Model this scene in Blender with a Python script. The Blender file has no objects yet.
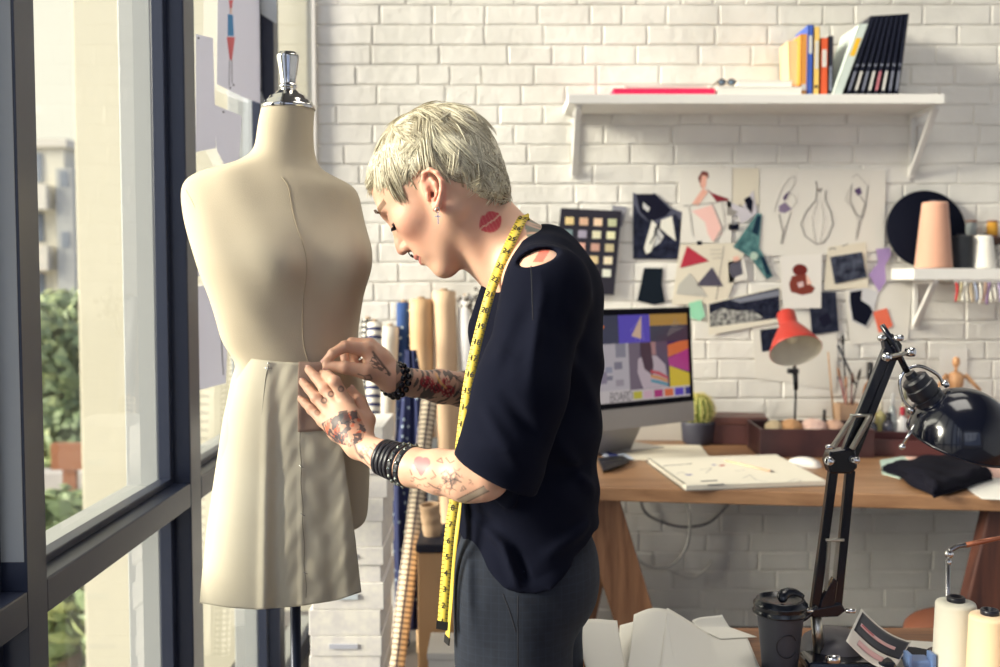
import bpy, bmesh, math, random
import numpy as np
from mathutils import Vector, Matrix
random.seed(7); RNG = np.random.default_rng(7)
scene = bpy.context.scene
COL = scene.collection
PI = math.pi
R = math.radians

# ------------------------------------------------------------------ camera
FP = 1035.0; EYE = 1.37; PITCH = math.atan(55.5/FP)
cam_d = bpy.data.cameras.new('camera'); cam = bpy.data.objects.new('camera', cam_d); COL.objects.link(cam)
cam.location = (0, 0, EYE); cam.rotation_euler = (PI/2 - PITCH, 0, 0)
cam_d.sensor_width = 36.0; cam_d.lens = 36.0*FP/1000.0; cam_d.clip_start = 0.05; cam_d.clip_end = 300
cam_d.dof.use_dof = True; cam_d.dof.focus_distance = 1.66; cam_d.dof.aperture_fstop = 4.0
scene.camera = cam

# ------------------------------------------------------------------ colour management
vs = scene.view_settings
scene.display_settings.display_device = 'sRGB'
vs.view_transform = 'Standard'; vs.look = 'None'; vs.gamma = 1.0; vs.use_curve_mapping = False
vs.exposure = -0.05

def lin(c):
    c = c/255.0
    return c/12.92 if c <= 0.04045 else ((c+0.055)/1.055)**2.4
def rgb(r, g, b): return (lin(r), lin(g), lin(b), 1.0)

# ------------------------------------------------------------------ sky: cream over the street side, bluer behind and above
world = bpy.data.worlds.new('World'); scene.world = world; world.use_nodes = True
nt = world.node_tree; nt.nodes.clear()
wo = nt.nodes.new('ShaderNodeOutputWorld'); bg = nt.nodes.new('ShaderNodeBackground')
tc = nt.nodes.new('ShaderNodeTexCoord'); sp = nt.nodes.new('ShaderNodeSeparateXYZ')
ma = nt.nodes.new('ShaderNodeMath'); ma.operation = 'MULTIPLY_ADD'; ma.inputs[1].default_value = -0.9; ma.inputs[2].default_value = 0.45
mb = nt.nodes.new('ShaderNodeMath'); mb.operation = 'MULTIPLY_ADD'; mb.inputs[1].default_value = 0.9
cr = nt.nodes.new('ShaderNodeValToRGB')
cr.color_ramp.elements[0].position = 0.0; cr.color_ramp.elements[0].color = (0.50, 0.60, 0.92, 1)
cr.color_ramp.elements[1].position = 1.0; cr.color_ramp.elements[1].color = (1.0, 0.965, 0.80, 1)
nt.links.new(tc.outputs['Generated'], sp.inputs[0]); nt.links.new(sp.outputs['X'], ma.inputs[0])
nt.links.new(sp.outputs['Y'], mb.inputs[0]); nt.links.new(ma.outputs[0], mb.inputs[2])
nt.links.new(mb.outputs[0], cr.inputs[0]); nt.links.new(cr.outputs[0], bg.inputs[0])
bg.inputs[1].default_value = 1.1; nt.links.new(bg.outputs[0], wo.inputs[0])

# ------------------------------------------------------------------ the sun through hazy cloud (very wide), from the window side behind the camera
def sun(name, frm, strength, angle, color):
    l = bpy.data.lights.new(name, 'SUN'); l.energy = strength; l.angle = R(angle); l.color = color
    o = bpy.data.objects.new(name, l); COL.objects.link(o)
    o.rotation_euler = Vector(frm).to_track_quat('Z', 'Y').to_euler(); o.location = (-6, -6, 6)
    return o
sun('sun', (-0.92, -0.29, 0.32), 7.2, 20, (1.0, 0.93, 0.78))
sun('sky_glow', (-0.97, -0.05, 0.25), 4.0, 50, (1.0, 0.95, 0.82))
sun('rear_window_glow', (-0.15, -1.0, 0.42), 0.45, 40, (0.96, 0.97, 1.0))

def fill_lamp(loc, size, power):  # unseen fill lamps, added to brighten the tables and papers
    l = bpy.data.lights.new('ceiling_lamp', 'AREA'); l.shape = 'SQUARE'; l.size = size; l.energy = power; l.color = (1.0, 0.95, 0.86)
    o = bpy.data.objects.new('ceiling_lamp', l); COL.objects.link(o); o.location = loc
fill_lamp((0.75, 1.7, 3.38), 1.1, 24); fill_lamp((1.2, 3.1, 3.38), 0.8, 5)
# ------------------------------------------------------------------ pixel measured points: a ray of the photo met with the plane at depth Y
def P(px, py, Y):
    a = (px-500.0)/FP; b = -(py-333.5)/FP
    cp, s_ = math.cos(PITCH), math.sin(PITCH)
    dy = cp + b*s_; dz = -s_ + b*cp; t = Y/dy
    return Vector((a*t, Y, EYE + dz*t))
def PZ(px, py, z):                     # the same ray met with the level z
    a = (px-500.0)/FP; b = -(py-333.5)/FP
    cp, s_ = math.cos(PITCH), math.sin(PITCH)
    dy = cp + b*s_; dz = -s_ + b*cp; t = (z-EYE)/dz
    return Vector((a*t, dy*t, z))
def PX(px, py, x):                     # met with the plane at x
    a = (px-500.0)/FP; b = -(py-333.5)/FP
    cp, s_ = math.cos(PITCH), math.sin(PITCH)
    dy = cp + b*s_; dz = -s_ + b*cp; t = x/a
    return Vector((x, dy*t, EYE+dz*t))
def M_PX(Y): return Y/FP               # metres per pixel at depth Y

# ------------------------------------------------------------------ materials
MATS = {}
def mat(name, col, rough=0.6, metal=0.0, noise=None, bump=None, spec=0.5, emit=None, coat=0.0, sheen=0.0, alpha=None, sss=0.0, trans=0.0):
    """noise=(scale, other colour, amount) mottles the colour; bump=(scale, strength[, stretch])"""
    if name in MATS: return MATS[name]
    m = bpy.data.materials.new(name); m.use_nodes = True
    t = m.node_tree; b = t.nodes['Principled BSDF']
    b.inputs['Base Color'].default_value = rgb(*col); b.inputs['Roughness'].default_value = rough
    b.inputs['Metallic'].default_value = metal; b.inputs['Specular IOR Level'].default_value = spec
    b.inputs['Coat Weight'].default_value = coat; b.inputs['Sheen Weight'].default_value = sheen
    if sss:
        b.inputs['Subsurface Weight'].default_value = sss; b.inputs['Subsurface Scale'].default_value = 0.006
        b.inputs['Subsurface Radius'].default_value = (1.0, 0.35, 0.2)
    if trans: b.inputs['Transmission Weight'].default_value = trans
    if alpha is not None: b.inputs['Alpha'].default_value = alpha
    if emit:
        b.inputs['Emission Color'].default_value = rgb(*emit[0]); b.inputs['Emission Strength'].default_value = emit[1]
    co = t.nodes.new('ShaderNodeTexCoord')
    if noise:
        n = t.nodes.new('ShaderNodeTexNoise'); n.inputs['Scale'].default_value = noise[0]; n.inputs['Detail'].default_value = 5
        r = t.nodes.new('ShaderNodeMapRange'); r.inputs[1].default_value = 0.35; r.inputs[2].default_value = 0.65; r.inputs[4].default_value = noise[2]
        mx = t.nodes.new('ShaderNodeMix'); mx.data_type = 'RGBA'
        mx.inputs[6].default_value = rgb(*col); mx.inputs[7].default_value = rgb(*noise[1])
        t.links.new(co.outputs['Object'], n.inputs['Vector']); t.links.new(n.outputs[0], r.inputs[0]); t.links.new(r.outputs[0], mx.inputs[0])
        t.links.new(mx.outputs[2], b.inputs['Base Color'])
    if bump:
        n = t.nodes.new('ShaderNodeTexNoise'); n.inputs['Scale'].default_value = bump[0]; n.inputs['Detail'].default_value = 4
        bp = t.nodes.new('ShaderNodeBump'); bp.inputs['Strength'].default_value = bump[1]; bp.inputs['Distance'].default_value = 0.002
        if len(bump) > 2:
            mp = t.nodes.new('ShaderNodeMapping'); mp.inputs['Scale'].default_value = bump[2]
            t.links.new(co.outputs['Object'], mp.inputs[0]); t.links.new(mp.outputs[0], n.inputs['Vector'])
        else: t.links.new(co.outputs['Object'], n.inputs['Vector'])
        t.links.new(n.outputs[0], bp.inputs['Height']); t.links.new(bp.outputs[0], b.inputs['Normal'])
    MATS[name] = m
    return m

def wood(name, c1, c2, rough=0.45, axis='X', scale=1.0):
    if name in MATS: return MATS[name]
    m = bpy.data.materials.new(name); m.use_nodes = True; t = m.node_tree; b = t.nodes['Principled BSDF']
    co = t.nodes.new('ShaderNodeTexCoord'); mp = t.nodes.new('ShaderNodeMapping')
    s = {'X': (1.2, 14, 14), 'Y': (14, 1.2, 14), 'Z': (14, 14, 1.2)}[axis]
    mp.inputs['Scale'].default_value = [k*scale for k in s]
    n = t.nodes.new('ShaderNodeTexNoise'); n.inputs['Scale'].default_value = 2.2; n.inputs['Detail'].default_value = 8; n.inputs['Distortion'].default_value = 0.8
    n2 = t.nodes.new('ShaderNodeTexNoise'); n2.inputs['Scale'].default_value = 9; n2.inputs['Detail'].default_value = 6
    r = t.nodes.new('ShaderNodeValToRGB')
    r.color_ramp.elements[0].position = 0.3; r.color_ramp.elements[0].color = rgb(*c2)
    r.color_ramp.elements[1].position = 0.68; r.color_ramp.elements[1].color = rgb(*c1)
    ad = t.nodes.new('ShaderNodeMath'); ad.operation = 'MULTIPLY_ADD'; ad.inputs[1].default_value = 0.3
    sb = t.nodes.new('ShaderNodeMath'); sb.operation = 'SUBTRACT'; sb.inputs[1].default_value = 0.15
    t.links.new(co.outputs['Object'], mp.inputs[0]); t.links.new(mp.outputs[0], n.inputs[0]); t.links.new(mp.outputs[0], n2.inputs[0])
    t.links.new(n2.outputs[0], ad.inputs[0]); t.links.new(n.outputs[0], ad.inputs[2]); t.links.new(ad.outputs[0], sb.inputs[0])
    t.links.new(sb.outputs[0], r.inputs[0]); t.links.new(r.outputs[0], b.inputs['Base Color'])
    b.inputs['Roughness'].default_value = rough
    bp = t.nodes.new('ShaderNodeBump'); bp.inputs['Strength'].default_value = 0.15; bp.inputs['Distance'].default_value = 0.001
    t.links.new(n2.outputs[0], bp.inputs['Height']); t.links.new(bp.outputs[0], b.inputs['Normal'])
    MATS[name] = m
    return m

def nodes_mat(name):
    m = bpy.data.materials.new(name); m.use_nodes = True; MATS[name] = m
    return m, m.node_tree, m.node_tree.nodes['Principled BSDF']

# ------------------------------------------------------------------ scene graph helpers
def wloc(o):
    v = Vector((0, 0, 0))
    while o is not None: v = v + o.location; o = o.parent
    return v
def tag(o, label=None, cat=None, group=None, kind=None):
    if label: o['label'] = label
    if cat: o['category'] = cat
    if group: o['group'] = group
    if kind: o['kind'] = kind
    return o
def thing(name, loc, label, cat, group=None):
    o = bpy.data.objects.new(name, None); COL.objects.link(o); o.location = loc; o.empty_display_size = 0.05
    return tag(o, label, cat, group)
def children(o): return [c for c in bpy.data.objects if c.parent == o]
def copy_tree(o, parent=None):
    c = o.copy(); COL.objects.link(c); c.parent = parent
    for ch in children(o): copy_tree(ch, c)
    return c

class MB:
    """collects shapes (world coordinates) and links them as one mesh object"""
    def __init__(s): s.v = []; s.f = []; s.m = []; s.sm = []
    def add(s, vs_, fs, mi=0, smooth=False):
        n = len(s.v); s.v += [Vector(v) for v in vs_]
        for f in fs: s.f.append([i+n for i in f]); s.m.append(mi); s.sm.append(smooth)
        return s
    def box(s, a, b, mi=0, rot=None, piv=None):
        x0, y0, z0 = a; x1, y1, z1 = b
        V = [Vector(p) for p in ((x0,y0,z0),(x1,y0,z0),(x1,y1,z0),(x0,y1,z0),(x0,y0,z1),(x1,y0,z1),(x1,y1,z1),(x0,y1,z1))]
        if rot is not None:
            pv = Vector(piv) if piv is not None else (Vector(a)+Vector(b))/2
            V = [rot @ (v-pv) + pv for v in V]
        return s.add(V, [(0,3,2,1),(4,5,6,7),(0,1,5,4),(1,2,6,5),(2,3,7,6),(3,0,4,7)], mi)
    def obox(s, c, ax, ay, az, mi=0):          # centre and three half-axis vectors
        c, ax, ay, az = map(Vector, (c, ax, ay, az))
        V = [c+ax*i+ay*j+az*k for k in (-1,1) for j in (-1,1) for i in (-1,1)]
        return s.add(V, [(0,2,3,1),(4,5,7,6),(0,1,5,4),(1,3,7,5),(3,2,6,7),(2,0,4,6)], mi)
    def bar(s, p, q, w, h, up=(0,0,1), mi=0):  # rectangular bar p to q
        p, q = Vector(p), Vector(q); d = (q-p); L = d.length; d.normalize(); u = Vector(up)
        sx = d.cross(u)
        if sx.length < 1e-4: sx = d.cross(Vector((0,1,0)))
        sx.normalize(); u = sx.cross(d)
        return s.obox((p+q)/2, d*(L/2), sx*(w/2), u*(h/2), mi)
    def prism(s, pts, off, mi=0):              # planar polygon extruded by a vector
        off = Vector(off); n = len(pts); V = [Vector(p) for p in pts] + [Vector(p)+off for p in pts]
        F = [list(range(n))[::-1], list(range(n, 2*n))] + [(i, (i+1) % n, (i+1) % n+n, i+n) for i in range(n)]
        return s.add(V, F, mi)
    def tube(s, path, r, seg=10, mi=0, cap=True, flat=1.0):
        path = [Vector(p) for p in path]; n = len(path)
        rr = r if isinstance(r, (list, tuple, np.ndarray)) else [r]*n
        V = []; F = []; prev = None
        for i, p in enumerate(path):
            d = (path[min(i+1, n-1)]-path[max(i-1, 0)]).normalized()
            if prev is None:
                a = Vector((0,0,1)) if abs(d.z) < 0.9 else Vector((1,0,0)); nx = d.cross(a).normalized()
            else: nx = (prev - d*prev.dot(d)).normalized()
            prev = nx; ny = d.cross(nx)
            for k in range(seg):
                t = 2*PI*k/seg; V.append(p + nx*math.cos(t)*rr[i] + ny*math.sin(t)*rr[i]*flat)
        for i in range(n-1):
            for k in range(seg):
                a = i*seg+k; b = i*seg+(k+1) % seg; F.append((a, b, b+seg, a+seg))
        if cap: F.append(list(range(seg))[::-1]); F.append(list(range((n-1)*seg, n*seg)))
        return s.add(V, F, mi, True)
    def lathe(s, prof, c=(0,0,0), axis=(0,0,1), seg=32, mi=0, cap=True, smooth=True):
        """prof = [(r, h)...] along axis from c"""
        c = Vector(c); ax = Vector(axis).normalized(); q = Vector((0,0,1)).rotation_difference(ax)
        V = []; F = []; n = len(prof)
        for (r, h) in prof:
            for k in range(seg):
                t = 2*PI*k/seg; V.append(c + q @ Vector((r*math.cos(t), r*math.sin(t), h)))
        for i in range(n-1):
            for k in range(seg):
                a = i*seg+k; b = i*seg+(k+1) % seg; F.append((a, b, b+seg, a+seg))
        if cap:
            F.append(list(range(seg))[::-1]); F.append(list(range((n-1)*seg, n*seg)))
        return s.add(V, F, mi, smooth)
    def sphere(s, c, r, seg=16, rings=10, mi=0, q=None):
        rx, ry, rz = r if isinstance(r, (tuple, list)) else (r, r, r); c = Vector(c); V = []; F = []
        for i in range(rings+1):
            ph = PI*i/rings
            for k in range(seg):
                t = 2*PI*k/seg; v = Vector((rx*math.sin(ph)*math.cos(t), ry*math.sin(ph)*math.sin(t), -rz*math.cos(ph)))
                V.append(c + (q @ v if q is not None else v))
        for i in range(rings):
            for k in range(seg):
                a = i*seg+k; b = i*seg+(k+1) % seg; F.append((a, b, b+seg, a+seg))
        return s.add(V, F, mi, True)
    def grid(s, fn, nu, nv, thick=0.0, mi=0, smooth=True, closed_u=False):
        """sheet through fn(u, v) with a real thickness along its normals"""
        pts = np.array([[fn(i/(nu-1) if not closed_u else i/nu, j/(nv-1)) for j in range(nv)] for i in range(nu)], dtype=float)
        mu = nu if closed_u else nu-1
        idx = lambda i, j: (i % nu)*nv+j
        V = [Vector(p) for p in pts.reshape(-1, 3)]
        F = [(idx(i,j), idx(i+1,j), idx(i+1,j+1), idx(i,j+1)) for i in range(mu) for j in range(nv-1)]
        if thick:
            if closed_u:
                du = np.roll(pts, -1, 0)-np.roll(pts, 1, 0)
            else: du = np.gradient(pts, axis=0)
            dv = np.gradient(pts, axis=1)
            nn = np.cross(du, dv); nn /= (np.linalg.norm(nn, axis=2, keepdims=True)+1e-12)
            back = pts - nn*thick; n0 = len(V); V += [Vector(p) for p in back.reshape(-1, 3)]
            F += [tuple(k+n0 for k in f[::-1]) for f in F]
            for i in range(mu):
                F.append((idx(i+1,0), idx(i,0), idx(i,0)+n0, idx(i+1,0)+n0))
                F.append((idx(i,nv-1), idx(i+1,nv-1), idx(i+1,nv-1)+n0, idx(i,nv-1)+n0))
            if not closed_u:
                for j in range(nv-1):
                    F.append((idx(0,j), idx(0,j+1), idx(0,j+1)+n0, idx(0,j)+n0))
                    F.append((idx(nu-1,j+1), idx(nu-1,j), idx(nu-1,j)+n0, idx(nu-1,j+1)+n0))
        return s.add(V, F, mi, smooth)
    def build(s, name, mats, parent=None, bevel=0.0, org=None, smooth=None, split=None):
        me = bpy.data.meshes.new(name)
        A = np.array([tuple(v) for v in s.v])
        if parent is not None: o0 = wloc(parent)
        elif org is not None: o0 = Vector(org)
        else: o0 = Vector(((A[:,0].min()+A[:,0].max())/2, (A[:,1].min()+A[:,1].max())/2, A[:,2].min()))
        A = A - np.array(tuple(o0))
        me.from_pydata([tuple(v) for v in A], [], s.f)
        if not isinstance(mats, (list, tuple)): mats = [mats]
        for m in mats: me.materials.append(m)
        me.polygons.foreach_set('material_index', s.m)
        me.polygons.foreach_set('use_smooth', [smooth if smooth is not None else k for k in s.sm]); me.update()
        o = bpy.data.objects.new(name, me); COL.objects.link(o)
        if parent is not None: o.parent = parent
        else: o.location = o0
        if bevel:
            md = o.modifiers.new('bevel', 'BEVEL'); md.width = bevel; md.segments = 2; md.limit_method = 'ANGLE'; md.angle_limit = R(40)
        return o
def struct(name, mb, mats, bevel=0.0):
    o = mb.build(name, mats, bevel=bevel); o['kind'] = 'structure'; return o

def spline(pts, n):
    """Catmull-Rom through pts, n samples"""
    p = np.array([tuple(q) for q in pts], float); m = len(p)
    out = []
    for t in np.linspace(0, m-1, n):
        i = min(int(t), m-2); u = t-i
        a = p[max(i-1,0)]; b = p[i]; c = p[i+1]; d = p[min(i+2, m-1)]
        out.append(0.5*((2*b)+(-a+c)*u+(2*a-5*b+4*c-d)*u*u+(-a+3*b-3*c+d)*u**3))
    return [Vector(q) for q in out]

# ------------------------------------------------------------------ signed-distance modelling of soft bodies
class SDF:
    def __init__(s, lo, hi, h):
        s.lo = np.array(lo, float); s.h = h
        n = np.ceil((np.array(hi)-s.lo)/h).astype(int)+1
        s.ax = [s.lo[k]+h*np.arange(n[k]) for k in range(3)]
        s.d = np.full(tuple(n), 0.08, np.float32)
    def sub(s, lo, hi):
        i0 = [max(0, int((lo[k]-s.lo[k])/s.h)) for k in range(3)]
        i1 = [min(s.d.shape[k], int((hi[k]-s.lo[k])/s.h)+2) for k in range(3)]
        if any(i1[k] <= i0[k] for k in range(3)): return None
        sl = tuple(slice(i0[k], i1[k]) for k in range(3))
        X = s.ax[0][sl[0]][:,None,None]; Y = s.ax[1][sl[1]][None,:,None]; Z = s.ax[2][sl[2]][None,None,:]
        return sl, X, Y, Z
    def comb(s, sl, e, k, mode='u'):
        d = s.d[sl]
        if mode == 'u':
            if k > 0:
                hh = np.maximum(k-np.abs(d-e), 0)/k; s.d[sl] = np.minimum(d, e)-hh*hh*k*0.25
            else: s.d[sl] = np.minimum(d, e)
        else:
            e = -e
            if k > 0:
                hh = np.maximum(k-np.abs(d-e), 0)/k; s.d[sl] = np.maximum(d, e)+hh*hh*k*0.25
            else: s.d[sl] = np.maximum(d, e)
    def cap(s, a, b, ra, rb=None, k=0.01, mode='u'):
        rb = ra if rb is None else rb
        a = np.array(tuple(a), float); b = np.array(tuple(b), float); pad = max(ra, rb)+k+4*s.h+0.004
        r_ = s.sub(np.minimum(a, b)-pad, np.maximum(a, b)+pad)
        if r_ is None: return s
        sl, X, Y, Z = r_; ab = b-a; L = max((ab**2).sum(), 1e-12)
        px, py, pz = X-a[0], Y-a[1], Z-a[2]
        t = np.clip((px*ab[0]+py*ab[1]+pz*ab[2])/L, 0, 1)
        e = np.sqrt((px-t*ab[0])**2+(py-t*ab[1])**2+(pz-t*ab[2])**2)-(ra+(rb-ra)*t)
        s.comb(sl, e, k, mode); return s
    def chain(s, pts, rs, k=0.01, mode='u'):
        for i in range(len(pts)-1): s.cap(pts[i], pts[i+1], rs[i], rs[i+1], k, mode)
        return s
    def ell(s, c, r, M=None, k=0.01, mode='u'):
        """ellipsoid; M rows = its three local axes"""
        c = np.array(tuple(c), float); pad = max(r)+k+4*s.h+0.004
        r_ = s.sub(c-pad, c+pad)
        if r_ is None: return s
        sl, X, Y, Z = r_; px, py, pz = X-c[0], Y-c[1], Z-c[2]
        M = np.eye(3) if M is None else np.array(M, float)
        q = [M[i,0]*px+M[i,1]*py+M[i,2]*pz for i in range(3)]
        k0 = np.sqrt((q[0]/r[0])**2+(q[1]/r[1])**2+(q[2]/r[2])**2)
        k1 = np.sqrt((q[0]/r[0]**2)**2+(q[1]/r[1]**2)**2+(q[2]/r[2]**2)**2)+1e-9
        s.comb(sl, (k0*(k0-1)/k1), k, mode); return s
    def rbox(s, c, hs, M, r=0.004, k=0.0, mode='u'):
        c = np.array(tuple(c), float); pad = float(np.linalg.norm(hs))+k+4*s.h
        r_ = s.sub(c-pad, c+pad)
        if r_ is None: return s
        sl, X, Y, Z = r_; px, py, pz = X-c[0], Y-c[1], Z-c[2]; M = np.array(M, float)
        q = [np.abs(M[i,0]*px+M[i,1]*py+M[i,2]*pz)-(hs[i]-r) for i in range(3)]
        e = np.sqrt(sum(np.maximum(t, 0)**2 for t in q))+np.minimum(np.maximum(np.maximum(q[0], q[1]), q[2]), 0)-r
        s.comb(sl, e, k, mode); return s
    def field(s, fn):
        X = s.ax[0][:,None,None]; Y = s.ax[1][None,:,None]; Z = s.ax[2][None,None,:]
        s.d = (s.d + fn(X, Y, Z)).astype(np.float32); return s
    def mesh(s):
        d = s.d; ins = d < 0; c = ins.astype(np.int8)
        tot = sum(c[i:c.shape[0]-1+i, j:c.shape[1]-1+j, k:c.shape[2]-1+k] for i in (0,1) for j in (0,1) for k in (0,1))
        cells = np.argwhere((tot > 0) & (tot < 8)); N = len(cells)
        idx = np.full(tot.shape, -1, np.int32); idx[tuple(cells.T)] = np.arange(N)
        acc = np.zeros((N, 3)); cnt = np.zeros(N)
        cor = [(i,j,k) for i in (0,1) for j in (0,1) for k in (0,1)]
        val = {q: d[cells[:,0]+q[0], cells[:,1]+q[1], cells[:,2]+q[2]].astype(float) for q in cor}
        for p in cor:
            for a in range(3):
                if p[a] == 0:
                    q = tuple(p[i]+(1 if i == a else 0) for i in range(3)); A, B = val[p], val[q]
                    m = (A < 0) != (B < 0); t = A[m]/(A[m]-B[m]); pos = np.tile(np.array(p, float), (m.sum(), 1)); pos[:,a] += t
                    acc[m] += pos; cnt[m] += 1
        V = s.lo+s.h*(cells+acc/cnt[:,None]); F = []
        for a in range(3):
            sa = [slice(None)]*3; sb = [slice(None)]*3; sa[a] = slice(0, -1); sb[a] = slice(1, None)
            A = ins[tuple(sa)]; B = ins[tuple(sb)]; e = np.argwhere(A != B); flip = A[tuple(e.T)]
            b_, c_ = [(1,2),(2,0),(0,1)][a]; q = []
            ok = (e[:,b_] > 0) & (e[:,c_] > 0) & (e[:,b_] < tot.shape[b_]) & (e[:,c_] < tot.shape[c_]); e = e[ok]; flip = flip[ok]
            for (db, dc) in ((-1,-1),(0,-1),(0,0),(-1,0)):
                r_ = e.copy(); r_[:,b_] += db; r_[:,c_] += dc; q.append(idx[tuple(r_.T)])
            Q = np.stack(q, 1); Q[~flip] = Q[~flip][:,::-1]; F.append(Q)
        return V, np.concatenate(F)
def smooth_verts(V, F, it=1, lam=0.5):
    for _ in range(it):
        acc = np.zeros_like(V); cnt = np.zeros(len(V))
        for a in range(4):
            b = (a+1) % 4
            np.add.at(acc, F[:,a], V[F[:,b]]); np.add.at(acc, F[:,b], V[F[:,a]]); np.add.at(cnt, F[:,a], 1); np.add.at(cnt, F[:,b], 1)
        V = V*(1-lam)+lam*acc/cnt[:,None]
    return V
def normals(V, F):
    n = np.cross(V[F[:,2]]-V[F[:,0]], V[F[:,3]]-V[F[:,1]]); N = np.zeros_like(V)
    for a in range(4): np.add.at(N, F[:,a], n)
    return N/(np.linalg.norm(N, axis=1, keepdims=True)+1e-12)
def mesh_np(name, V, F, mats, parent=None, color=None, org=None, midx=None):
    if parent is not None: o0 = np.array(tuple(wloc(parent)))
    elif org is not None: o0 = np.array(org, float)
    else: o0 = np.array([(V[:,0].min()+V[:,0].max())/2, (V[:,1].min()+V[:,1].max())/2, V[:,2].min()])
    W = (V-o0).astype(np.float32); me = bpy.data.meshes.new(name); n = len(F)
    me.vertices.add(len(W)); me.vertices.foreach_set('co', W.ravel())
    me.loops.add(4*n); me.loops.foreach_set('vertex_index', F.astype(np.int32).ravel())
    me.polygons.add(n); me.polygons.foreach_set('loop_start', np.arange(0, 4*n, 4, dtype=np.int32)); me.polygons.foreach_set('loop_total', np.full(n, 4, np.int32))
    if not isinstance(mats, (list, tuple)): mats = [mats]
    for m in mats: me.materials.append(m)
    if midx is not None: me.polygons.foreach_set('material_index', midx.astype(np.int32))
    me.polygons.foreach_set('use_smooth', np.ones(n, bool)); me.update(calc_edges=True); me.validate()
    if color is not None:
        ca = me.color_attributes.new('Col', 'FLOAT_COLOR', 'POINT'); C4 = np.ones((len(W), 4), np.float32); C4[:,:3] = color
        ca.data.foreach_set('color', C4.ravel())
    o = bpy.data.objects.new(name, me); COL.objects.link(o)
    if parent is not None: o.parent = parent
    else: o.location = o0
    return o
# ================================================================== THE ROOM
WX = -0.70; GX = -0.76                      # room side of the window posts, plane of the glass
frame_m = mat('window_frame_paint', (38, 44, 62), 0.38, bump=(60, 0.05))
alu_sheen_m = mat('window_outer_aluminium', (168, 170, 168), 0.5)
def glass_mat():
    m = bpy.data.materials.new('window_glass'); m.use_nodes = True; t = m.node_tree; t.nodes.clear()
    o = t.nodes.new('ShaderNodeOutputMaterial'); mx = t.nodes.new('ShaderNodeMixShader'); a = t.nodes.new('ShaderNodeBsdfTransparent'); g = t.nodes.new('ShaderNodeBsdfGlossy')
    g.inputs['Roughness'].default_value = 0.02; a.inputs[0].default_value = (0.985, 0.99, 0.975, 1)
    f = t.nodes.new('ShaderNodeFresnel'); f.inputs[0].default_value = 1.35
    ge = t.nodes.new('ShaderNodeNewGeometry'); iv = t.nodes.new('ShaderNodeMath'); iv.operation = 'SUBTRACT'; iv.inputs[0].default_value = 1.0
    mu = t.nodes.new('ShaderNodeMath'); mu.operation = 'MULTIPLY'; t.links.new(ge.outputs['Backfacing'], iv.inputs[1]); t.links.new(iv.outputs[0], mu.inputs[0]); t.links.new(f.outputs[0], mu.inputs[1])
    t.links.new(mu.outputs[0], mx.inputs[0]); t.links.new(a.outputs[0], mx.inputs[1]); t.links.new(g.outputs[0], mx.inputs[2]); t.links.new(mx.outputs[0], o.inputs[0])
    return m
glass_m = glass_mat()

def brick_material():
    m, t, b = nodes_mat('white_painted_brick')
    co = t.nodes.new('ShaderNodeTexCoord')
    n = t.nodes.new('ShaderNodeTexNoise'); n.inputs['Scale'].default_value = 22; n.inputs['Detail'].default_value = 8; n.inputs['Roughness'].default_value = 0.6
    n2 = t.nodes.new('ShaderNodeTexNoise'); n2.inputs['Scale'].default_value = 3.0; n2.inputs['Detail'].default_value = 3
    r = t.nodes.new('ShaderNodeValToRGB'); r.color_ramp.elements[0].position = 0.3; r.color_ramp.elements[0].color = rgb(214, 211, 204)
    r.color_ramp.elements[1].position = 0.65; r.color_ramp.elements[1].color = rgb(236, 233, 226)
    bp = t.nodes.new('ShaderNodeBump'); bp.inputs['Strength'].default_value = 0.8; bp.inputs['Distance'].default_value = 0.006
    for k in (n, n2): t.links.new(co.outputs['Object'], k.inputs[0])
    t.links.new(n2.outputs[0], r.inputs[0]); t.links.new(r.outputs[0], b.inputs['Base Color'])
    t.links.new(n.outputs[0], bp.inputs['Height']); t.links.new(bp.outputs[0], b.inputs['Normal'])
    b.inputs['Roughness'].default_value = 0.55
    return m
brick_m = brick_material()
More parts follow.
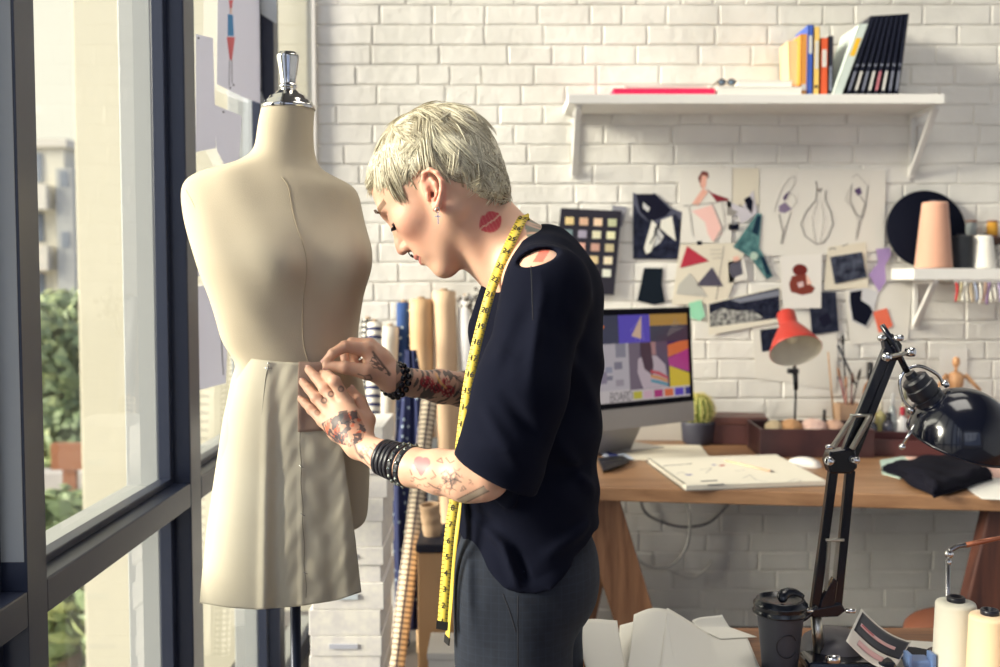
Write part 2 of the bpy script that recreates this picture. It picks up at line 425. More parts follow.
def brick_wall():
    mb = MB(); x0, x1, z1 = -0.713, 2.75, 3.5; Y = 4.0
    mb.box((x0, Y+0.0042, 0), (x1, Y+0.16, z1))
    h = 0.0752; z = 0.0; row = 0; rg = random.Random(3)
    while z < z1:
        x = x0 - (0.0 if row % 2 else 0.115) - rg.uniform(0, 0.04)
        while x < x1:
            w = rg.choice([0.225, 0.26, 0.20, 0.17, 0.12, 0.24])
            a = max(x+0.0028, x0); b = min(x+w-0.0028, x1); zz0 = z+0.0022+rg.uniform(-0.001, 0.0015); zz1 = min(z+h-0.0022+rg.uniform(-0.0015, 0.001), z1)
            if b-a > 0.02 and zz1-zz0 > 0.02:
                pr = rg.uniform(0.000, 0.0045); e = rg.uniform(0.004, 0.007); n = 6; V = []
                j = lambda s=0.0016: rg.uniform(-s, s)
                nu = max(2, int((b-a)/0.03)); nn_ = 2*(nu+2); cx_, cz_ = (a+b)/2, (zz0+zz1)/2
                ring = [(a+(b-a)*i/nu, zz0) for i in range(nu)]+[(b, zz0), (b, cz_)]+[(b-(b-a)*i/nu, zz1) for i in range(nu)]+[(a, zz1), (a, cz_)]
                hw, hz_ = (b-a)/2, (zz1-zz0)/2
                def ins(q, e_, jj): return (q[0]-math.copysign(min(e_, abs(q[0]-cx_)), q[0]-cx_)*(abs(q[0]-cx_) > hw*0.98)+j(jj), q[1]-math.copysign(e_, q[1]-cz_)*(abs(q[1]-cz_) > hz_*0.5)+j(jj))
                nn_ = len(ring)
                R0_ = [(q[0]+j(0.001), Y+0.0048, q[1]+j(0.001)) for q in ring]
                R1_ = [ins(q, e*0.25, 0.0012) for q in ring]; R1_ = [(q[0], Y+0.0006+j(0.0005), q[1]) for q in R1_]
                R2_ = [ins(q, e*0.8, 0.0015) for q in ring]; R2_ = [(q[0], Y-pr*0.5-0.0012+j(0.0003), q[1]) for q in R2_]
                V = R0_+R1_+R2_+[(cx_, Y-pr*0.5-0.0012, cz_)]
                F = [(k, (k+1) % nn_, (k+1) % nn_+nn_, k+nn_) for k in range(nn_)] + [(k+nn_, (k+1) % nn_+nn_, (k+1) % nn_+2*nn_, k+2*nn_) for k in range(nn_)] + [(k+2*nn_, (k+1) % nn_+2*nn_, 3*nn_) for k in range(nn_)]
                mb.add(V, F, 0, False)
            x += w
        z += h; row += 1
    struct('wall_back', mb, brick_m)
brick_wall()
plaster_m = mat('room_plaster', (212, 208, 202), 0.8, bump=(30, 0.1))
ceil_m = mat('ceiling_grey', (112, 114, 124), 0.85, bump=(12, 0.15))
floor_m = mat('floor_concrete', (98, 92, 90), 0.5, noise=(3, (80, 76, 76), 1.0), bump=(25, 0.15))
mb = MB(); mb.box((-0.95, -3.2, -0.12), (2.9, 4.2, 0)); struct('floor', mb, floor_m)
mb = MB(); mb.box((-0.95, -3.2, 3.5), (2.9, 4.2, 3.62)); struct('ceiling', mb, ceil_m)
mb = MB(); mb.box((2.75, -3.2, 0), (2.9, 4.0, 3.5)); struct('wall_right', mb, mat('grey_blue_plaster', (120, 124, 136), 0.85, bump=(30, 0.1)))

for (lx, ly, s_) in ((0.75, 1.7, 0.62), (1.2, 3.1, 0.47)):  # housings made up for the added fill lamps, out of view
    mb = MB(); mb.box((lx-s_, ly-s_, 3.40), (lx+s_, ly+s_, 3.50)); o = mb.build('ceiling_light', mat('lamp_housing', (220, 220, 216), 0.5), bevel=0.01)
    tag(o, 'square white ceiling light housing above the %s' % ('near table' if s_ > 0.5 else 'oak desk'), 'ceiling light')
# window wall: posts and the panes between them
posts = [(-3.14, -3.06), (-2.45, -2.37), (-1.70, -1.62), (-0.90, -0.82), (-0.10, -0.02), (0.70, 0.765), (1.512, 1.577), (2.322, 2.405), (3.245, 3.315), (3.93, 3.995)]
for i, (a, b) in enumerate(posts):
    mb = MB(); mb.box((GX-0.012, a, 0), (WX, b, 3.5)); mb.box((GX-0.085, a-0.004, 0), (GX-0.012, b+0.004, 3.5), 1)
    if a < 2: mb.box((GX+0.006, a-0.0015, 0.95), (WX-0.004, a, 3.5), 1)  # light grey strip stands in for daylight sheen on the post side
    if b > 3.9:
        mb = MB(); mb.box((WX-0.013, 3.972, 0), (WX, 3.9985, 3.5)); struct('trim_%d' % (i+1), mb, plaster_m); continue
    struct('trim_%d' % (i+1), mb, [frame_m, alu_sheen_m], bevel=0.003)
def window(n, y0, y1, x=GX, name=None):
    last = y1 > 3.9; x = WX-0.012 if last else x; w = MB()
    TZ0, TZ1 = 0.852, 0.906                                    # the transom rail
    (w.box((x-0.012, y0, TZ0), (x+0.060, y1, TZ1)) if not last else None); w.box((x-0.085, y0, TZ0+0.006), (x-0.012, y1, TZ1-0.004), 1)
    for z in (0.0, 3.42):
        w.box((x-0.012, y0, z), (x+(0.01 if last else 0.055), y1, z+0.07)); w.box((x-0.08, y0, z), (x-0.012, y1, z+0.07), 1)
    o = struct('window_%d' % n, w, [frame_m, alu_sheen_m], bevel=0.003)
    g = MB(); t = 0.014
    for za, zb in ((0.07, TZ0), (TZ1, 3.42)):
        fr = MB()
        if last: g.box((x-0.003, y0, za), (x+0.003, y1, zb)); continue
        for a, b in (((x-0.006, y0, za), (x+0.022, y0+t, zb)), ((x-0.006, y1-t*1.6, za), (x+0.022, y1, zb)),
                     ((x-0.006, y0+t, za), (x+0.022, y1-t, za+t)), ((x-0.006, y0+t, zb-t), (x+0.022, y1-t, zb))): fr.box(a, b)
        fr.build('glazing_bead', frame_m, o, bevel=0.002)
        g.box((x-0.003, y0+t*0.5, za+t*0.5), (x+0.003, y1-t*0.5, zb-t*0.5))
    g.build('pane', glass_m, o)
for i in range(len(posts)-1): window(i+1, posts[i][1], posts[i+1][0])
mb = MB(); mb.box((WX-0.07, 3.93, 0), (WX+0.012, 4.0, 3.5))
# rear wall of the room: tall windows between piers, behind the camera
rear = MB()
for xa, xb in ((-0.95, -0.60), (2.4, 2.75)): rear.box((xa, -3.2, 0), (xb, -3.06, 3.5))
rear.box((-0.6, -3.2, 0), (2.4, -3.06, 0.6)); rear.box((-0.6, -3.2, 3.2), (2.4, -3.06, 3.5))
struct('wall_rear', rear, plaster_m)
rw = MB()
for x in (-0.6, 0.13, 0.87, 1.6, 2.33): rw.box((x, -3.16, 0.6), (x+0.07, -3.10, 3.2))
for z in (0.6, 1.4, 2.25, 3.13): rw.box((-0.53, -3.155, z), (2.33, -3.105, z+0.07))
o = struct('window_10', rw, frame_m); g = MB(); g.box((-0.55, -3.133, 0.65), (2.35, -3.127, 3.15)); g.build('pane', glass_m, o)

# ================================================================== OUTSIDE
pave_m = mat('street_paving', (178, 172, 160), 0.9, noise=(2, (150, 146, 140), 1.0))
mb = MB(); mb.box((-60, -20, -3.3), (30, 90, -3.1)); struct('ground', mb, pave_m)
col_m = mat('white_render', (206, 199, 174), 0.85)
mb = MB(); mb.box((-2.455, 6.02, -3.1), (-1.10, 7.4, 6.2)); mb.box((-2.49, 6.0, 5.4), (-1.08, 7.42, 5.5))
o = mb.build('building_column', col_m, bevel=0.01); tag(o, 'wide white rendered column just outside the window', 'column')
# apartment block far off, haze put into its pale colours
bt = thing('apartment_building', (-18.0, 45, -3.1), 'pale apartment block with stacked balconies far outside the window', 'building')
fac = mat('pale_facade', (206, 200, 180), 0.9); fac2 = mat('grey_facade', (164, 164, 158), 0.9); slab = mat('balcony_slab', (205, 198, 182), 0.9); dk = mat('far_window_glass', (120, 126, 132), 0.25)
bx0 = P(28, 150, 45).x; bx1 = P(52, 150, 45).x; bx2 = P(76, 150, 45).x; ztop = P(40, 146, 45).z
mb = MB(); mb.box((bx0-8, 45.5, -3.1), (bx1+0.3, 55, ztop)); mb.build('wall', fac, bt)
mb = MB(); mb.box((bx1+0.3, 44.6, -3.1), (bx2, 54, ztop-1.0)); mb.build('stair_tower', fac2, bt)
mb = MB(); mb.box((bx0-8.2, 45.2, ztop), (bx2-0.5, 55, ztop+0.35)); mb.build('roof', slab, bt)
z = ztop-1.6
while z > -2:
    mb = MB(); mb.box((bx0-7.5, 44.3, z-1.15), (bx1, 45.5, z-0.1)); mb.build('balcony', slab, bt)
    for kx in range(5):
        xx = bx1-1.1-kx*1.5
        w = MB(); w.box((xx-0.45, 45.44, z+0.1), (xx+0.45, 45.52, z+1.35)); w.build('window', dk, bt)
    w = MB(); w.box((bx1+0.5, 44.56, z-0.2), (bx2-0.2, 44.62, z+0.5)); w.build('window', dk, bt)
    z -= 2.6
# trees between, leaf greens paled to imitate haze
leaf_ms = [mat('leaf_green', (112, 130, 88), 0.6), mat('leaf_deep', (84, 104, 72), 0.6), mat('leaf_pale', (160, 172, 116), 0.6)]
bark = mat('bark', (96, 80, 64), 0.9, bump=(20, 0.5))
def tree(base, top, rad, n, label, seed, mi):
    rg = random.Random(seed); t = thing('tree', base, label, 'tree', 'trees outside the window')
    b = Vector(base); tr = MB(); tr.tube(spline([b, b+Vector((0.1, 0, (top-b.z)*0.5)), b+Vector((-0.1, 0.1, (top-b.z)*0.85))], 8), [0.16, 0.15, 0.13, 0.12, 0.1, 0.08, 0.06, 0.04], 8)
    tr.build('trunk', bark, t); fo = MB(); H = top-b.z
    cl = [(b+Vector((rg.gauss(0, rad*0.45), rg.gauss(0, rad*0.45), H*rg.uniform(0.22, 0.95))), rad*rg.uniform(0.28, 0.5)) for _ in range(34)]
    for i in range(n):
        c, rr = rg.choice(cl); d = Vector((rg.gauss(0,1), rg.gauss(0,1), rg.gauss(0,1))).normalized()*rr*rg.uniform(0.7, 1.05)
        p = c+d; q = Vector((rg.gauss(0,1), rg.gauss(0,1), rg.gauss(0,1))).normalized(); s_ = d.cross(q).normalized()*rg.uniform(0.05, 0.1); u = s_.cross(d).normalized()*rg.uniform(0.07, 0.14)
        k = 2 if rg.random() < 0.3 else mi
        fo.add([p-u, p+s_, p+u, p-s_, p+d.normalized()*0.03], [(0,1,4),(1,2,4),(2,3,4),(3,0,4)], k)
    fo.build('foliage', leaf_ms, t)
tree((P(48, 400, 13).x, 13, -3.1), P(60, 285, 13).z, 1.0, 4200, 'leafy green tree outside, crown beside the pale apartment block', 1, 0)
tree((P(52, 400, 8.5).x, 8.5, -3.1), P(60, 505, 8.5).z, 0.75, 2600, 'low yellow-green tree seen through the pane below the rail', 4, 0)
mb = MB(); a = P(51, 470, 9.8); b = P(78, 444, 9.8)
mb.box((a.x, 9.8, a.z), (b.x+0.05, 9.9, b.z)); mb.box((a.x+0.1, 9.82, -3.1), (a.x+0.16, 9.88, a.z)); mb.box((b.x-0.1, 9.82, -3.1), (b.x-0.04, 9.88, a.z))
tag(mb.build('sign_board', mat('rust_board', (150, 96, 66), 0.8)), 'rust brown board on posts outside below the tree', 'board')
mb = MB(); a = P(30, 530, 9.0); b = P(80, 472, 9.0); mb.box((a.x-1, 10.2, -3.1), (b.x+0.3, 10.5, P(60, 474, 10.2).z))
tag(mb.build('boundary_wall', mat('garden_wall', (186, 180, 174), 0.9)), 'pale low boundary wall outside behind the rust board', 'wall')

# ------------------------------------------------------------------ papers taped to the panes by the dress form
paper_back = mat('sketch_paper_backlit', (222, 218, 224), 0.9); taped = []
def trans_paper(name, col, tr):
    m, t, b = nodes_mat(name); b.inputs['Base Color'].default_value = rgb(*col); b.inputs['Roughness'].default_value = 0.9
    ts = t.nodes.new('ShaderNodeBsdfTranslucent'); ts.inputs[0].default_value = rgb(*col); mx = t.nodes.new('ShaderNodeMixShader'); mx.inputs[0].default_value = tr
    t.links.new(b.outputs[0], mx.inputs[1]); t.links.new(ts.outputs[0], mx.inputs[2]); t.links.new(mx.outputs[0], t.nodes['Material Output'].inputs[0])
    return m
tp_m = trans_paper('taped_sketch_paper', (212, 212, 222), 0.35)
pin_m = mat('dark_pin', (40, 36, 44), 0.4)
def side_sheet(pts, label, x=-0.738, extra=None, name='pinned_sheet', m=None, dots=()):
    V = [PX(px, py, x) for px, py in pts]; mb = MB(); mb.prism(V, (-0.0006, 0, 0), 0)
    ms = [m or tp_m]
    if extra:
        for (poly, mm) in extra:
            if mm not in ms: ms.append(mm)
            mb.prism([PX(px, py, x+0.0008) for px, py in poly], (-0.0007, 0, 0), ms.index(mm))
    o = tag(mb.build(name, ms), label, 'paper', 'papers on the window')
    for (px, py) in dots:
        d = MB(); d.lathe([(0.0028, 0), (0.0028, 0.002), (0.001, 0.004)], PX(px, py, x), (1, 0, 0), 10); d.build('pin', pin_m, o)
blue_i = mat('ink_blue', (70, 140, 196), 0.8); red_i = mat('ink_red', (216, 104, 110), 0.8); skin_i = mat('ink_skin', (226, 190, 176), 0.8); grey_i = mat('ink_grey', (140, 138, 146), 0.8)
side_sheet([(196, 34), (213, 38), (216, 148), (196, 152)], 'blank grey sheet on the window, highest and furthest left', dots=[(198, 38)])
side_sheet([(218, -8), (262, -8), (262, 104), (243, 97), (217, 84)], 'tall sketch sheet of a figure in blue top and red skirt on the window',
    extra=[([(228, 14), (233, 15), (234, 36), (228, 36)], blue_i), ([(227, 37), (235, 37), (232, 60), (230, 60)], red_i), ([(229, 0), (233, 0), (232, 8), (230, 8)], red_i),
           ([(230, 8), (232, 8), (232, 14), (230, 14)], skin_i), ([(229.3, 60), (230, 60), (229.6, 86), (229, 86)], grey_i), ([(231.5, 60), (232.2, 60), (232.6, 84), (232, 84)], grey_i)], dots=[(229.5, 88), (233, 85)])
side_sheet([(213, 104), (242, 116), (237, 190), (217, 150)], 'grey sheet on the window just left of the dress form neck', x=-0.741, dots=[(223, 112)])
side_sheet([(196, 228), (207, 232), (213, 272), (196, 277)], 'small grey sheet on the window beside the dress form ribs', x=-0.741)
side_sheet([(196, 287), (222, 282), (228, 330), (226, 383), (196, 391)], 'large grey sheet on the window beside the dress form waist', extra=[([(219, 300), (220, 300), (224, 375), (223, 375)], grey_i)], dots=[(209, 289)])
# pale curling sheet, cut so the dark post imitates the shadow beside it
mb = MB(); pts = [(246, -10), (249, 6), (252, 40), (257, 75), (264, 100), (272, 140), (276, 190), (243, 190), (243, -10)]
V = [P(px, py, 3.236) for px, py in pts]; mb.prism(V, (0, 0.0006, 0)); mb.prism([P(x, y, 3.236) for x, y in ((249, -10), (276.5, -10), (276.5, 24), (249, 6))], (0, 0.0006, 0))
tag(mb.build('curling_sheet', mat('grey_tracing_paper', (190, 194, 196), 0.8)), 'pale grey curling sheet on the dark window post beside the chrome cap', 'paper', 'papers on the window')
# ================================================================== PINNED ON THE BRICK WALL
WY = 3.9945
ink = {}
def I(name, c, rough=0.8, **k):
    if max(c) < 100: c = tuple(int(v*0.66) for v in c[:2])+(int(c[2]*0.8),)
    if name not in ink: ink[name] = mat('print_'+name, c, rough, spec=0.12, **k)
    return ink[name]
white_p = mat('white_sketch_paper', (226, 222, 214), 0.85); cream_p = mat('cream_paper', (222, 214, 196), 0.85)
navy = I('navy_black', (24, 28, 44)); lead = I('lead', (150, 146, 142)); lead2 = I('lead_pale', (186, 182, 176)); plum = I('plum', (92, 74, 110))
def ribbon(pts, w, Y):
    """a drawn stroke as quads between pixel points"""
    out = []
    for (a, b) in zip(pts[:-1], pts[1:]):
        dx, dy = b[0]-a[0], b[1]-a[1]; L = math.hypot(dx, dy) or 1; nx, ny = -dy/L*w/2, dx/L*w/2
        out.append([(a[0]+nx, a[1]+ny), (b[0]+nx, b[1]+ny), (b[0]-nx, b[1]-ny), (a[0]-nx, a[1]-ny)])
    return out
def pinned(name, pts, m, label, cat, layer=0, marks=(), thick=0.0008, curl=0.0, pins=(), group='pinned on the white brick wall', strokes=()):
    Y = WY - 0.0016*layer - thick
    mb = MB(); mb.prism([P(x, y, Y) for x, y in pts], (0, thick, 0), 0); ms = [m]
    for q_, (poly, mm) in enumerate(marks):
        if mm not in ms: ms.append(mm)
        mb.prism([P(x, y, Y-0.0004-0.0002*q_) for x, y in poly], (0, 0.0003, 0), ms.index(mm))
    for si_, (path, w, mm) in enumerate(strokes):
        if mm not in ms: ms.append(mm)
        for q in ribbon(path, w, Y): mb.prism([P(x, y, Y-0.0006-0.0002*len(marks)-0.00006*si_) for x, y in q], (0, 0.0004, 0), ms.index(mm))
    o = mb.build(name, ms); tag(o, label, cat, group)
    for (x, y) in pins:
        d = MB(); d.lathe([(0.003, 0), (0.003, 0.003), (0.0045, 0.004), (0.0045, 0.006)], P(x, y, Y), (0, -1, 0), 10); d.build('pin', pin_m, o)
    return o
def oval(cx, cy, rx, ry, n=16, rot=0):
    return [(cx+rx*math.cos(t)*math.cos(rot)-ry*math.sin(t)*math.sin(rot), cy+rx*math.cos(t)*math.sin(rot)+ry*math.sin(t)*math.cos(rot)) for t in [2*PI*k/n for k in range(n)]]

# palette card
sw = [(240, 212, 150), (226, 184, 150), (248, 214, 178), (200, 202, 160), (130, 150, 150), (168, 160, 176), (232, 226, 190), (240, 236, 190), (0, 0, 0), (222, 170, 150), (206, 160, 140), (206, 192, 150),
      (0, 0, 0), (226, 196, 150), (226, 200, 150), (240, 224, 190), (0, 0, 0), (226, 214, 180), (222, 218, 180), (232, 232, 214)]
c = thing('colour_card', P(590, 295, 3.985), 'black card with rows of metallic colour swatches on the brick wall', 'swatch card')
mb = MB(); Q = [(561, 208), (622, 211), (614, 295), (552, 292)]; mb.prism([P(x, y, 3.972) for x, y in Q], (0, 0.012, 0)); mb.build('card', mat('swatch_card_black', (42, 40, 52), 0.7, spec=0.2), c, bevel=0.001)
k = 0
for r_ in range(5):
    for q in range(4):
        u = (q+0.5)/4; v = 0.09+r_*0.15
        x = 563.5+u*57 - v*9.5; y = 212.5 + v*84 + u*2.5
        if sw[k] == (0, 0, 0): cc = (214, 180, 150)
        else: cc = sw[k]
        m_ = mat('swatch_%d' % k, cc, 0.3, metal=0.25); s_ = MB()
        s_.prism([P(a, b, 3.970) for a, b in ((x-4.3, y-3.4), (x+4.3, y-3.2), (x+4.0, y+4.4), (x-4.5, y+4.2))], (0, 0.0025, 0)); s_.build('swatch', m_, c, bevel=0.0008)
        k += 1
pinned('wall_note', [(612, 205), (627, 207), (622, 227), (614, 224)], I('note_grey', (140, 140, 150)), 'small grey note tucked behind the colour swatch card', 'note')
# black and white photograph of a horse
photo_n = mat('photo_dark', (12, 15, 32), 0.6, noise=(40, (44, 48, 70), 1.0), spec=0.15)
pinned('photo_print', [(633, 192), (640, 197), (655, 193), (671, 208), (682, 212), (679, 259), (633, 259)], photo_n, 'black and white photo print of a horse head with white blaze', 'photo', 1,
    marks=[([(633, 192), (640, 197), (655, 193), (672, 209), (682, 212), (681, 222), (676, 214), (668, 218), (655, 226), (640, 215), (634, 205)], I('horse_mid', (84, 86, 104))),
           ([(636, 194), (655, 194), (671, 210), (666, 216), (650, 222), (640, 212)], I('horse_dark', (34, 36, 52))),
           ([(652, 220), (657, 225), (655, 240), (651, 252), (646, 254), (644, 248), (648, 234)], I('horse_white', (226, 224, 214))),
           ([(661, 220), (672, 216), (674, 228), (676, 241), (668, 235), (660, 228)], I('horse_white', (226, 224, 214))),
           ([(658, 228), (664, 236), (660, 243), (654, 247), (656, 238)], I('horse_grey', (196, 196, 196))),
           ([(643, 202), (650, 208), (648, 212), (643, 208)], I('horse_grey', (196, 196, 196)))], strokes=[([(656, 226), (654, 236), (650, 244)], 1.0, navy), ([(660, 222), (656, 232), (660, 240)], 0.8, navy)])
# sketch with a figure in a wrap dress
pinned('sketch_sheet', [(678, 168), (732, 167), (731, 243), (680, 243)], white_p, 'white sheet with watercolour figure, dark red scarf and pink skirt', 'sketch', 1,
    marks=[([(698, 178), (702, 171), (708, 172), (709, 177), (703, 182), (701, 188)], I('auburn', (120, 66, 62))), ([(702, 175), (707, 176), (706, 186), (703, 190), (700, 184)], I('rosy_skin', (232, 178, 160))),
           ([(703, 188), (708, 192), (698, 206), (692, 204)], I('rosy_skin', (232, 178, 160))), ([(706, 188), (712, 193), (729, 199), (728, 201), (717, 202)], I('wine', (134, 48, 58))),
           ([(692, 211), (712, 205), (722, 226), (722, 234), (713, 242), (708, 234), (705, 222)], I('blush', (240, 196, 188)))],
    strokes=[([(683, 206), (712, 203), (724, 201)], 0.8, lead), ([(689, 207), (691, 222), (693, 236)], 0.7, lead), ([(712, 203), (722, 228), (714, 242)], 0.9, lead), ([(722, 202), (725, 225), (716, 242)], 1.0, lead2)])
pinned('sketch_sheet', [(680, 244), (748, 243), (726, 303), (672, 305)], cream_p, 'cream pattern sheet with faint text behind the fabric triangles', 'paper', 2,
    marks=[([(697, 241), (702, 241), (702, 245), (697, 245)], navy)], strokes=[([(710, 250), (722, 250)], 0.5, lead), ([(710, 254), (722, 254)], 0.5, lead), ([(712, 258), (722, 258)], 0.5, lead), ([(724, 246), (716, 300)], 0.7, lead)])
pinned('fabric_triangle', [(687, 246), (709, 261), (680, 268)], mat('red_felt', (178, 46, 66), 0.9), 'red fabric triangle pinned to the cream sheet', 'fabric swatch', 3)
pinned('fabric_triangle', [(712, 267), (723, 286), (696, 286)], mat('slate_felt', (76, 72, 90), 0.9), 'slate grey fabric triangle right of the red one', 'fabric swatch', 3)
pinned('fabric_triangle', [(690, 273), (708, 297), (676, 294), (679, 284)], mat('light_felt', (186, 184, 176), 0.9), 'pale grey fabric triangle below the red one', 'fabric swatch', 3)
pinned('fabric_swatch', [(644, 268), (663, 268), (662, 285), (665, 302), (655, 305), (637, 301), (640, 288)], mat('charcoal_felt', (22, 30, 40), 0.95, spec=0.1), 'charcoal bell shaped fabric piece above the monitor', 'fabric swatch', 1)
pinned('fabric_swatch', [(689, 303), (701, 300), (705, 316), (700, 321), (691, 318)], mat('mint_cloth', (150, 214, 180), 0.9), 'mint green cloth scrap beside the monitor corner', 'fabric swatch', 4)
# long black and white photo
pinned('photo_print', [(707, 303), (780, 287), (781, 322), (709, 335)], mat('photo_border', (226, 220, 204), 0.6), 'wide black and white landscape photo with white border', 'photo', 3,
    marks=[([(709, 304), (779, 288), (780, 318), (710, 327)], mat('photo_speckle', (12, 16, 34), 0.6, noise=(55, (44, 48, 68), 1.0), spec=0.15)),
           ([(709, 314), (722, 308), (738, 311), (752, 310), (764, 318), (748, 322), (726, 325), (711, 326)], mat('photo_speckle_light', (190, 190, 184), 0.6, noise=(60, (30, 32, 50), 1.0), spec=0.15)),
           ([(730, 300), (779, 290), (779, 296), (740, 303)], I('photo_cloud', (130, 134, 148)))])
# little prints above
pinned('photo_print', [(727, 200), (742, 208), (753, 190), (757, 214), (741, 224), (738, 216), (727, 215)], I('pale_print', (202, 198, 206)), 'small lilac grey torn print under the first sketch', 'print', 1,
    marks=[([(744, 199), (750, 196), (753, 201), (752, 214), (747, 208)], navy), ([(727, 206), (738, 212), (733, 216), (727, 215)], lead)])
pinned('print', [(729, 223), (733, 225), (739, 223), (739, 230), (728, 230)], navy, 'tiny black lace scrap on the wall', 'fabric swatch', 1)
pinned('scarf_print', [(757, 213), (762, 214), (759, 248), (764, 256), (773, 276), (767, 280), (750, 257), (733, 247), (741, 236)], mat('teal_print', (96, 144, 144), 0.8, noise=(30, (40, 84, 92), 1.0)), 'teal dress cutout pinned to the wall', 'cutout', 3,
    marks=[([(757, 215), (761, 216), (758, 236), (752, 232)], I('deep_teal', (40, 74, 86))), (oval(754, 256, 4, 4), I('pale_teal', (178, 200, 186))), ([(760, 256), (765, 258), (771, 275), (766, 274)], I('deep_teal', (40, 74, 86)))])
pinned('photo_print', [(728, 262), (744, 258), (748, 279), (729, 283)], white_p, 'small photo of a grey skirt with white border', 'photo', 2,
    marks=[([(730, 264), (741, 261), (743, 274), (733, 278), (729, 272)], I('skirt_grey', (92, 90, 104))), ([(733, 257), (738, 256), (740, 260), (734, 262)], I('peach', (236, 188, 170)))])
# big sheet with three figure sketches
o = pinned('sketch_sheet', [(760, 168), (886, 170), (884, 250), (855, 254), (760, 256)], white_p, 'large white sheet with three pencil dress sketches', 'sketch', 1,
    marks=[([(783, 197), (790, 190), (786, 200), (784, 201)], plum), ([(779, 206), (785, 202), (792, 209), (785, 213), (779, 212)], I('plum_soft', (136, 122, 148))), ([(854, 190), (860, 187), (862, 193), (858, 196)], plum), ([(816, 189), (823, 188), (820, 193)], lead)],
    strokes=[([(786, 200), (794, 184), (795, 176), (789, 179), (782, 188), (777, 202), (774, 212)], 0.8, lead2), ([(779, 214), (783, 232), (781, 244)], 1.2, lead), ([(791, 212), (785, 230), (782, 244)], 1.0, lead), ([(792, 208), (797, 202), (795, 196), (788, 192)], 0.7, lead2),
             ([(816, 181), (817, 188), (816, 200), (806, 212), (801, 224), (805, 236), (816, 244), (823, 243)], 1.2, lead), ([(826, 190), (825, 200), (831, 212), (833, 224), (828, 236), (823, 243)], 1.2, lead), ([(818, 200), (812, 218), (815, 242)], 0.6, lead2), ([(822, 202), (824, 220), (820, 242)], 0.6, lead2),
             ([(852, 184), (850, 200), (856, 214), (862, 218), (866, 204), (860, 196)], 1.0, lead), ([(852, 184), (845, 200), (851, 206), (858, 220), (856, 236)], 0.7, lead2), ([(868, 186), (866, 200), (860, 222), (856, 240)], 1.0, lead), ([(852, 178), (857, 174), (868, 186)], 0.7, lead2)])
pinned('sketch_sheet', [(730, 168), (759, 168), (759, 205), (730, 205)], cream_p, 'blank cream sheet between the figure sketches', 'paper', 0)
pinned('photo_print', [(780, 256), (822, 254), (821, 308), (783, 309)], mat('card_white', (232, 228, 222), 0.7), 'white card with a maroon crouching figure', 'print', 4,
    marks=[(oval(800, 270, 7.5, 6), I('maroon', (112, 44, 40))), ([(792, 276), (806, 274), (810, 284), (815, 288), (812, 293), (802, 295), (791, 292), (789, 284)], I('maroon_b', (128, 62, 52))), ([(806, 274), (809, 278), (812, 284), (807, 285)], I('peach_l', (238, 196, 180))),
           ([(797, 283), (803, 281), (804, 286), (799, 288)], I('rose_w', (220, 190, 190)))])
pinned('photo_print', [(808, 292), (836, 292), (839, 331), (812, 335)], mat('dark_damask', (22, 26, 44), 0.6, noise=(35, (50, 54, 72), 1.0), spec=0.15), 'dark patterned print under the maroon figure card', 'print', 3, marks=[([(818, 318), (828, 312), (832, 322), (824, 328)], I('damask_b', (40, 42, 58)))])
pinned('backing_sheet', [(828, 247), (866, 242), (868, 288), (824, 290)], cream_p, 'cream sheet with small handwriting behind a dark print', 'paper', 2, strokes=[([(829, 250), (832, 248), (836, 249)], 1.2, lead), ([(842, 246), (848, 244)], 1.0, lead)])
pinned('photo_print', [(830, 257), (862, 252), (867, 277), (835, 284)], mat('dark_floral', (16, 20, 40), 0.6, noise=(30, (84, 90, 108), 1.0), spec=0.15), 'square dark floral print on the cream sheet', 'print', 4)
pinned('backing_sheet', [(845, 286), (912, 284), (908, 340), (850, 345)], white_p, 'white sheet behind the oval photo and orange note', 'paper', 0)
pinned('photo_print', [(850, 290), (866, 288), (878, 292), (873, 314), (866, 328), (852, 321), (849, 300)], I('pale_oval', (206, 206, 210)), 'rounded black and pale photo cutout near the purple cloth', 'photo', 2, marks=[([(850, 292), (862, 290), (861, 300), (870, 306), (873, 312), (866, 326), (853, 320), (850, 302)], navy)])
pinned('fabric_swatch', [(876, 249), (890, 248), (891, 255), (885, 266), (886, 282), (879, 292), (869, 275), (878, 262)], mat('lilac_cloth', (164, 138, 190), 0.9), 'lilac cloth scrap pinned on the wall', 'fabric swatch', 3)
pinned('sticky_note', [(873, 312), (887, 308), (893, 326), (879, 333)], mat('coral_note', (232, 112, 84), 0.8), 'coral orange sticky note', 'note', 2)
pinned('photo_print', [(760, 330), (790, 326), (796, 345), (762, 352)], photo_n, 'dark print half hidden by the red lamp', 'photo', 1)
pinned('sketch_sheet', [(752, 320), (838, 312), (836, 390), (756, 378)], white_p, 'blank white sheet on the wall behind the red lamp', 'paper', 0)
pinned('sketch_sheet', [(940, 349), (968, 349), (966, 392), (938, 392)], mat('card_white', (232, 228, 222)), 'white card on the wall behind the artist mannequin', 'paper', 0)

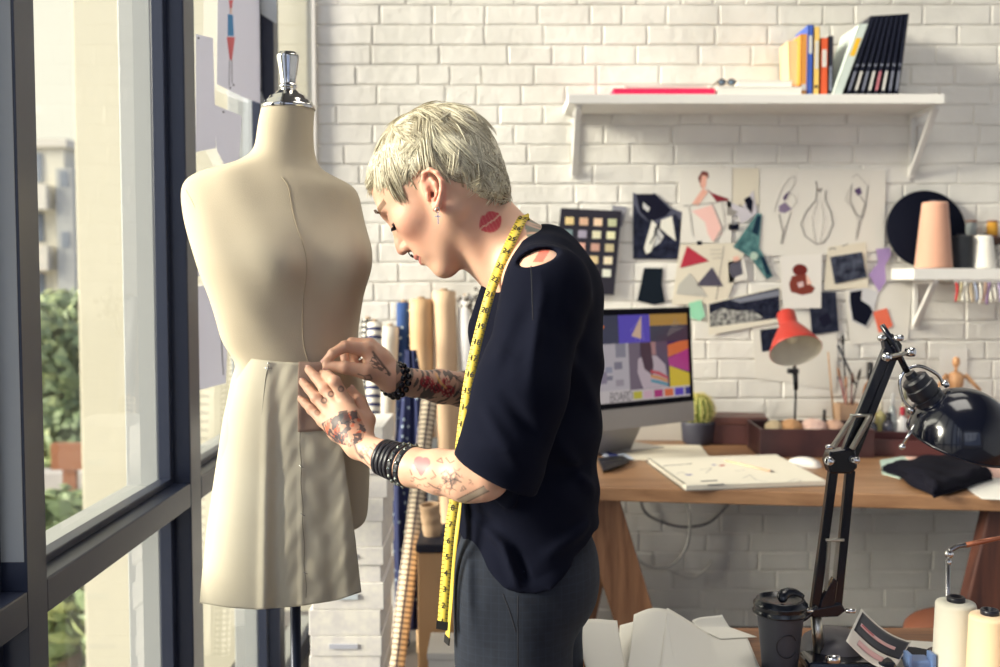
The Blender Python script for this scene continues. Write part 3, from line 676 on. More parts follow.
# ================================================================== SHELVES
shelf_m = mat('white_shelf_paint', (228, 226, 222), 0.5)
def bracket(x, z, parent, depth=0.23, h=0.24, w=0.018):
    b = MB(); b.box((x-w/2, 3.984, z-h), (x+w/2, 3.997, z)); b.box((x-w/2, 4-depth, z-0.014), (x+w/2, 3.99, z))
    b.bar((x, 4-depth+0.01, z-0.006), (x, 3.99, z-h+0.01), w*1.3, 0.014, (0, 1, 0)); b.build('bracket', shelf_m, parent, bevel=0.002)
def shelf_board(x0, x1, z, th, dp, label):
    t = thing('wall_shelf', ((x0+x1)/2, 3.9, z-0.25), label, 'shelf'); b = MB(); b.box((x0, 4-dp, z-th), (x1, 3.996, z)); b.build('board', shelf_m, t, bevel=0.002); return t
SZ = P(700, 94, 3.74).z
t = shelf_board(P(568, 94, 3.74).x, P(945, 94, 3.74).x, SZ, 0.034, 0.26, 'long white wall shelf with angled brackets high on the brick wall')
bracket(0.284, SZ-0.034, t); bracket(1.575, SZ-0.034, t)
S2 = 1.405
t = shelf_board(P(894, 270, 3.97).x, 2.25, S2, 0.042, 0.22, 'short white wall shelf carrying thread cones at the right')
bracket(1.60, S2-0.042, t, 0.2, 0.19); bracket(2.15, S2-0.042, t, 0.2, 0.19)
# ribbon samples hung below the right shelf
rt = thing('ribbon_sample_strip', (1.85, 3.79, S2-0.12), 'row of thin multicoloured ribbon samples hanging under the right shelf', 'ribbon samples')
mb = MB(); mb.box((1.66, 3.785, S2-0.05), (2.2, 3.795, S2-0.042)); mb.build('rail', shelf_m, rt)
rc = [(214, 60, 60), (206, 190, 150), (236, 232, 220), (232, 226, 210), (210, 190, 160), (180, 190, 214), (238, 232, 220), (196, 160, 140), (150, 120, 160), (232, 228, 214), (220, 214, 206), (190, 176, 210), (236, 220, 200), (160, 140, 130)]
for i in range(36):
    x = 1.668+i*0.0147; mb = MB(); w = random.uniform(0.004, 0.0055)
    L = random.uniform(0.07, 0.082)
    mb.grid(lambda u, v: (x-w+2*w*u+0.004*math.sin(v*3+i), 3.789-0.003*math.sin(v*5+i), S2-0.05-L*v), 3, 6, 0.0008)
    mb.build('ribbon', mat('ribbon_%d' % (i % len(rc)), rc[i % len(rc)], 0.6), rt)

# ---- books and papers on the upper shelf
def book(px0, px1, ytop, Yf, col, label, lean=0.0, thick=None, m=None, title=None, group='books on the upper shelf', depth=0.16, cat='book'):
    """book standing on the shelf: spine faces the room; px0/px1 foot of spine"""
    a = P(px0, 95, Yf).x; b = P(px1, 95, Yf).x; h = (P(px0, ytop, Yf).z-SZ)
    t = thing('book', ((a+b)/2, Yf+depth/2, SZ), label, cat, group)
    sh = math.tan(lean)
    def K(x, y, z): return (x+sh*z, y, SZ+0.0005+z)
    cm = m or mat('cover_'+label[:28].replace(' ', '_'), col, 0.5)
    w = b-a; e = min(0.0022, w*0.2)
    def sl(x0, x1, y0, y1, z0, z1): 
        mbx = MB(); mbx.add([K(x0,y0,z0),K(x1,y0,z0),K(x1,y1,z0),K(x0,y1,z0),K(x0,y0,z1),K(x1,y0,z1),K(x1,y1,z1),K(x0,y1,z1)], [(0,3,2,1),(4,5,6,7),(0,1,5,4),(1,2,6,5),(2,3,7,6),(3,0,4,7)]); return mbx
    c = MB()
    for bx in ((a, a+e, Yf, Yf+depth, 0, h), (b-e, b, Yf, Yf+depth, 0, h), (a, b, Yf, Yf+e, 0, h)):
        q = sl(*bx); c.add(q.v, q.f, 0)
    c.build('cover', cm, t)
    sl(a+e, b-e, Yf+e, Yf+depth-0.004, 0.003, h-0.004).build('pages', mat('book_pages', (226, 218, 200), 0.9), t)
    if title:
        q = MB()
        for (z0, z1, k) in title:
            r_ = sl(a+w*0.22, b-w*0.22, Yf-0.0006, Yf+0.0002, h*z0, h*z1); r_.build('spine_label', mat('title_%s' % k, {'w': (214, 212, 206), 'y': (240, 190, 40), 'k': (30, 30, 36), 'p': (196, 120, 130), 'g': (120, 124, 140)}[k], 0.5), t)
    return t
BY = 3.79
mbk = [(800, 807, 34, 3.80, (222, 150, 60), 'tan orange book with a wide cover, leftmost of the upright books', [(0.1, 0.2, 'w')]),
       (807, 812.5, 25, BY, (66, 96, 186), 'blue book standing between tan and yellow books', [(0.6, 0.85, 'w')]),
       (813, 819, 27, BY, (244, 202, 110), 'yellow book standing left of the orange-red one', [(0.12, 0.16, 'k'), (0.4, 0.8, 'w')]),
       (820, 827.5, 38, BY, (222, 92, 50), 'orange-red book standing in the short row', [(0.5, 0.8, 'w')]),
       (828, 832.5, 36, BY, (40, 38, 52), 'thin dark book right of the orange-red one', [(0.1, 0.5, 'g')])]
for a, b, yt, Y, c_, lb, ti in mbk: book(a, b, yt, Y, c_, lb, title=ti)
book(790, 799.5, 41, 3.84, (240, 196, 150), 'peach paperback leaning at the left end of the upright books', lean=-0.04, depth=0.12)
book(833, 842, 24, 3.765, (206, 218, 212), 'pale blue-green magazine leaning with a yellow label', lean=0.345, title=[(0.55, 0.8, 'y')], depth=0.2)
dk = mat('dark_magazine', (22, 26, 44), 0.35); 
for i in range(8):
    x = 845.5+i*6.9; ln = math.atan((24-2.15*i)/79)
    book(x, x+4.5, 16-i*0.3, 3.765, None, 'dark navy magazine %s' % ['leaning hardest against the pale magazine', 'second from the pale magazine', 'third from the pale magazine', 'beside the light spine line, fourth of eight', 'with pinkish title, fifth of eight', 'with grey title, sixth of eight', 'second from the right end', 'at the right end of the row'][i],
         lean=ln, m=dk, depth=0.2, title=[(0.06, 0.3, 'gwgwpwgg'[i]), (0.36, 0.39, 'g')], group='dark magazines on the upper shelf', cat='magazine')
def slab(name, x0, x1, Y0, Y1, z0, z1, m, label, cat, group=None, rot=0.0, bev=0.001, lines=True):
    t = thing(name, ((x0+x1)/2, (Y0+Y1)/2, z0), label, cat, group); c = Vector(((x0+x1)/2, (Y0+Y1)/2, 0)); q = Matrix.Rotation(rot, 3, 'Z')
    mb = MB(); e = min(0.002, (z1-z0)*0.2)
    mb.box((x0, Y0, z0), (x1, Y1, z0+e), rot=q, piv=c); mb.box((x0, Y0, z1-e), (x1, Y1, z1), rot=q, piv=c); mb.build('cover', m, t, bevel=bev)
    mb = MB(); mb.box((x0+e, Y0+e, z0+e), (x1-e, Y1-e, z1-e), rot=q, piv=c); mb.build('pages', m if name == 'folder' else mat('pad_pages', (232, 230, 222), 0.85), t)
    return t
pink = mat('hot_pink_cover', (232, 30, 92), 0.5); wc = mat('white_cover', (236, 234, 228), 0.6)
slab('folder', P(613, 95, 3.78).x, P(715, 95, 3.78).x, 3.77, 3.96, SZ+0.0005, SZ+0.026, pink, 'hot pink folder lying flat on the upper shelf', 'folder')
slab('paper_pad', P(624, 95, 3.80).x, P(707, 95, 3.80).x, 3.79, 3.96, SZ+0.0265, SZ+0.038, wc, 'white pad lying on the hot pink folder', 'paper pad')
slab('paper_pad', P(716, 95, 3.78).x, P(801, 95, 3.78).x, 3.77, 3.96, SZ+0.0005, SZ+0.032, wc, 'thick white pad lying flat on the upper shelf, lower of two', 'paper pad', rot=0.02)
slab('paper_pad', P(738, 95, 3.80).x, P(792, 95, 3.80).x, 3.79, 3.96, SZ+0.0325, SZ+0.058, wc, 'smaller white pad on top of the thick one', 'paper pad', rot=-0.03)
t = thing('eyeglasses', P(727, 84, 3.82), 'dark framed eyeglasses with pale lenses on the white pads', 'eyeglasses')
mb = MB()
for sx in (-1, 1):
    c = P(724, 80, 3.80)+Vector((0.018*sx+0.01, 0, -0.008)); ring = [c+Vector((0.015*math.cos(k*PI/8), 0, 0.010*math.sin(k*PI/8))) for k in range(17)]; mb.tube(ring, 0.0022, 6)
c = P(724, 80, 3.80); mb.tube([c+Vector((-0.024, 0, -0.004)), c+Vector((-0.03, 0.05, -0.012)), c+Vector((-0.035, 0.09, -0.02))], 0.0018, 6); mb.tube([c+Vector((0.043, 0, -0.004)), c+Vector((0.046, 0.05, -0.012)), c+Vector((0.05, 0.09, -0.02))], 0.0018, 6)
mb.build('frame', mat('tortoise_frame', (96, 70, 40), 0.35), t)
mb = MB()
for sx in (-1, 1):
    c = P(724, 80, 3.80)+Vector((0.018*sx+0.01, 0.0, -0.008)); mb.lathe([(0.0138, -0.0006), (0.0138, 0.0006)], c, (0, 1, 0), 20)
mb.build('lens', mat('lens_grey', (110, 130, 150), 0.15), t)

# ---- right shelf
mb = MB(); c = P(926, 234, 3.955); rad = 39.5*M_PX(3.93)
c.z = S2+rad*math.cos(0.1)+0.001
t = thing('round_mirror', (c.x, 3.955, S2), 'round black disc leaning on the wall behind the peach cone', 'disc')
ax = Vector((0, -1, 0.16)).normalized()
mb.lathe([(rad*0.97, -0.006), (rad, -0.003), (rad, 0.003), (rad*0.985, 0.005)], c, ax, 64); mb.build('disc', mat('black_disc', (6, 10, 28), 0.8, spec=0.15), t)
def spool(c, r0, r1, h, m, label, group, rim=True, name='thread_cone', top=None, wind=True):
    t = thing(name, c, label, 'thread'); t['group'] = group; mb = MB(); prof = [(r0*0.85, 0.0), (r0, 0.004)]
    n = 26
    for i in range(n+1):
        v = i/n; r_ = r0+(r1-r0)*v; prof.append((r_+(0.0004 if i % 2 else 0), 0.005+(h-0.01)*v))
    prof += [(r1*0.9, h-0.002), (r1*0.3, h)]
    mb.lathe(prof, c, seg=36); mb.build('thread', m, t)
    if rim:
        q = MB(); q.lathe([(r1*0.2, h-0.004), (r1*0.42, h-0.002), (r1*0.42, h+0.006), (r1*0.3, h+0.006), (r1*0.28, h-0.004)], c, seg=20, cap=False); q.build('core', top or mat('core_dark', (30, 32, 44), 0.4), t)
    return t
def thread(name, col, **k): return mat(name, col, 0.75, bump=(900, 0.25, (0.2, 0.2, 4)), sheen=0.2, **k)
Yc = 3.845
def on2(px, Y=Yc): return Vector((P(px, 270, Y).x, Y, S2))
g2 = 'thread on the right shelf'
spool(on2(933.5), 18.0*M_PX(Yc), 12.2*M_PX(Yc), 0.247, thread('peach_thread', (206, 156, 132)), 'tall dusty peach thread cone in front of the black disc', g2)
spool(on2(961, 3.85), 11.5*M_PX(Yc), 10.5*M_PX(Yc), 0.123, thread('black_thread', (10, 18, 30)), 'black thread cone between peach and white cones', g2)
spool(on2(982, 3.85), 13*M_PX(Yc), 9.0*M_PX(Yc), 0.124, thread('white_thread', (236, 232, 222)), 'white thread cone on the right shelf', g2)
spool(on2(1003, 3.86), 12*M_PX(Yc), 9.0*M_PX(Yc), 0.09, mat('speckled_thread', (222, 218, 210), 0.8, noise=(160, (60, 56, 66), 1.0)), 'white and black speckled spool at the photo edge', g2)
# small stack box carrying bobbins
mb = MB(); a = P(958, 240, 3.93).x; mb.box((a+0.05, 3.905, S2), (a+0.29, 3.985, S2+0.118)); o = tag(mb.build('storage_box', mat('dark_brown_card', (74, 50, 40), 0.7), bevel=0.002), 'dark brown box behind the cones carrying small spools', 'box')
def bobbin(c, col, label):
    t = thing('thread_spool', c, label, 'thread'); t['group'] = 'small spools on the brown box'
    for z, nm in ((0, 'base'), (0.058, 'top')):
        q = MB(); q.lathe([(0.020, 0), (0.022, 0.002), (0.022, 0.006), (0.018, 0.008)] if z == 0 else [(0.018, 0), (0.020, 0.002), (0.020, 0.006), (0.012, 0.008)], Vector(c)+Vector((0, 0, z)), seg=20); q.build('flange_'+nm, mat('spool_wood', (150, 104, 84), 0.5), t)
    q = MB(); q.lathe([(0.019, 0.008), (0.021, 0.012), (0.020, 0.05), (0.017, 0.058)], c, seg=24); q.build('thread', thread('th_'+label[:10], col), t)
for px, col, lb in ((971, (150, 156, 156), 'silver grey spool on the brown box'), (992, (220, 160, 50), 'golden yellow spool on the brown box'), (1014, (150, 60, 50), 'rust spool on the brown box past the golden one')):
    bobbin(Vector((P(px, 240, 3.945).x, 3.945, S2+0.118)), col, lb)
# ================================================================== THE DESK BY THE WALL
DZ = 0.75
oak = wood('oak_desk', (170, 130, 96), (134, 98, 70), 0.42, 'X'); oak_z = wood('oak_leg', (170, 124, 90), (122, 84, 60), 0.5, 'Z'); dkwood = wood('dark_leg_wood', (96, 58, 46), (58, 34, 32), 0.5, 'Z')
fl = PZ(560, 486, DZ); fr = PZ(1000, 497, DZ); dirx = (fr-fl).normalized(); slope = dirx.y/dirx.x
x0, x1 = 0.16, 2.15; yf = lambda x: fl.y+slope*(x-fl.x)
t = thing('work_desk', ((x0+x1)/2, 3.5, 0), 'long oak work desk against the white brick wall', 'desk')
mb = MB(); th = 0.042
mb.prism([(x0, yf(x0), DZ-th), (x1, yf(x1), DZ-th), (x1, 3.975, DZ-th), (x0, 3.975, DZ-th)], (0, 0, th)); mb.build('tabletop', oak, t, bevel=0.004)
def leg(a, b, w, d, m): 
    q = MB(); q.bar(a, b, d, w, (1, 0, 0), 0); return q.build('leg', m, t, bevel=0.004)
ya = yf(0.45)+0.10
A = P(600, 500, ya); A.z = DZ-th; B = P(648, 660, ya); k = (0-A.z)/(B.z-A.z); B = A+(B-A)*k
leg(A+Vector((-0.01, 0, 0)), B, 0.125, 0.045, oak_z)
leg(A+Vector((0.02, 0.10, 0)), A+Vector((-0.12, 0.12, -(DZ-th))), 0.12, 0.045, oak_z)
leg(A+Vector((-0.01, 0.62, 0)), B+Vector((0, 0.62, 0)), 0.10, 0.045, oak_z)
yb = yf(1.5)+0.12
A2 = Vector((1.60, yb, DZ-th)); B2 = Vector((1.355, yb, 0.0))
q = MB(); 
q.prism([(1.43, yb-0.03, DZ-th), (1.75, yb-0.03, DZ-th), (1.62, yb-0.03, 0), (1.28, yb-0.03, 0)], (0, 0.06, 0)); q.build('leg', dkwood, t, bevel=0.006)
q = MB(); q.bar((1.60, yb+0.02, 0.50), (2.1, yb+0.02, 0.48), 0.04, 0.09); q.build('cross_rail', dkwood, t, bevel=0.004)
leg((2.05, yb, DZ-th), (2.1, yb, 0), 0.12, 0.06, dkwood)
# foot of some dark leather seat beside the desk leg
t2 = thing('stool', (1.2, 2.75, 0), 'brown leather stool edge showing behind the near table at right', 'stool')
c = P(945, 625, 2.6); mb = MB(); mb.sphere((c.x+0.06, 2.62, c.z-0.03), (0.15, 0.15, 0.055), 24, 12); mb.build('seat', mat('brown_leather', (104, 62, 46), 0.45, bump=(40, 0.3)), t2)
for dx, dy in ((-0.09, -0.09), (0.09, -0.09), (-0.09, 0.09), (0.09, 0.09)):
    q = MB(); q.tube([(c.x+0.06+dx, 2.62+dy, c.z-0.05), (c.x+0.06+dx*1.3, 2.62+dy*1.3, 0.0)], 0.014, 10); q.build('leg', dkwood, t2)
t2.location = t2.location
# cables under the desk
wc_ = mat('grey_cable', (190, 188, 184), 0.5)
def cable(pts, Y, label, m=wc_, r=0.006):
    o = MB(); o.tube(spline([P(x, y, Y) for x, y in pts], 40), r, 8); tag(o.build('cable', m), label, 'cable', 'cables under the desk')
cable([(640, 500), (646, 513), (662, 522), (685, 527), (710, 522), (732, 500)], 3.97, 'dark grey cable sagging under the desk', mat('dark_cable', (110, 108, 112), 0.5), 0.005)
cable([(684, 498), (690, 520), (686, 548), (670, 566), (648, 566), (634, 556)], 3.95, 'pale cable looping down under the desk')
cable([(668, 570), (690, 578), (706, 570), (712, 560)], 3.98, 'white painted cable clipped low on the brick wall', mat('painted_cable', (206, 202, 196), 0.6), 0.005)

# ---------------------------------------------------------------- monitor
SR = P(689, 307, 3.72); SRb = P(695.5, 400, 3.72)
yawm = R(37); ux = Vector((math.cos(yawm), math.sin(yawm), 0)); nx = Vector((math.sin(yawm), -math.cos(yawm), 0)); tilt = 0.07
uz = (Vector((0, 0, 1))*math.cos(tilt) - nx*math.sin(tilt)).normalized(); nn = (nx*math.cos(tilt)+Vector((0, 0, 1))*math.sin(tilt)).normalized()
MW, MH = 0.60, 0.337; org = SR + Vector((0.004, 0, 0)) - ux*MW       # top left corner
mo = thing('computer_monitor', (org.x+0.3, 3.6, DZ), 'all-in-one computer monitor showing a mood board, grey chin and foot', 'monitor')
def MP(u, v, w=0): return org + ux*u - uz*v + nn*w              # metres from the top left corner
def mplate(u0, v0, u1, v1, w0, w1, mb, mi=0): mb.prism([MP(u0, v0, w0), MP(u0, v1, w0), MP(u1, v1, w0), MP(u1, v0, w0)], nn*(w1-w0), mi)
mb = MB(); mplate(0, 0, MW, MH, -0.006, 0.0, mb); mb.build('bezel', mat('monitor_black', (3, 4, 16), 0.5, spec=0.1), mo, bevel=0.002)
mb = MB()
prof = [(0, -0.006), (0.0, -0.01), (0.12, -0.04), (MH*0.6, -0.055), (MH, -0.03), (MH+0.07, -0.012), (MH+0.07, -0.006)]
mb.prism([MP(0.002, v, w) for v, w in prof], ux*(MW-0.004)); 
mb.build('back_shell', mat('monitor_silver', (158, 154, 152), 0.45, metal=0.3), mo)
mb = MB(); mplate(0, MH, MW, MH+0.072, -0.006, 0.0, mb); mb.build('chin', MATS['monitor_silver'], mo, bevel=0.002)
mc = MP(MW/2, MH+0.03, -0.03); mb = MB()
fb = Vector((mc.x+0.02, mc.y+0.0, DZ))
mb.prism([mc-ux*0.09, mc+ux*0.09, Vector((fb.x, fb.y, DZ+0.008))+ux*0.10-nn*0.12, Vector((fb.x, fb.y, DZ+0.008))-ux*0.10-nn*0.12], -nn*0.01); mb.build('stand', MATS['monitor_silver'], mo)
mb = MB(); f0 = Vector((P(615, 440, 3.6).x-0.12, 3.66, DZ)); nxf = Vector((nx.x, nx.y, 0)).normalized()
fc = Vector((0.40, 3.80, DZ+0.0006))
mb.prism([fc-ux*0.12-nxf*0.05, fc+ux*0.12-nxf*0.05, fc+ux*0.12+nxf*0.17, fc-ux*0.12+nxf*0.17], (0, 0, 0.007)); mb.build('foot', MATS['monitor_silver'], mo, bevel=0.003)
def em(name, col, s=0.55): return mat('screen_'+name, tuple(int(c*0.35) for c in col), 0.25, emit=(col, s))
scr = MB(); sm = []
def patch(u0, v0, u1, v1, m, w=0.0006):
    if m not in sm: sm.append(m)
    mplate(u0, v0, u1, v1, 0.0, w, scr, sm.index(m))
def spoly(pts, m, w=0.001):
    if m not in sm: sm.append(m)
    scr.prism([MP(u, v, 0.0) for u, v in pts], nn*w, sm.index(m))
def U(px):
    a = (px-500)/FP*1.002; m_ = MP(0, 0.18); return (a*m_.y-m_.x)/(ux.x-a*ux.y)
_U = 0            # screen columns measured on the photo
patch(0.015, 0.022, MW-0.02, MH-0.02, em('paper', (206, 196, 196)), 0.0004)
patch(0.015, 0.022, U(620), 0.118, em('slate', (52, 54, 80))); patch(U(619.5), 0.022, U(651), 0.118, em('violet', (88, 70, 190))); patch(U(651), 0.022, MW-0.02, 0.062, em('gold', (188, 142, 60)))
patch(U(651), 0.062, MW-0.02, 0.118, em('slate2', (58, 60, 78)))
spoly([(U(643), 0.026), (U(632.5), 0.094), (U(642), 0.106)], em('cone', (222, 186, 160)))
for a in range(5):
    q = -0.9+a*0.35; spoly([(U(643), 0.030), (U(643)-0.06*math.cos(q+1.2), 0.03+0.075*math.sin(q+1.4)+0.012), (U(643)-0.06*math.cos(q+1.2)+0.002, 0.03+0.075*math.sin(q+1.4)+0.012)], em('line_v', (150, 140, 220)), 0.0008)
spoly([(0.02+U(603)-0.02, 0.052), (U(606), 0.058), (U(604), 0.068)], em('orange_dot', (230, 120, 40)))
for a in range(6):
    x = U(668)+a*0.012; spoly([(x, 0.10-a*0.004), (x+0.045-a*0.004, 0.04+a*0.006), (x+0.047-a*0.004, 0.04+a*0.006), (x+0.003, 0.10-a*0.004)], em('wire', (150, 146, 140)), 0.0008)
patch(0.015, 0.118, U(629), MH-0.062, em('greyboard', (190, 182, 188)))
for (a, b, c_, d_, cc) in ((U(616), 0.118, U(626), 0.165, (140, 136, 150)), (U(605), 0.195, U(612), 0.215, (150, 150, 168)), (U(614), 0.18, U(622), 0.205, (130, 124, 140)), (U(606), 0.225, U(612), 0.24, (128, 124, 140)), (U(615), 0.24, U(623), 0.262, (160, 150, 160)), (0.05, 0.14, 0.12, 0.19, (150, 150, 168)), (0.13, 0.21, 0.18, 0.25, (140, 130, 150))):
    patch(a, b, c_, d_, em('g%d%d' % (int(b*1000), int(d_*1000)), cc), 0.001)
# fashion photograph on the screen
patch(U(629), 0.118, U(668), MH-0.058, em('photo_bg', (92, 78, 100))); patch(U(629), 0.118, U(640), MH-0.058, em('photo_wall', (116, 100, 116)), 0.0009)
spoly([(U(641), 0.118), (U(651), 0.118), (U(653), 0.2), (U(652), 0.235), (U(644), 0.21), (U(641), 0.16)], em('hair', (72, 44, 60)), 0.0016)
spoly([(U(638), 0.175), (U(646), 0.16), (U(657), 0.168), (U(665), 0.2), (U(667), 0.278), (U(642), 0.278), (U(637), 0.22)], em('tee', (196, 178, 186)), 0.0012)
spoly([(U(646), 0.118), (U(656), 0.118), (U(656), 0.165), (U(650), 0.16)], em('face', (176, 130, 130)), 0.0014)
for kk, cc in enumerate(((200, 80, 90), (214, 150, 90), (90, 150, 170))):
    spoly([(U(650), 0.215+kk*0.016), (U(658), 0.222+kk*0.016), (U(667), 0.242+kk*0.012), (U(667), 0.252+kk*0.012), (U(658), 0.234+kk*0.016), (U(650), 0.225+kk*0.016)], em('stripe%d' % kk, cc), 0.0018)
patch(U(668), 0.118, MW-0.02, MH-0.058, em('navy', (40, 36, 90)))
spoly([(U(668), 0.132), (U(680), 0.12), (MW-0.02, 0.118), (MW-0.02, 0.15), (U(668), 0.175)], em('tangerine', (230, 120, 70)), 0.001)
spoly([(U(668), 0.178), (MW-0.02, 0.148), (MW-0.02, 0.23), (U(669), 0.205)], em('magenta', (188, 62, 140)), 0.0012)
spoly([(U(669), 0.205), (MW-0.02, 0.235), (MW-0.02, MH-0.058), (U(669), MH-0.058)], em('yellow', (226, 196, 50)), 0.0012)
for kk, cc in enumerate(((196, 186, 60), (214, 176, 190), (178, 46, 120), (226, 110, 60), (92, 66, 190), (40, 40, 130))):
    x = U(632+kk*10.4); patch(x, MH-0.052, min(U(632+kk*10.4+8.6), MW-0.02), MH-0.026, em('chip%d' % kk, cc), 0.001)
scr.build('screen', sm, mo)
# lettering BOARD, cut as outlines
def text_obj(body, size, loc, right, up, m, parent, name='lettering', thick=0.0004, align='LEFT'):
    cu = bpy.data.curves.new(name, 'FONT'); cu.body = body; cu.size = size; cu.extrude = thick; cu.offset = size*0.012; cu.align_x = align; o = bpy.data.objects.new(name, cu); COL.objects.link(o)
    dg = bpy.context.evaluated_depsgraph_get(); me = bpy.data.meshes.new_from_object(o.evaluated_get(dg)); bpy.data.objects.remove(o)
    right = Vector(right).normalized(); up = Vector(up).normalized(); n = right.cross(up); up = n.cross(right)
    Mx = Matrix((right, up, n)).transposed().to_4x4(); Mx.translation = Vector(loc)-wloc(parent); me.transform(Mx); me.materials.clear(); me.materials.append(m)
    o = bpy.data.objects.new(name, me); COL.objects.link(o); o.parent = parent; return o
lt = MB(); u0 = U(608.3); LW = (U(631)-U(608.3))/5; LH = 0.030; lw = 0.0022
def lstroke(k, pts):
    for a, b in zip(pts[:-1], pts[1:]):
        A_ = MP(u0+LW*(k+0.1+0.72*a[0]), MH-0.024-LH*a[1], 0.002); B_ = MP(u0+LW*(k+0.1+0.72*b[0]), MH-0.024-LH*b[1], 0.002); d = (B_-A_).normalized(); lt.bar(A_-d*lw*0.4, B_+d*lw*0.4, lw, 0.0006, tuple(nn))
oval5 = [(0.5+0.5*math.cos(t_), 0.5+0.5*math.sin(t_)) for t_ in [2*PI*i/12 for i in range(13)]]
lstroke(0, [(0, 0), (0, 1), (0.7, 1), (0.9, 0.78), (0.7, 0.53), (0, 0.53)]); lstroke(0, [(0.7, 0.53), (1, 0.27), (0.75, 0), (0, 0)])
lstroke(1, oval5); lstroke(2, [(0, 0), (0.5, 1), (1, 0)]); lstroke(2, [(0.2, 0.35), (0.8, 0.35)])
lstroke(3, [(0, 0), (0, 1), (0.75, 1), (0.95, 0.75), (0.7, 0.5), (0, 0.5)]); lstroke(3, [(0.55, 0.5), (1, 0)])
lstroke(4, [(0, 0), (0, 1), (0.55, 1), (0.95, 0.75), (0.95, 0.25), (0.55, 0), (0, 0)])
lt.build('lettering', em('ink', (40, 36, 60), 0.1), mo)

# ---------------------------------------------------------------- things on the desk
def flat_sheet(name, pts, z, m, label, cat, th=0.0006, marks=(), group=None, strokes=()):
    mb = MB(); mb.prism([PZ(x, y, z) for x, y in pts], (0, 0, th)); ms = [m]
    for (poly, mm) in marks:
        if mm not in ms: ms.append(mm)
        mb.prism([PZ(x, y, z+th) for x, y in poly], (0, 0, 0.0005), ms.index(mm))
    for (path, w, mm) in strokes:
        if mm not in ms: ms.append(mm)
        for a, b in zip(path[:-1], path[1:]):
            A_ = PZ(*a, z+th); B_ = PZ(*b, z+th); d = (B_-A_).normalized(); n = Vector((-d.y, d.x, 0))*w/2
            mb.prism([A_+n, B_+n, B_-n, A_-n], (0, 0, 0.0005), ms.index(mm))
    o = mb.build(name, ms); tag(o, label, cat, group); return o
flat_sheet('paper_sheet', [(614, 446), (700, 446), (711, 459.5), (632, 460.5)], DZ+0.0005, cream_p, 'blank white sheet lying below the monitor foot', 'paper', 0.004)
# paper stack behind the monitor
mb = MB(); mb.box((0.50, 3.92, DZ+0.0005), (0.70, 3.985, DZ+0.092)); mb.box((0.505, 3.917, DZ+0.0925), (0.69, 3.98, DZ+0.098))
tag(mb.build('paper_stack', mat('stack_paper', (218, 212, 204), 0.9, bump=(400, 0.5, (0.02, 0.02, 1))), bevel=0.001), 'stack of white paper behind the monitor beside the cactus', 'paper stack')
# phone and blue leaflet by the hip
ph = thing('mobile_phone', PZ(617, 466, DZ), 'black phone on the desk next to the person', 'phone'); z = DZ+0.0005
mb = MB(); mb.prism([PZ(x, y, z) for x, y in ((597, 461), (623, 458.5), (629.5, 463), (603, 473))], (0, 0, 0.012)); mb.build('case', mat('phone_black', (26, 28, 36), 0.3), ph, bevel=0.002)
mb = MB(); mb.prism([PZ(x, y, z+0.012) for x, y in ((600, 462), (622, 459.5), (627, 463), (604, 471))], (0, 0, 0.0008)); mb.build('screen', mat('phone_glass', (14, 16, 26), 0.08), ph)
flat_sheet('leaflet', [(598, 450), (612, 446), (634, 459), (608, 461)], DZ+0.005, mat('pale_blue_paper', (196, 206, 226), 0.7), 'pale blue leaflet sticking out by the phone', 'leaflet', 0.001, marks=[([(606, 452), (613, 450), (620, 457), (610, 458)], I('leaflet_navy', (50, 60, 120)))])
pc = MB(); a = PZ(600, 441, DZ); b = PZ(616, 449, DZ); pc.tube([a+Vector((0, 0, 0.012)), b+Vector((0, 0, 0.012))], 0.004, 8); tag(pc.build('pencil', mat('pencil_wood', (206, 150, 110), 0.6)), 'wooden pencil lying on the blue leaflet', 'pencil')
# cactus
c = PZ(698, 443, DZ); c.z = DZ+0.0005; cy = c.y+0.05; c = Vector((P(698, 430, 3.85).x, 3.85, DZ+0.0005))
t = thing('potted_cactus', c, 'round spiny cactus in a matte black pot', 'cactus')
mb = MB(); mb.lathe([(0.046, 0), (0.053, 0.004), (0.057, 0.012), (0.063, 0.075), (0.0635, 0.085), (0.058, 0.086), (0.056, 0.07), (0.0, 0.07)], c, seg=40, cap=False); mb.build('pot', mat('matte_black_pot', (52, 52, 66), 0.55), t)
mb = MB(); mb.lathe([(0.0, 0.069), (0.057, 0.071)], c, seg=24, cap=False); mb.build('soil', mat('soil', (70, 56, 44), 0.95, bump=(120, 0.8)), t)
mb = MB(); ns = 16; cc = c+Vector((0, 0, 0.125)); V = []; F = []; NR = 20; NS = ns*6
for i in range(NR+1):
    ph_ = PI*i/NR
    for k in range(NS):
        a = 2*PI*k/NS; rr = 0.054*(1+0.10*math.cos(ns*a)); V.append(cc+Vector((rr*math.sin(ph_)*math.cos(a), rr*math.sin(ph_)*math.sin(a), -0.062*math.cos(ph_))))
for i in range(NR):
    for k in range(NS): F.append((i*NS+k, i*NS+(k+1) % NS, (i+1)*NS+(k+1) % NS, (i+1)*NS+k))
mb.add(V, F, 0, True); body = mb.build('cactus_body', mat('cactus_green', (120, 132, 62), 0.6), t)
mb = MB()
for k in range(ns):
    a = 2*PI*k/ns
    for i in range(3, 19):
        ph_ = PI*i/NR; n = Vector((math.sin(ph_)*math.cos(a), math.sin(ph_)*math.sin(a), -math.cos(ph_))); p = cc+Vector((0.0594*n.x, 0.0594*n.y, 0.062*n.z))
        for j in range(7):
            d = (n*0.7+Vector((random.gauss(0, .7), random.gauss(0, .7), random.gauss(0, .7)))).normalized(); q = p+d*random.uniform(0.010, 0.017); s_ = d.orthogonal().normalized()*0.0010
            mb.add([p-s_, p+s_, p+d.cross(s_), q], [(0,1,3),(1,2,3),(2,0,3)], 0, False)
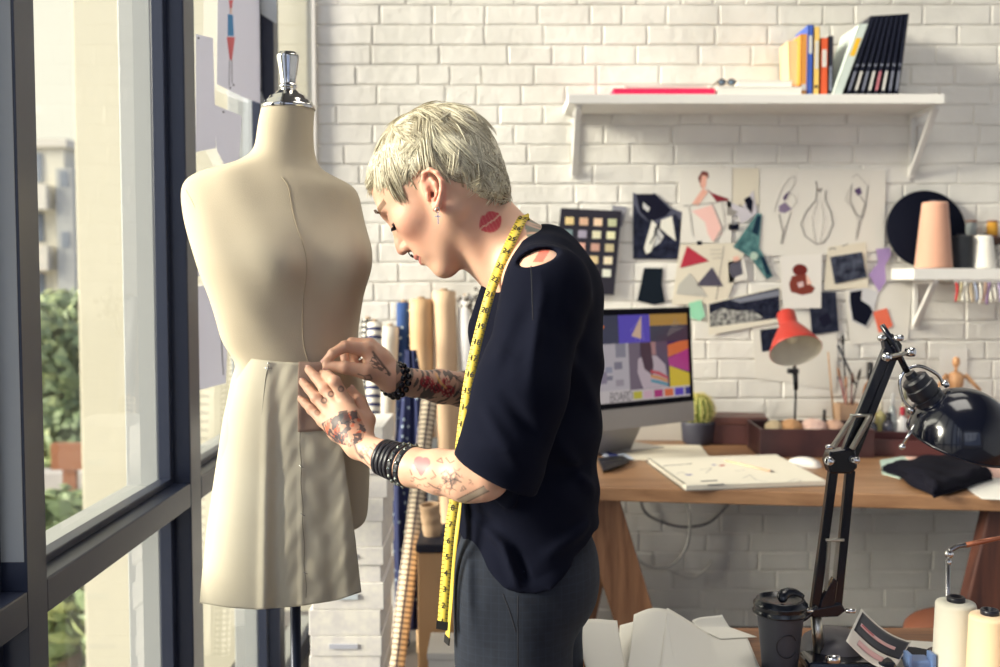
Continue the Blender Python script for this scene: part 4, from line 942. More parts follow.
mb.build('spines', mat('cactus_spines', (226, 214, 140), 0.6), t)
# leather box
lb = MB(); t = thing('leather_box', (0.86, 3.86, DZ), 'brown leather box with lid behind the cactus', 'box')
a = PZ(722, 442, DZ).x; q = Matrix.Rotation(R(-8), 3, 'Z')
lb.box((0.79, 3.815, DZ+0.0005), (1.00, 3.96, DZ+0.075), rot=q); lb.build('box_body', mat('box_leather', (84, 50, 48), 0.5, bump=(90, 0.2)), t, bevel=0.004)
lb = MB(); lb.box((0.787, 3.812, DZ+0.0755), (1.003, 3.963, DZ+0.105), rot=q); lb.build('lid', mat('box_lid_leather', (94, 58, 52), 0.45, bump=(90, 0.2)), t, bevel=0.005)
# dark open tray with yarn and shells
def open_box(name, c, sx, sy, h, rot, m, label, cat, th=0.009):
    t = thing(name, c, label, cat); q = Matrix.Rotation(rot, 3, 'Z'); c = Vector(c)
    def bx(a, b, nm):
        mb = MB(); mb.box(tuple(c[i]+a[i] for i in range(3)), tuple(c[i]+b[i] for i in range(3)), rot=q, piv=c); mb.build(nm, m, t, bevel=0.002)
    bx((-sx, -sy, 0), (sx, sy, 0.008), 'bottom'); bx((-sx, -sy, 0.008), (sx, -sy+th, h), 'side'); bx((-sx, sy-th, 0.008), (sx, sy, h), 'side')
    bx((-sx, -sy+th, 0.008), (-sx+th, sy-th, h), 'side'); bx((sx-th, -sy+th, 0.008), (sx, sy-th, h), 'side'); return t
tray_m = mat('dark_tray_wood', (52, 30, 34), 0.45, noise=(14, (70, 40, 40), 1.0))
open_box('wooden_tray', (1.100, 3.665, DZ+0.0005), 0.195, 0.118, 0.098, R(-2), tray_m, 'dark wooden tray holding yarn balls and wooden balls', 'tray')
def yarn(c, r, col, label, sq=0.8):
    t = MB(); t.sphere(c, (r, r, r*sq), 24, 16, 0)
    rg = random.Random(int(c[0]*1000))
    for k in range(9):
        ax = Vector((rg.gauss(0,1), rg.gauss(0,1), rg.gauss(0,1))).normalized(); u = ax.orthogonal().normalized(); v = ax.cross(u)
        t.tube([Vector(c)+Vector((p.x, p.y, p.z*sq)) for p in [(u*math.cos(a)+v*math.sin(a)+ax*0.2*math.sin(k))*r*1.0 for a in [2*PI*i/28 for i in range(29)]]], r*0.06, 5, 0)
    tag(t.build('yarn_ball', mat('yarn_'+label[:12].replace(' ', '_'), col, 0.9)), label, 'yarn', 'balls in the dark tray')
for (x, y, r, col, lb_) in ((0.975, 3.66, 0.032, (216, 196, 160), 'cream yarn ball at the left of the dark tray'), (1.035, 3.66, 0.040, (206, 160, 116), 'flat tan yarn ball in the dark tray'), (1.115, 3.66, 0.046, (222, 190, 178), 'blush pink yarn ball, largest in the dark tray'), (1.19, 3.66, 0.036, (196, 160, 140), 'dusty beige yarn ball right of the pink one')):
    yarn((x, y, DZ+0.103-r*0.3-0.006), r, col, lb_)
# second, long low tray
open_box('wooden_tray', (1.525, 3.64, DZ+0.0005), 0.21, 0.11, 0.058, R(-12), mat('red_brown_tray', (78, 40, 40), 0.4), 'low red-brown tray behind the black cloth', 'tray')
# mouse
c = PZ(804, 466, DZ); mb = MB(); q = Matrix.Rotation(R(-28), 3, 'Z')
mb.grid(lambda u, v: c+Vector((0, 0.0, 0.0005))+q @ Vector(((u-0.5)*0.115, math.cos(PI*v)*0.031*math.sqrt(max(0.02, 1-(2*u-1)**4)), 0.030*math.sin(PI*v)**0.6*(max(0.0, 1-(2*u-1.0)**2))**0.5)), 24, 16, 0.0)
mb.lathe([(0.0005, 0), (0.026, 0), (0.026, 0.002), (0.0005, 0.002)], c+Vector((0, 0, 0.0005)), seg=20, cap=False)
tag(mb.build('computer_mouse', mat('mouse_white', (232, 228, 222), 0.3)), 'white wireless mouse in front of the dark tray', 'mouse')
# sketchbook and pencil
Q = [(648, 463), (776, 459), (826, 486), (686, 491)]
sb = thing('sketchbook', PZ(740, 475, DZ), 'open spiral sketchbook with printed page on the oak desk', 'sketchbook'); z = DZ+0.0005
V = [PZ(x, y, z) for x, y in Q]; mb = MB(); mb.prism(V, (0, 0, 0.003)); mb.build('cover', mat('sketchbook_cover', (150, 146, 140), 0.7), sb)
mb = MB(); mb.prism([v+Vector((0, 0, 0.003)) for v in V], (0, 0, 0.013)); ms = [mat('sketch_page', (234, 228, 212), 0.85), I('page_ink', (90, 88, 96)), I('page_blue', (80, 80, 170)), I('page_red', (180, 60, 60)), lead2]
zt = z+0.016
def pmark(pts, mi, w=0.003):
    for a, b in zip(pts[:-1], pts[1:]):
        A_ = PZ(*a, zt); B_ = PZ(*b, zt); d = (B_-A_).normalized(); n = Vector((-d.y, d.x, 0))*w/2; mb.prism([A_+n, B_+n, B_-n, A_-n], (0, 0, 0.0004), mi)
for k in range(9): pmark([(664+k*3.2, 466-k*0.25), (666+k*3.2, 465.6-k*0.25)], 1, 0.006)
pmark([(701, 481.5), (717, 480.5)], 1, 0.012); pmark([(708, 485), (724, 484)], 1, 0.009); pmark([(686, 475), (692, 474.5)], 2, 0.012); pmark([(712, 465), (716, 464.8)], 2, 0.012); pmark([(720, 466), (724, 465)], 3, 0.014)
pmark([(743, 478), (750, 475), (756, 480), (768, 482)], 4); pmark([(788, 482), (795, 479), (802, 481), (790, 483)], 4); pmark([(700, 470), (712, 468), (706, 473)], 4); pmark([(676, 474), (682, 472), (690, 476)], 4); pmark([(735, 471), (745, 470)], 4)
mb.build('pages', ms, sb)
mb = MB()
for k in range(26):
    a = V[0].lerp(V[3], (k+0.7)/27)+Vector((0, 0, 0.008)); d = (V[3]-V[0]).normalized(); n = (V[1]-V[0]).normalized()
    mb.tube([a+n*(0.008*math.cos(q_))+Vector((0, 0, 0.010*math.sin(q_))) for q_ in [2*PI*i/12 for i in range(13)]], 0.0012, 5)
mb.build('spiral_binding', mat('spiral_metal', (120, 118, 116), 0.35, metal=0.9), sb)
a = PZ(725, 460.5, zt+0.004); b = PZ(771, 471, zt+0.004); d = (b-a).normalized()
t = thing('pencil', a, 'pale wooden pencil lying across the sketchbook', 'pencil'); mb = MB(); mb.tube([a, b], 0.0038, 6); mb.build('shaft', mat('pencil_shaft', (226, 186, 156), 0.55), t)
mb = MB(); mb.tube([b, b+d*0.016], [0.0038, 0.0006], 8); mb.build('tip', mat('pencil_tip', (70, 60, 60), 0.5), t)

# pots, brushes and bottles in front of the wall
PY = 3.84
def dp(px, Y=PY, z=DZ+0.0005): return Vector((P(px, 430, Y).x, Y, z))
c = dp(848, 3.87); t = thing('brush_pot', c, 'beige square pot full of brushes and pencils', 'pot'); mb = MB()
s_ = 0.042; o_ = 0.148
mb.box((c.x-s_, c.y-s_, DZ+0.0005), (c.x+s_, c.y+s_, DZ+0.008))
for a, b in (((-s_, -s_, 0.008), (s_, -s_+0.006, o_)), ((-s_, s_-0.006, 0.008), (s_, s_, o_)), ((-s_, -s_+0.006, 0.008), (-s_+0.006, s_-0.006, o_)), ((s_-0.006, -s_+0.006, 0.008), (s_, s_-0.006, o_))):
    mb.box(tuple(c[i]+a[i] for i in range(3)), tuple(c[i]+b[i] for i in range(3)))
mb.build('pot_body', mat('beige_pot', (206, 168, 136), 0.7), t, bevel=0.002)
def stick(px0, y0, px1, y1, Y0, Y1, r, col, name, label, cat, group=None, tip=None, flat=1.0):
    a = P(px0, y0, Y0); b = P(px1, y1, Y1); t = MB(); o = t.tube([a, b], [r, r*0.8], 8, flat=flat).build(name, mat('stick_'+label[:14].replace(' ', '_'), col, 0.5)); tag(o, label, cat, group)
    if tip:
        q = MB(); d = (b-a).normalized(); q.tube([b, b+d*0.012, b+d*0.03, b+d*0.045], [r*0.9, r*1.5, r*1.4, r*0.2], 10); q.build('bristles', mat('bristle_%d' % tip[0], tip, 0.8), o)
    return o
stick(835, 430, 828, 352, 3.80, 3.87, 0.0085, (176, 134, 92), 'ruler', 'tall wooden ruler standing behind the tray', 'ruler', flat=0.25)
stick(848, 425, 843, 345, 3.865, 3.90, 0.0045, (30, 30, 40), 'paint_brush', 'long black brush, tallest in the beige pot', 'brush', 'brushes in the beige pot', (34, 30, 34))
stick(850, 425, 840, 378, 3.86, 3.85, 0.004, (170, 90, 90), 'paint_brush', 'reddish brush leaning left in the beige pot', 'brush', 'brushes in the beige pot', (160, 120, 90))
stick(846, 425, 846, 388, 3.855, 3.85, 0.004, (206, 150, 130), 'paint_brush', 'short pink brush in the beige pot', 'brush', 'brushes in the beige pot', (196, 150, 120))
stick(850, 425, 852, 384, 3.87, 3.86, 0.004, (140, 80, 70), 'paint_brush', 'short brown brush in the beige pot', 'brush', 'brushes in the beige pot', (110, 80, 70))
stick(848, 425, 858, 380, 3.88, 3.88, 0.004, (60, 50, 50), 'paint_brush', 'dark brush leaning right in the beige pot', 'brush', 'brushes in the beige pot', (60, 50, 46))
stick(838, 345, 856, 385, 3.93, 3.90, 0.005, (30, 32, 44), 'set_square_arm', 'dark rod leaning on the wall above the beige pot', 'rod')
def bottle(px, Y, r, h, col, label, cap_col=(40, 38, 44), neck=0.35, metal=0.0, z=DZ+0.0005):
    c = dp(px, Y, z); t = thing('bottle', c, label, 'bottle', 'small bottles on the desk'); mb = MB()
    mb.lathe([(r*0.9, 0), (r, h*0.04), (r, h*0.62), (r*0.85, h*0.70), (r*neck, h*0.76), (r*neck, h*0.8)], c, seg=20); mb.build('glass_body', mat('bottle_'+label[:16].replace(' ', '_'), col, 0.12, metal=metal, coat=0.5), t)
    mb = MB(); mb.lathe([(r*neck*1.25, h*0.78), (r*neck*1.3, h*0.80), (r*neck*1.2, h), (r*neck*0.9, h*1.005)], c, seg=16); mb.build('cap', mat('cap_%d_%d' % (cap_col[0], cap_col[2]), cap_col, 0.3), t)
bs = [(824, 3.82, 0.014, 0.13, (40, 36, 44), 'tall thin black bottle right of the tray', (40, 38, 44)), (869, 3.92, 0.026, 0.30, (150, 92, 48), 'tall amber bottle with black cap against the wall', (30, 26, 30)),
      (880, 3.86, 0.020, 0.16, (190, 180, 120), 'pale yellow bottle beside the amber one', (222, 212, 190)), (892, 3.84, 0.016, 0.19, (170, 176, 176), 'slim silver bottle behind the lamp arm', (200, 200, 200)),
      (888, 3.76, 0.022, 0.12, (60, 60, 72), 'squat smoky bottle behind the lamp arm', (30, 30, 36)), (902, 3.75, 0.022, 0.14, (226, 222, 220), 'white bottle with red cap', (190, 40, 60)),
      (914, 3.78, 0.024, 0.15, (168, 44, 60), 'crimson bottle with dark cap under the lamp shade', (30, 28, 34)), (925, 3.82, 0.020, 0.12, (196, 190, 186), 'grey bottle with crimson cap near the lamp shade', (170, 40, 60)),
      (905, 3.88, 0.018, 0.21, (204, 196, 170), 'tall cream bottle behind the crimson one', (120, 120, 90)), (872, 3.74, 0.020, 0.11, (36, 34, 44), 'small black bottle at the front of the group', (200, 196, 190))]
for b_ in [(b0[0], max(b0[1], 3.83))+tuple(b0[2:]) for b0 in bs]: bottle(*b_[:6], cap_col=b_[6])
# artist mannequin
t = thing('artist_mannequin', dp(955, 3.88), 'small jointed wooden artist mannequin behind the big black lamp', 'figurine'); wm = wood('mannequin_wood', (214, 166, 122), (190, 138, 96), 0.5, 'Z')
cx = P(956, 370, 3.88).x; zt_ = lambda y: P(956, y, 3.88).z
def mp_(nm, pts, rs): q = MB(); q.tube(pts, rs, 14); q.build(nm, wm, t)
q = MB(); q.lathe([(0.05, 0), (0.05, 0.012), (0.03, 0.014)], (cx, 3.88, DZ+0.0005), seg=30); q.build('base', wm, t)
mp_('rod', [(cx, 3.895, DZ+0.01), (cx, 3.895, zt_(400))], 0.003)
q = MB(); q.sphere((cx, 3.88, zt_(362)), (0.014, 0.016, 0.021), 16, 12); q.build('head', wm, t)
mp_('neck', [(cx, 3.88, zt_(372)), (cx, 3.88, zt_(366))], 0.006)
mp_('torso', [(cx, 3.88, zt_(372)), (cx, 3.88, zt_(375)), (cx, 3.88, zt_(385)), (cx, 3.88, zt_(391))], [0.014, 0.031, 0.028, 0.017])
mp_('pelvis', [(cx, 3.88, zt_(392)), (cx, 3.88, zt_(396)), (cx, 3.88, zt_(402))], [0.014, 0.022, 0.014])
for s_ in (-1, 1):
    mp_('arm', [(cx+s_*0.034, 3.88, zt_(375)), (cx+s_*0.058, 3.87, zt_(382)), (cx+s_*0.085, 3.86, zt_(390))], [0.009, 0.008, 0.006])
    mp_('leg', [(cx+s_*0.012, 3.88, zt_(401)), (cx+s_*0.02, 3.87, zt_(416)), (cx+s_*0.018, 3.88, DZ+0.014)], [0.011, 0.009, 0.006])
# red clip lamp
RL = 3.72; t = thing('red_desk_lamp', dp(795, RL), 'small red spotlight lamp on a thin black stem', 'lamp'); rm = mat('lamp_red', (186, 56, 46), 0.4); ri = mat('lamp_inside', (214, 208, 192), 0.5)
c = P(789, 332, RL); ax = Vector((0.06, -0.85, -1)).normalized(); k = M_PX(RL)
cst = P(785.5, 313, RL)
mb = MB(); mb.lathe([(0.0, 0.0), (8.0*k, 0.001), (9.0*k, 0.005), (9.2*k, 15*k), (10.5*k, 18*k), (15*k, 25*k), (20*k, 34*k), (24*k, 43*k), (25.5*k, 47*k), (25.0*k, 47.3*k)], cst, ax, 40, cap=False); mb.build('shade', rm, t)
mb = MB(); mb.lathe([(25.0*k, 47.2*k), (23.3*k, 43*k), (19.3*k, 34.2*k), (14.4*k, 25.4*k), (8.6*k, 17*k), (0.0, 16*k)], cst, ax, 40, cap=False); mb.build('reflector', ri, t)
mb = MB(); cb = cst+ax*30*k; mb.sphere(cb, (5.5*k, 5.5*k, 7*k), 16, 12); mb.lathe([(3.5*k, -14*k), (3.5*k, -4*k)], cb, ax, 12); mb.build('bulb', mat('bulb_glass', (232, 226, 206), 0.1), t)
bk = mat('lamp_black_plastic', (24, 26, 34), 0.4); a = P(794, 368, 3.85); 
mb = MB(); mb.tube([cst+ax*22*k+Vector((0.02, 0.05, 0)), P(796, 358, 3.84), P(794, 371, 3.85)], 0.006, 8); mb.obox(P(793, 371, 3.85), (0.019, 0, 0), (0, 0.012, 0), (0, 0, 0.009)); mb.tube([P(795, 372, 3.85), P(796, 390, 3.85)], [0.011, 0.008], 10); mb.build('clip', bk, t)
mb = MB(); mb.tube([P(796, 388, 3.85), P(795, 415, 3.85), Vector((P(795, 430, 3.85).x, 3.85, DZ+0.0))+Vector((0, 0, 0.01))], 0.0045, 8); mb.build('stem', bk, t)
mb = MB(); cc_ = Vector((P(795, 430, 3.85).x, 3.85, DZ+0.009)); mb.lathe([(0.04, 0), (0.04, 0.006), (0.01, 0.01)], cc_, seg=24); mb.build('base', bk, t)

# folded black fabric and papers at the right end
flat_sheet('paper_sheet', [(880, 461), (908, 456), (930, 466), (900, 479), (882, 474)], DZ+0.0005, mat('mint_tissue', (184, 206, 196), 0.8), 'pale mint tissue pattern sheet under the black cloth', 'paper', 0.003)
flat_sheet('paper_sheet', [(905, 457), (952, 459), (1004, 468), (1000, 478), (925, 472)], DZ+0.004, mat('blush_tissue', (236, 196, 182), 0.8), 'blush tissue sheet under the black lamp shade', 'paper', 0.002)
flat_sheet('paper_sheet', [(965, 474), (1040, 468), (1050, 502), (982, 499), (968, 490)], DZ+0.0005, mat('white_sheet_r', (228, 226, 220), 0.8), 'plain white sheet at the right edge of the oak desk', 'paper', 0.002)
def cloth_fold(corners, z0, layers, m, label, name='folded_fabric', th=0.009, amp=0.009):
    t = thing(name, PZ(*corners[0], z0), label, 'fabric'); C4 = [PZ(x, y, z0) for x, y in corners]
    for L in range(layers):
        zz = L*th; sh = 0.012*L; rg = random.Random(L+5)
        f = [rg.uniform(0, 6) for _ in range(6)]
        def fn(u, v):
            # superellipse outline in the unit square
            a_ = u*2-1; b_ = v*2-1; p = C4[0].lerp(C4[1], 0.5+a_*0.5*(1-sh*2)).lerp(C4[3].lerp(C4[2], 0.5+a_*0.5*(1-sh*2)), 0.5+b_*0.5*(1-sh*2))
            e = 0.010*math.sin(u*9+f[0])*abs(b_)+0.008*math.sin(v*11+f[1])*abs(a_)
            edge = max(abs(a_), abs(b_)); drop = max(0, edge-0.86)/0.14
            return (p.x+e, p.y+0.6*e, p.z+0.003+zz+th*0.9*math.sqrt(max(0, 1-drop**2))+amp*(0.5+0.5*math.sin(7*u+5*v+f[2]))*(1-drop)+0.4*amp*(math.sin(19*u-13*v+f[3])+1)*(1-drop))
        mb = MB(); mb.grid(fn, 44, 30, -0.0025); mb.build('layer', m, t)
    return t
cloth_fold([(884, 470), (968, 462), (992, 480), (935, 499)], DZ+0.006, 3, mat('black_cloth', (20, 20, 30), 0.98, bump=(300, 0.4), spec=0.1), 'crumpled folded charcoal cloth lying on the oak desk')
# ================================================================== FABRIC CORNER BEHIND THE WORKER
def pat(name, base, other, kind, sc, rough=0.8):
    m, t, b = nodes_mat(name); co = t.nodes.new('ShaderNodeTexCoord'); mp = t.nodes.new('ShaderNodeMapping'); b.inputs['Roughness'].default_value = rough
    mx = t.nodes.new('ShaderNodeMix'); mx.data_type = 'RGBA'; mx.inputs[6].default_value = rgb(*base); mx.inputs[7].default_value = rgb(*other)
    t.links.new(co.outputs['UV'], mp.inputs[0])
    if kind == 'dots':
        mp.inputs['Scale'].default_value = sc; v = t.nodes.new('ShaderNodeTexVoronoi'); v.inputs['Scale'].default_value = 1.0; v.inputs['Randomness'].default_value = 0.35 if name != 'black_polka' else 0.0
        l = t.nodes.new('ShaderNodeMath'); l.operation = 'LESS_THAN'; l.inputs[1].default_value = 0.16 if name != 'black_polka' else 0.3
        t.links.new(mp.outputs[0], v.inputs['Vector']); t.links.new(v.outputs['Distance'], l.inputs[0]); t.links.new(l.outputs[0], mx.inputs[0])
    elif kind == 'stripes':
        mp.inputs['Scale'].default_value = sc; s = t.nodes.new('ShaderNodeSeparateXYZ'); f = t.nodes.new('ShaderNodeMath'); f.operation = 'FRACT'; l = t.nodes.new('ShaderNodeMath'); l.operation = 'LESS_THAN'; l.inputs[1].default_value = 0.4
        t.links.new(mp.outputs[0], s.inputs[0]); t.links.new(s.outputs['Y'], f.inputs[0]); t.links.new(f.outputs[0], l.inputs[0]); t.links.new(l.outputs[0], mx.inputs[0])
    elif kind == 'check':
        mp.inputs['Scale'].default_value = sc; s = t.nodes.new('ShaderNodeSeparateXYZ'); t.links.new(mp.outputs[0], s.inputs[0]); o = []
        for ax in ('X', 'Y'):
            f = t.nodes.new('ShaderNodeMath'); f.operation = 'FRACT'; l = t.nodes.new('ShaderNodeMath'); l.operation = 'LESS_THAN'; l.inputs[1].default_value = 0.24
            t.links.new(s.outputs[ax], f.inputs[0]); t.links.new(f.outputs[0], l.inputs[0]); o.append(l)
        mxx = t.nodes.new('ShaderNodeMath'); mxx.operation = 'MAXIMUM'; t.links.new(o[0].outputs[0], mxx.inputs[0]); t.links.new(o[1].outputs[0], mxx.inputs[1]); t.links.new(mxx.outputs[0], mx.inputs[0])
    t.links.new(mx.outputs[2], b.inputs['Base Color']); return m
def add_uv(o, nv_seg, nrow):
    me = o.data; uv = me.uv_layers.new(name='UVMap')
    for p in me.polygons:
        vi = list(p.vertices); ks = [v % nv_seg for v in vi]; wrap = max(ks)-min(ks) > nv_seg/2
        for li, v in zip(p.loop_indices, vi):
            k = v % nv_seg; k = k+nv_seg if wrap and k < nv_seg/2 else k; uv.data[li].uv = (k/nv_seg, (v//nv_seg)/nrow)
def roll(top, bot, Yt, Yb, rpx, m, label, z0=0.0, core=True, seg=28, wob=0.03, name='fabric_roll', cat='fabric roll', group='rolls leaning in the corner', hollow=False):
    a = P(top[0], top[1], Yt); b = P(bot[0], bot[1], Yb); d = (b-a); k = (z0-a.z)/d.z; b = a+d*k; r = rpx*M_PX(Yt)
    t = thing(name, b, label, cat, group); mb = MB(); n = 26; rg = random.Random(int(top[0]))
    ph = rg.uniform(0, 6); ax = (a-b).normalized()
    tp = r*ax.orthogonal().length*0
    pts = [b.lerp(a, i/n)+Vector((0, 0, r*0.15 if i == 0 else 0)) for i in range(n+1)]; rs = [r*(1+wob*math.sin(i*0.7+ph)) for i in range(n+1)]
    if hollow:
        mb.tube(pts, rs, seg, cap=False); mb.tube(pts[::-1], [q*0.78 for q in rs[::-1]], seg, cap=False)
        prof_a = a; mb.lathe([(rs[-1]*0.78, 0), (rs[-1]*0.8, 0.002), (rs[-1]*0.98, 0.002), (rs[-1], 0)], a, ax, seg, cap=False)
    else:
        mb.tube(pts, rs, seg, cap=True)
    o = mb.build('fabric' if 'fabric' in name else 'tube', m, t); add_uv(o, seg, n)
    if not hollow:
        q = MB(); q.lathe([(r*0.35, -0.004), (r*0.35, 0.012), (r*0.26, 0.012), (r*0.25, 0.002), (0, 0.002)], a, ax, 20, cap=False); q.build('core', mat('cardboard_core', (170, 140, 110), 0.8), t)
        q = MB()
        sp_ = [a+ax*0.0015+(ax.orthogonal().normalized()*math.cos(w)+ax.cross(ax.orthogonal().normalized())*math.sin(w))*r*(0.35+0.6*w/(8*PI)) for w in [8*PI*i/60 for i in range(61)]]
        q.tube(sp_, 0.0008, 4); q.build('wound_edge', mat('wound_edge', (150, 140, 130), 0.9), t)
    return t
cr_m = mat('cream_fabric', (216, 210, 200), 0.9, bump=(200, 0.2)); tan_m = mat('kraft_tan', (212, 176, 136), 0.75, noise=(5, (200, 162, 122), 1.0)); tan2 = mat('kraft_pale', (214, 182, 150), 0.75)
roll((368, 320), (362, 600), 3.90, 3.72, 7.5, pat('black_polka', (30, 28, 34), (228, 224, 216), 'dots', (7, 60, 1)), 'black roll with white polka dots, leftmost in the corner')
roll((375, 323), (368, 640), 3.72, 3.50, 7.5, pat('navy_stripe', (232, 226, 214), (38, 44, 92), 'stripes', (1, 41, 1)), 'white roll with broad navy stripes in the corner')
roll((390, 327), (379, 640), 3.87, 3.70, 8.5, cr_m, 'plain cream fabric roll between striped and blue rolls')
star_m = pat('navy_star', (36, 70, 128), (200, 222, 236), 'dots', (5, 38, 1)); star2 = pat('navy_star_dark', (28, 38, 84), (190, 210, 226), 'dots', (6, 30, 1))
roll((404, 303), (402, 640), 3.92, 3.80, 7.5, star_m, 'blue roll with pale star dots, tall and thin')
roll((421, 300), (428, 640), 3.88, 3.72, 11.5, tan_m, 'tan paper roll, left of the two tall tan rolls', name='paper_roll', cat='paper roll')
roll((444, 292), (454, 640), 3.88, 3.72, 11.5, tan2, 'pale tan paper roll, tallest of the corner', name='paper_roll', cat='paper roll')
roll((466.5, 297), (480, 640), 3.88, 3.72, 9.5, mat('grey_white_roll', (206, 204, 206), 0.6), 'grey-white roll right of the tan rolls', name='paper_roll', cat='paper roll')
roll((430, 398), (396, 667), 3.52, 3.22, 8.0, pat('brown_check', (222, 206, 180), (66, 50, 60), 'check', (6, 62, 1)), 'cream and brown checked fabric roll leaning across the blue one')
# draped dark blue starry cloth
t = thing('draped_fabric', (P(405, 600, 3.5).x, 3.5, 0), 'dark navy dotted cloth hanging in folds over the rolls', 'fabric')
mb = MB()
def dr(u, v):
    top = spline([(404, 352, 0), (412, 352, 0), (420, 372, 0)], 9); x0 = 404-2*v*6; x = (404+(12+14*math.sin(min(1, v*2.2)*PI*0.5)-16*max(0, v-0.4))*u) - 14*min(1, v*2.0)*(1-u)*1.0 + 6*max(0, v-0.45)*(1-u)*2
    y = 350+280*v; Y = 3.60-0.14*v+0.010*math.sin(u*14+v*3)+0.006*math.sin(u*25)
    q = P(x, y, Y); return (q.x, q.y, q.z)
mb.grid(dr, 28, 60, 0.002); o = mb.build('cloth', star2, t)
uvl = o.data.uv_layers.new(name='UVMap'); nvv = 60; tot = 28*60
for p in o.data.polygons:
    for li, v in zip(p.loop_indices, p.vertices):
        vv = v % tot; uvl.data[li].uv = ((vv//nvv)/28.0, (vv % nvv)/60.0)
roll((430, 438), (432, 640), 3.62, 3.58, 7.5, mat('clear_plastic_roll', (206, 212, 214), 0.25, alpha=0.85), 'short roll wrapped in pale clear plastic', name='plastic_roll', cat='plastic roll')
roll((429.5, 505), (436, 560), 3.20, 3.22, 10.0, mat('cardboard_tube', (190, 160, 130), 0.8), 'short open cardboard tube standing by the tan board', name='cardboard_tube', cat='tube', hollow=True, z0=P(420, 536, 3.2).z+0.001, group='cardboard tube')
# tan cupboard with dark top strip
t = thing('storage_box', (P(445, 560, 3.1).x, 3.2, 0), 'tan cardboard box with dark top edge behind the measuring tape', 'box')
a = P(420, 536, 3.2); b = P(502, 536, 3.2)
mb = MB(); mb.box((a.x, 3.10, 0), (b.x-0.02, 3.36, a.z-0.026)); mb.build('box_body', mat('tan_board', (198, 160, 120), 0.8, noise=(3, (188, 148, 108), 1.0)), t, bevel=0.004)
mb = MB(); mb.box((a.x-0.005, 3.095, a.z-0.0255), (b.x-0.015, 3.365, a.z)); mb.build('lid', mat('navy_lid', (28, 30, 48), 0.6), t, bevel=0.003)
t['label'] = 'tan cardboard box with dark top edge behind the measuring tape'
for o in bpy.data.objects:
    if o.get('category') == 'tube': pass
# stacks of white folded paper under the window
ws = mat('white_stack', (238, 234, 226), 0.85, noise=(30, (206, 202, 206), 0.6), bump=(300, 0.4, (0.05, 0.05, 1)))
zz = 0.0; rg = random.Random(12); i = 0
xa = P(304, 600, 2.78).x; xb = P(372, 600, 2.78).x
while zz < 0.93:
    h = rg.uniform(0.045, 0.075); dx = rg.uniform(-0.008, 0.008); t = thing('paper_ream', ((xa+xb)/2, 3.0, zz), 'white ream in the tall stack beside the striped roll', 'paper stack', 'white reams stacked by the window')
    mb = MB(); lean_ = 0.03*(zz/0.93)
    mb.box((xa+dx+lean_, 2.78+rg.uniform(0, 0.01), zz+0.0004), (xb+dx+lean_+0.01, 3.06, zz+h-0.0006)); mb.build('sheets', ws, t, bevel=0.002)
    if i % 2 == 0:
        q = MB(); q.box((xa+0.06+dx+rg.uniform(0, 0.05), 2.7755, zz+h*0.4), (xa+0.14+dx, 2.779, zz+h*0.62)); q.build('label_strip', mat('strip_%d' % (i % 3), [(188, 190, 204), (214, 196, 204), (196, 206, 214)][i % 3], 0.8), t)
    zz += h; i += 1
t = thing('storage_box', (P(455, 660, 2.9).x, 2.97, 0), 'low white box on the floor left of the trousers, in front of the tan box', 'box'); a = P(428, 653, 2.9); b = P(492, 653, 2.9)
mb = MB(); mb.box((a.x, 2.9, 0), (b.x, 3.07, a.z-0.02)); mb.build('box_body', mat('white_card_box', (226, 222, 212), 0.8), t, bevel=0.002)
mb = MB(); mb.box((a.x-0.003, 2.897, a.z-0.0195), (b.x+0.003, 3.073, a.z)); mb.build('lid', MATS['white_card_box'], t, bevel=0.002)
# flower bunch on top of the grey roll
t = thing('dried_flowers', P(472, 305, 3.80), 'small grey dried flower bunch on the grey-white roll', 'flowers'); mb = MB(); rg = random.Random(2)
c0 = P(474, 304, 3.80)
for k in range(60):
    p = c0+Vector((rg.gauss(0, 0.026), rg.gauss(0, 0.015), rg.gauss(0, 0.022))); mb.sphere(p, rg.uniform(0.006, 0.011), 8, 6, rg.choice([0, 1]))
mb.build('petals', [mat('petal_grey', (176, 172, 166), 0.9), mat('petal_dark', (116, 110, 104), 0.9)], t)
mb = MB(); mb.tube([c0, c0+Vector((-0.01, 0.02, -0.12))], 0.008, 8); mb.build('stems', mat('stem_grey', (130, 124, 110), 0.9), t)
# ================================================================== NEAR TABLE
TZ = 0.70
nwood = wood('near_table_wood', (150, 104, 70), (108, 70, 44), 0.45, 'X')
t = thing('cutting_table', (0.95, 1.6, 0), 'wooden cutting table in front with pattern paper and lamp', 'table')
mb = MB(); mb.box((0.185, 1.20, TZ-0.035), (1.75, 1.955, TZ)); mb.build('tabletop', nwood, t, bevel=0.003)
for x in (0.24, 1.68):
    for y in (1.26, 1.89):
        q = MB(); q.box((x-0.03, y-0.03, 0), (x+0.03, y+0.03, TZ-0.035)); q.build('leg', nwood, t, bevel=0.003)
pp = trans_paper('pattern_paper', (242, 239, 230), 0.12)
def curl_sheet(tl, tr, br, bl, label, seed=0, bow=0.012, name='pattern_paper', n=26):
    A_, B_, C_, D_ = [Vector(q) for q in (tl, tr, br, bl)]; rg = random.Random(seed); f1, f2 = rg.uniform(0, 6), rg.uniform(0, 6)
    mb = MB()
    def fn(u, v):
        w = v**1.15; top = A_.lerp(B_, u); bot = D_.lerp(C_, u); p = top.lerp(bot, v); z = top.z + (bot.z-top.z)*(1-(1-v)**1.9)
        z += bow*math.sin(u*PI)*(1-v)*0.8+0.003*math.sin(u*4+v*2+f1)*(1-v*0.6)
        return (p.x, p.y, max(z, TZ+0.0025+0.002*seed))
    mb.grid(fn, n, n, 0.0006); o = mb.build(name, pp); return tag(o, label, 'paper', 'pattern paper on the near table')
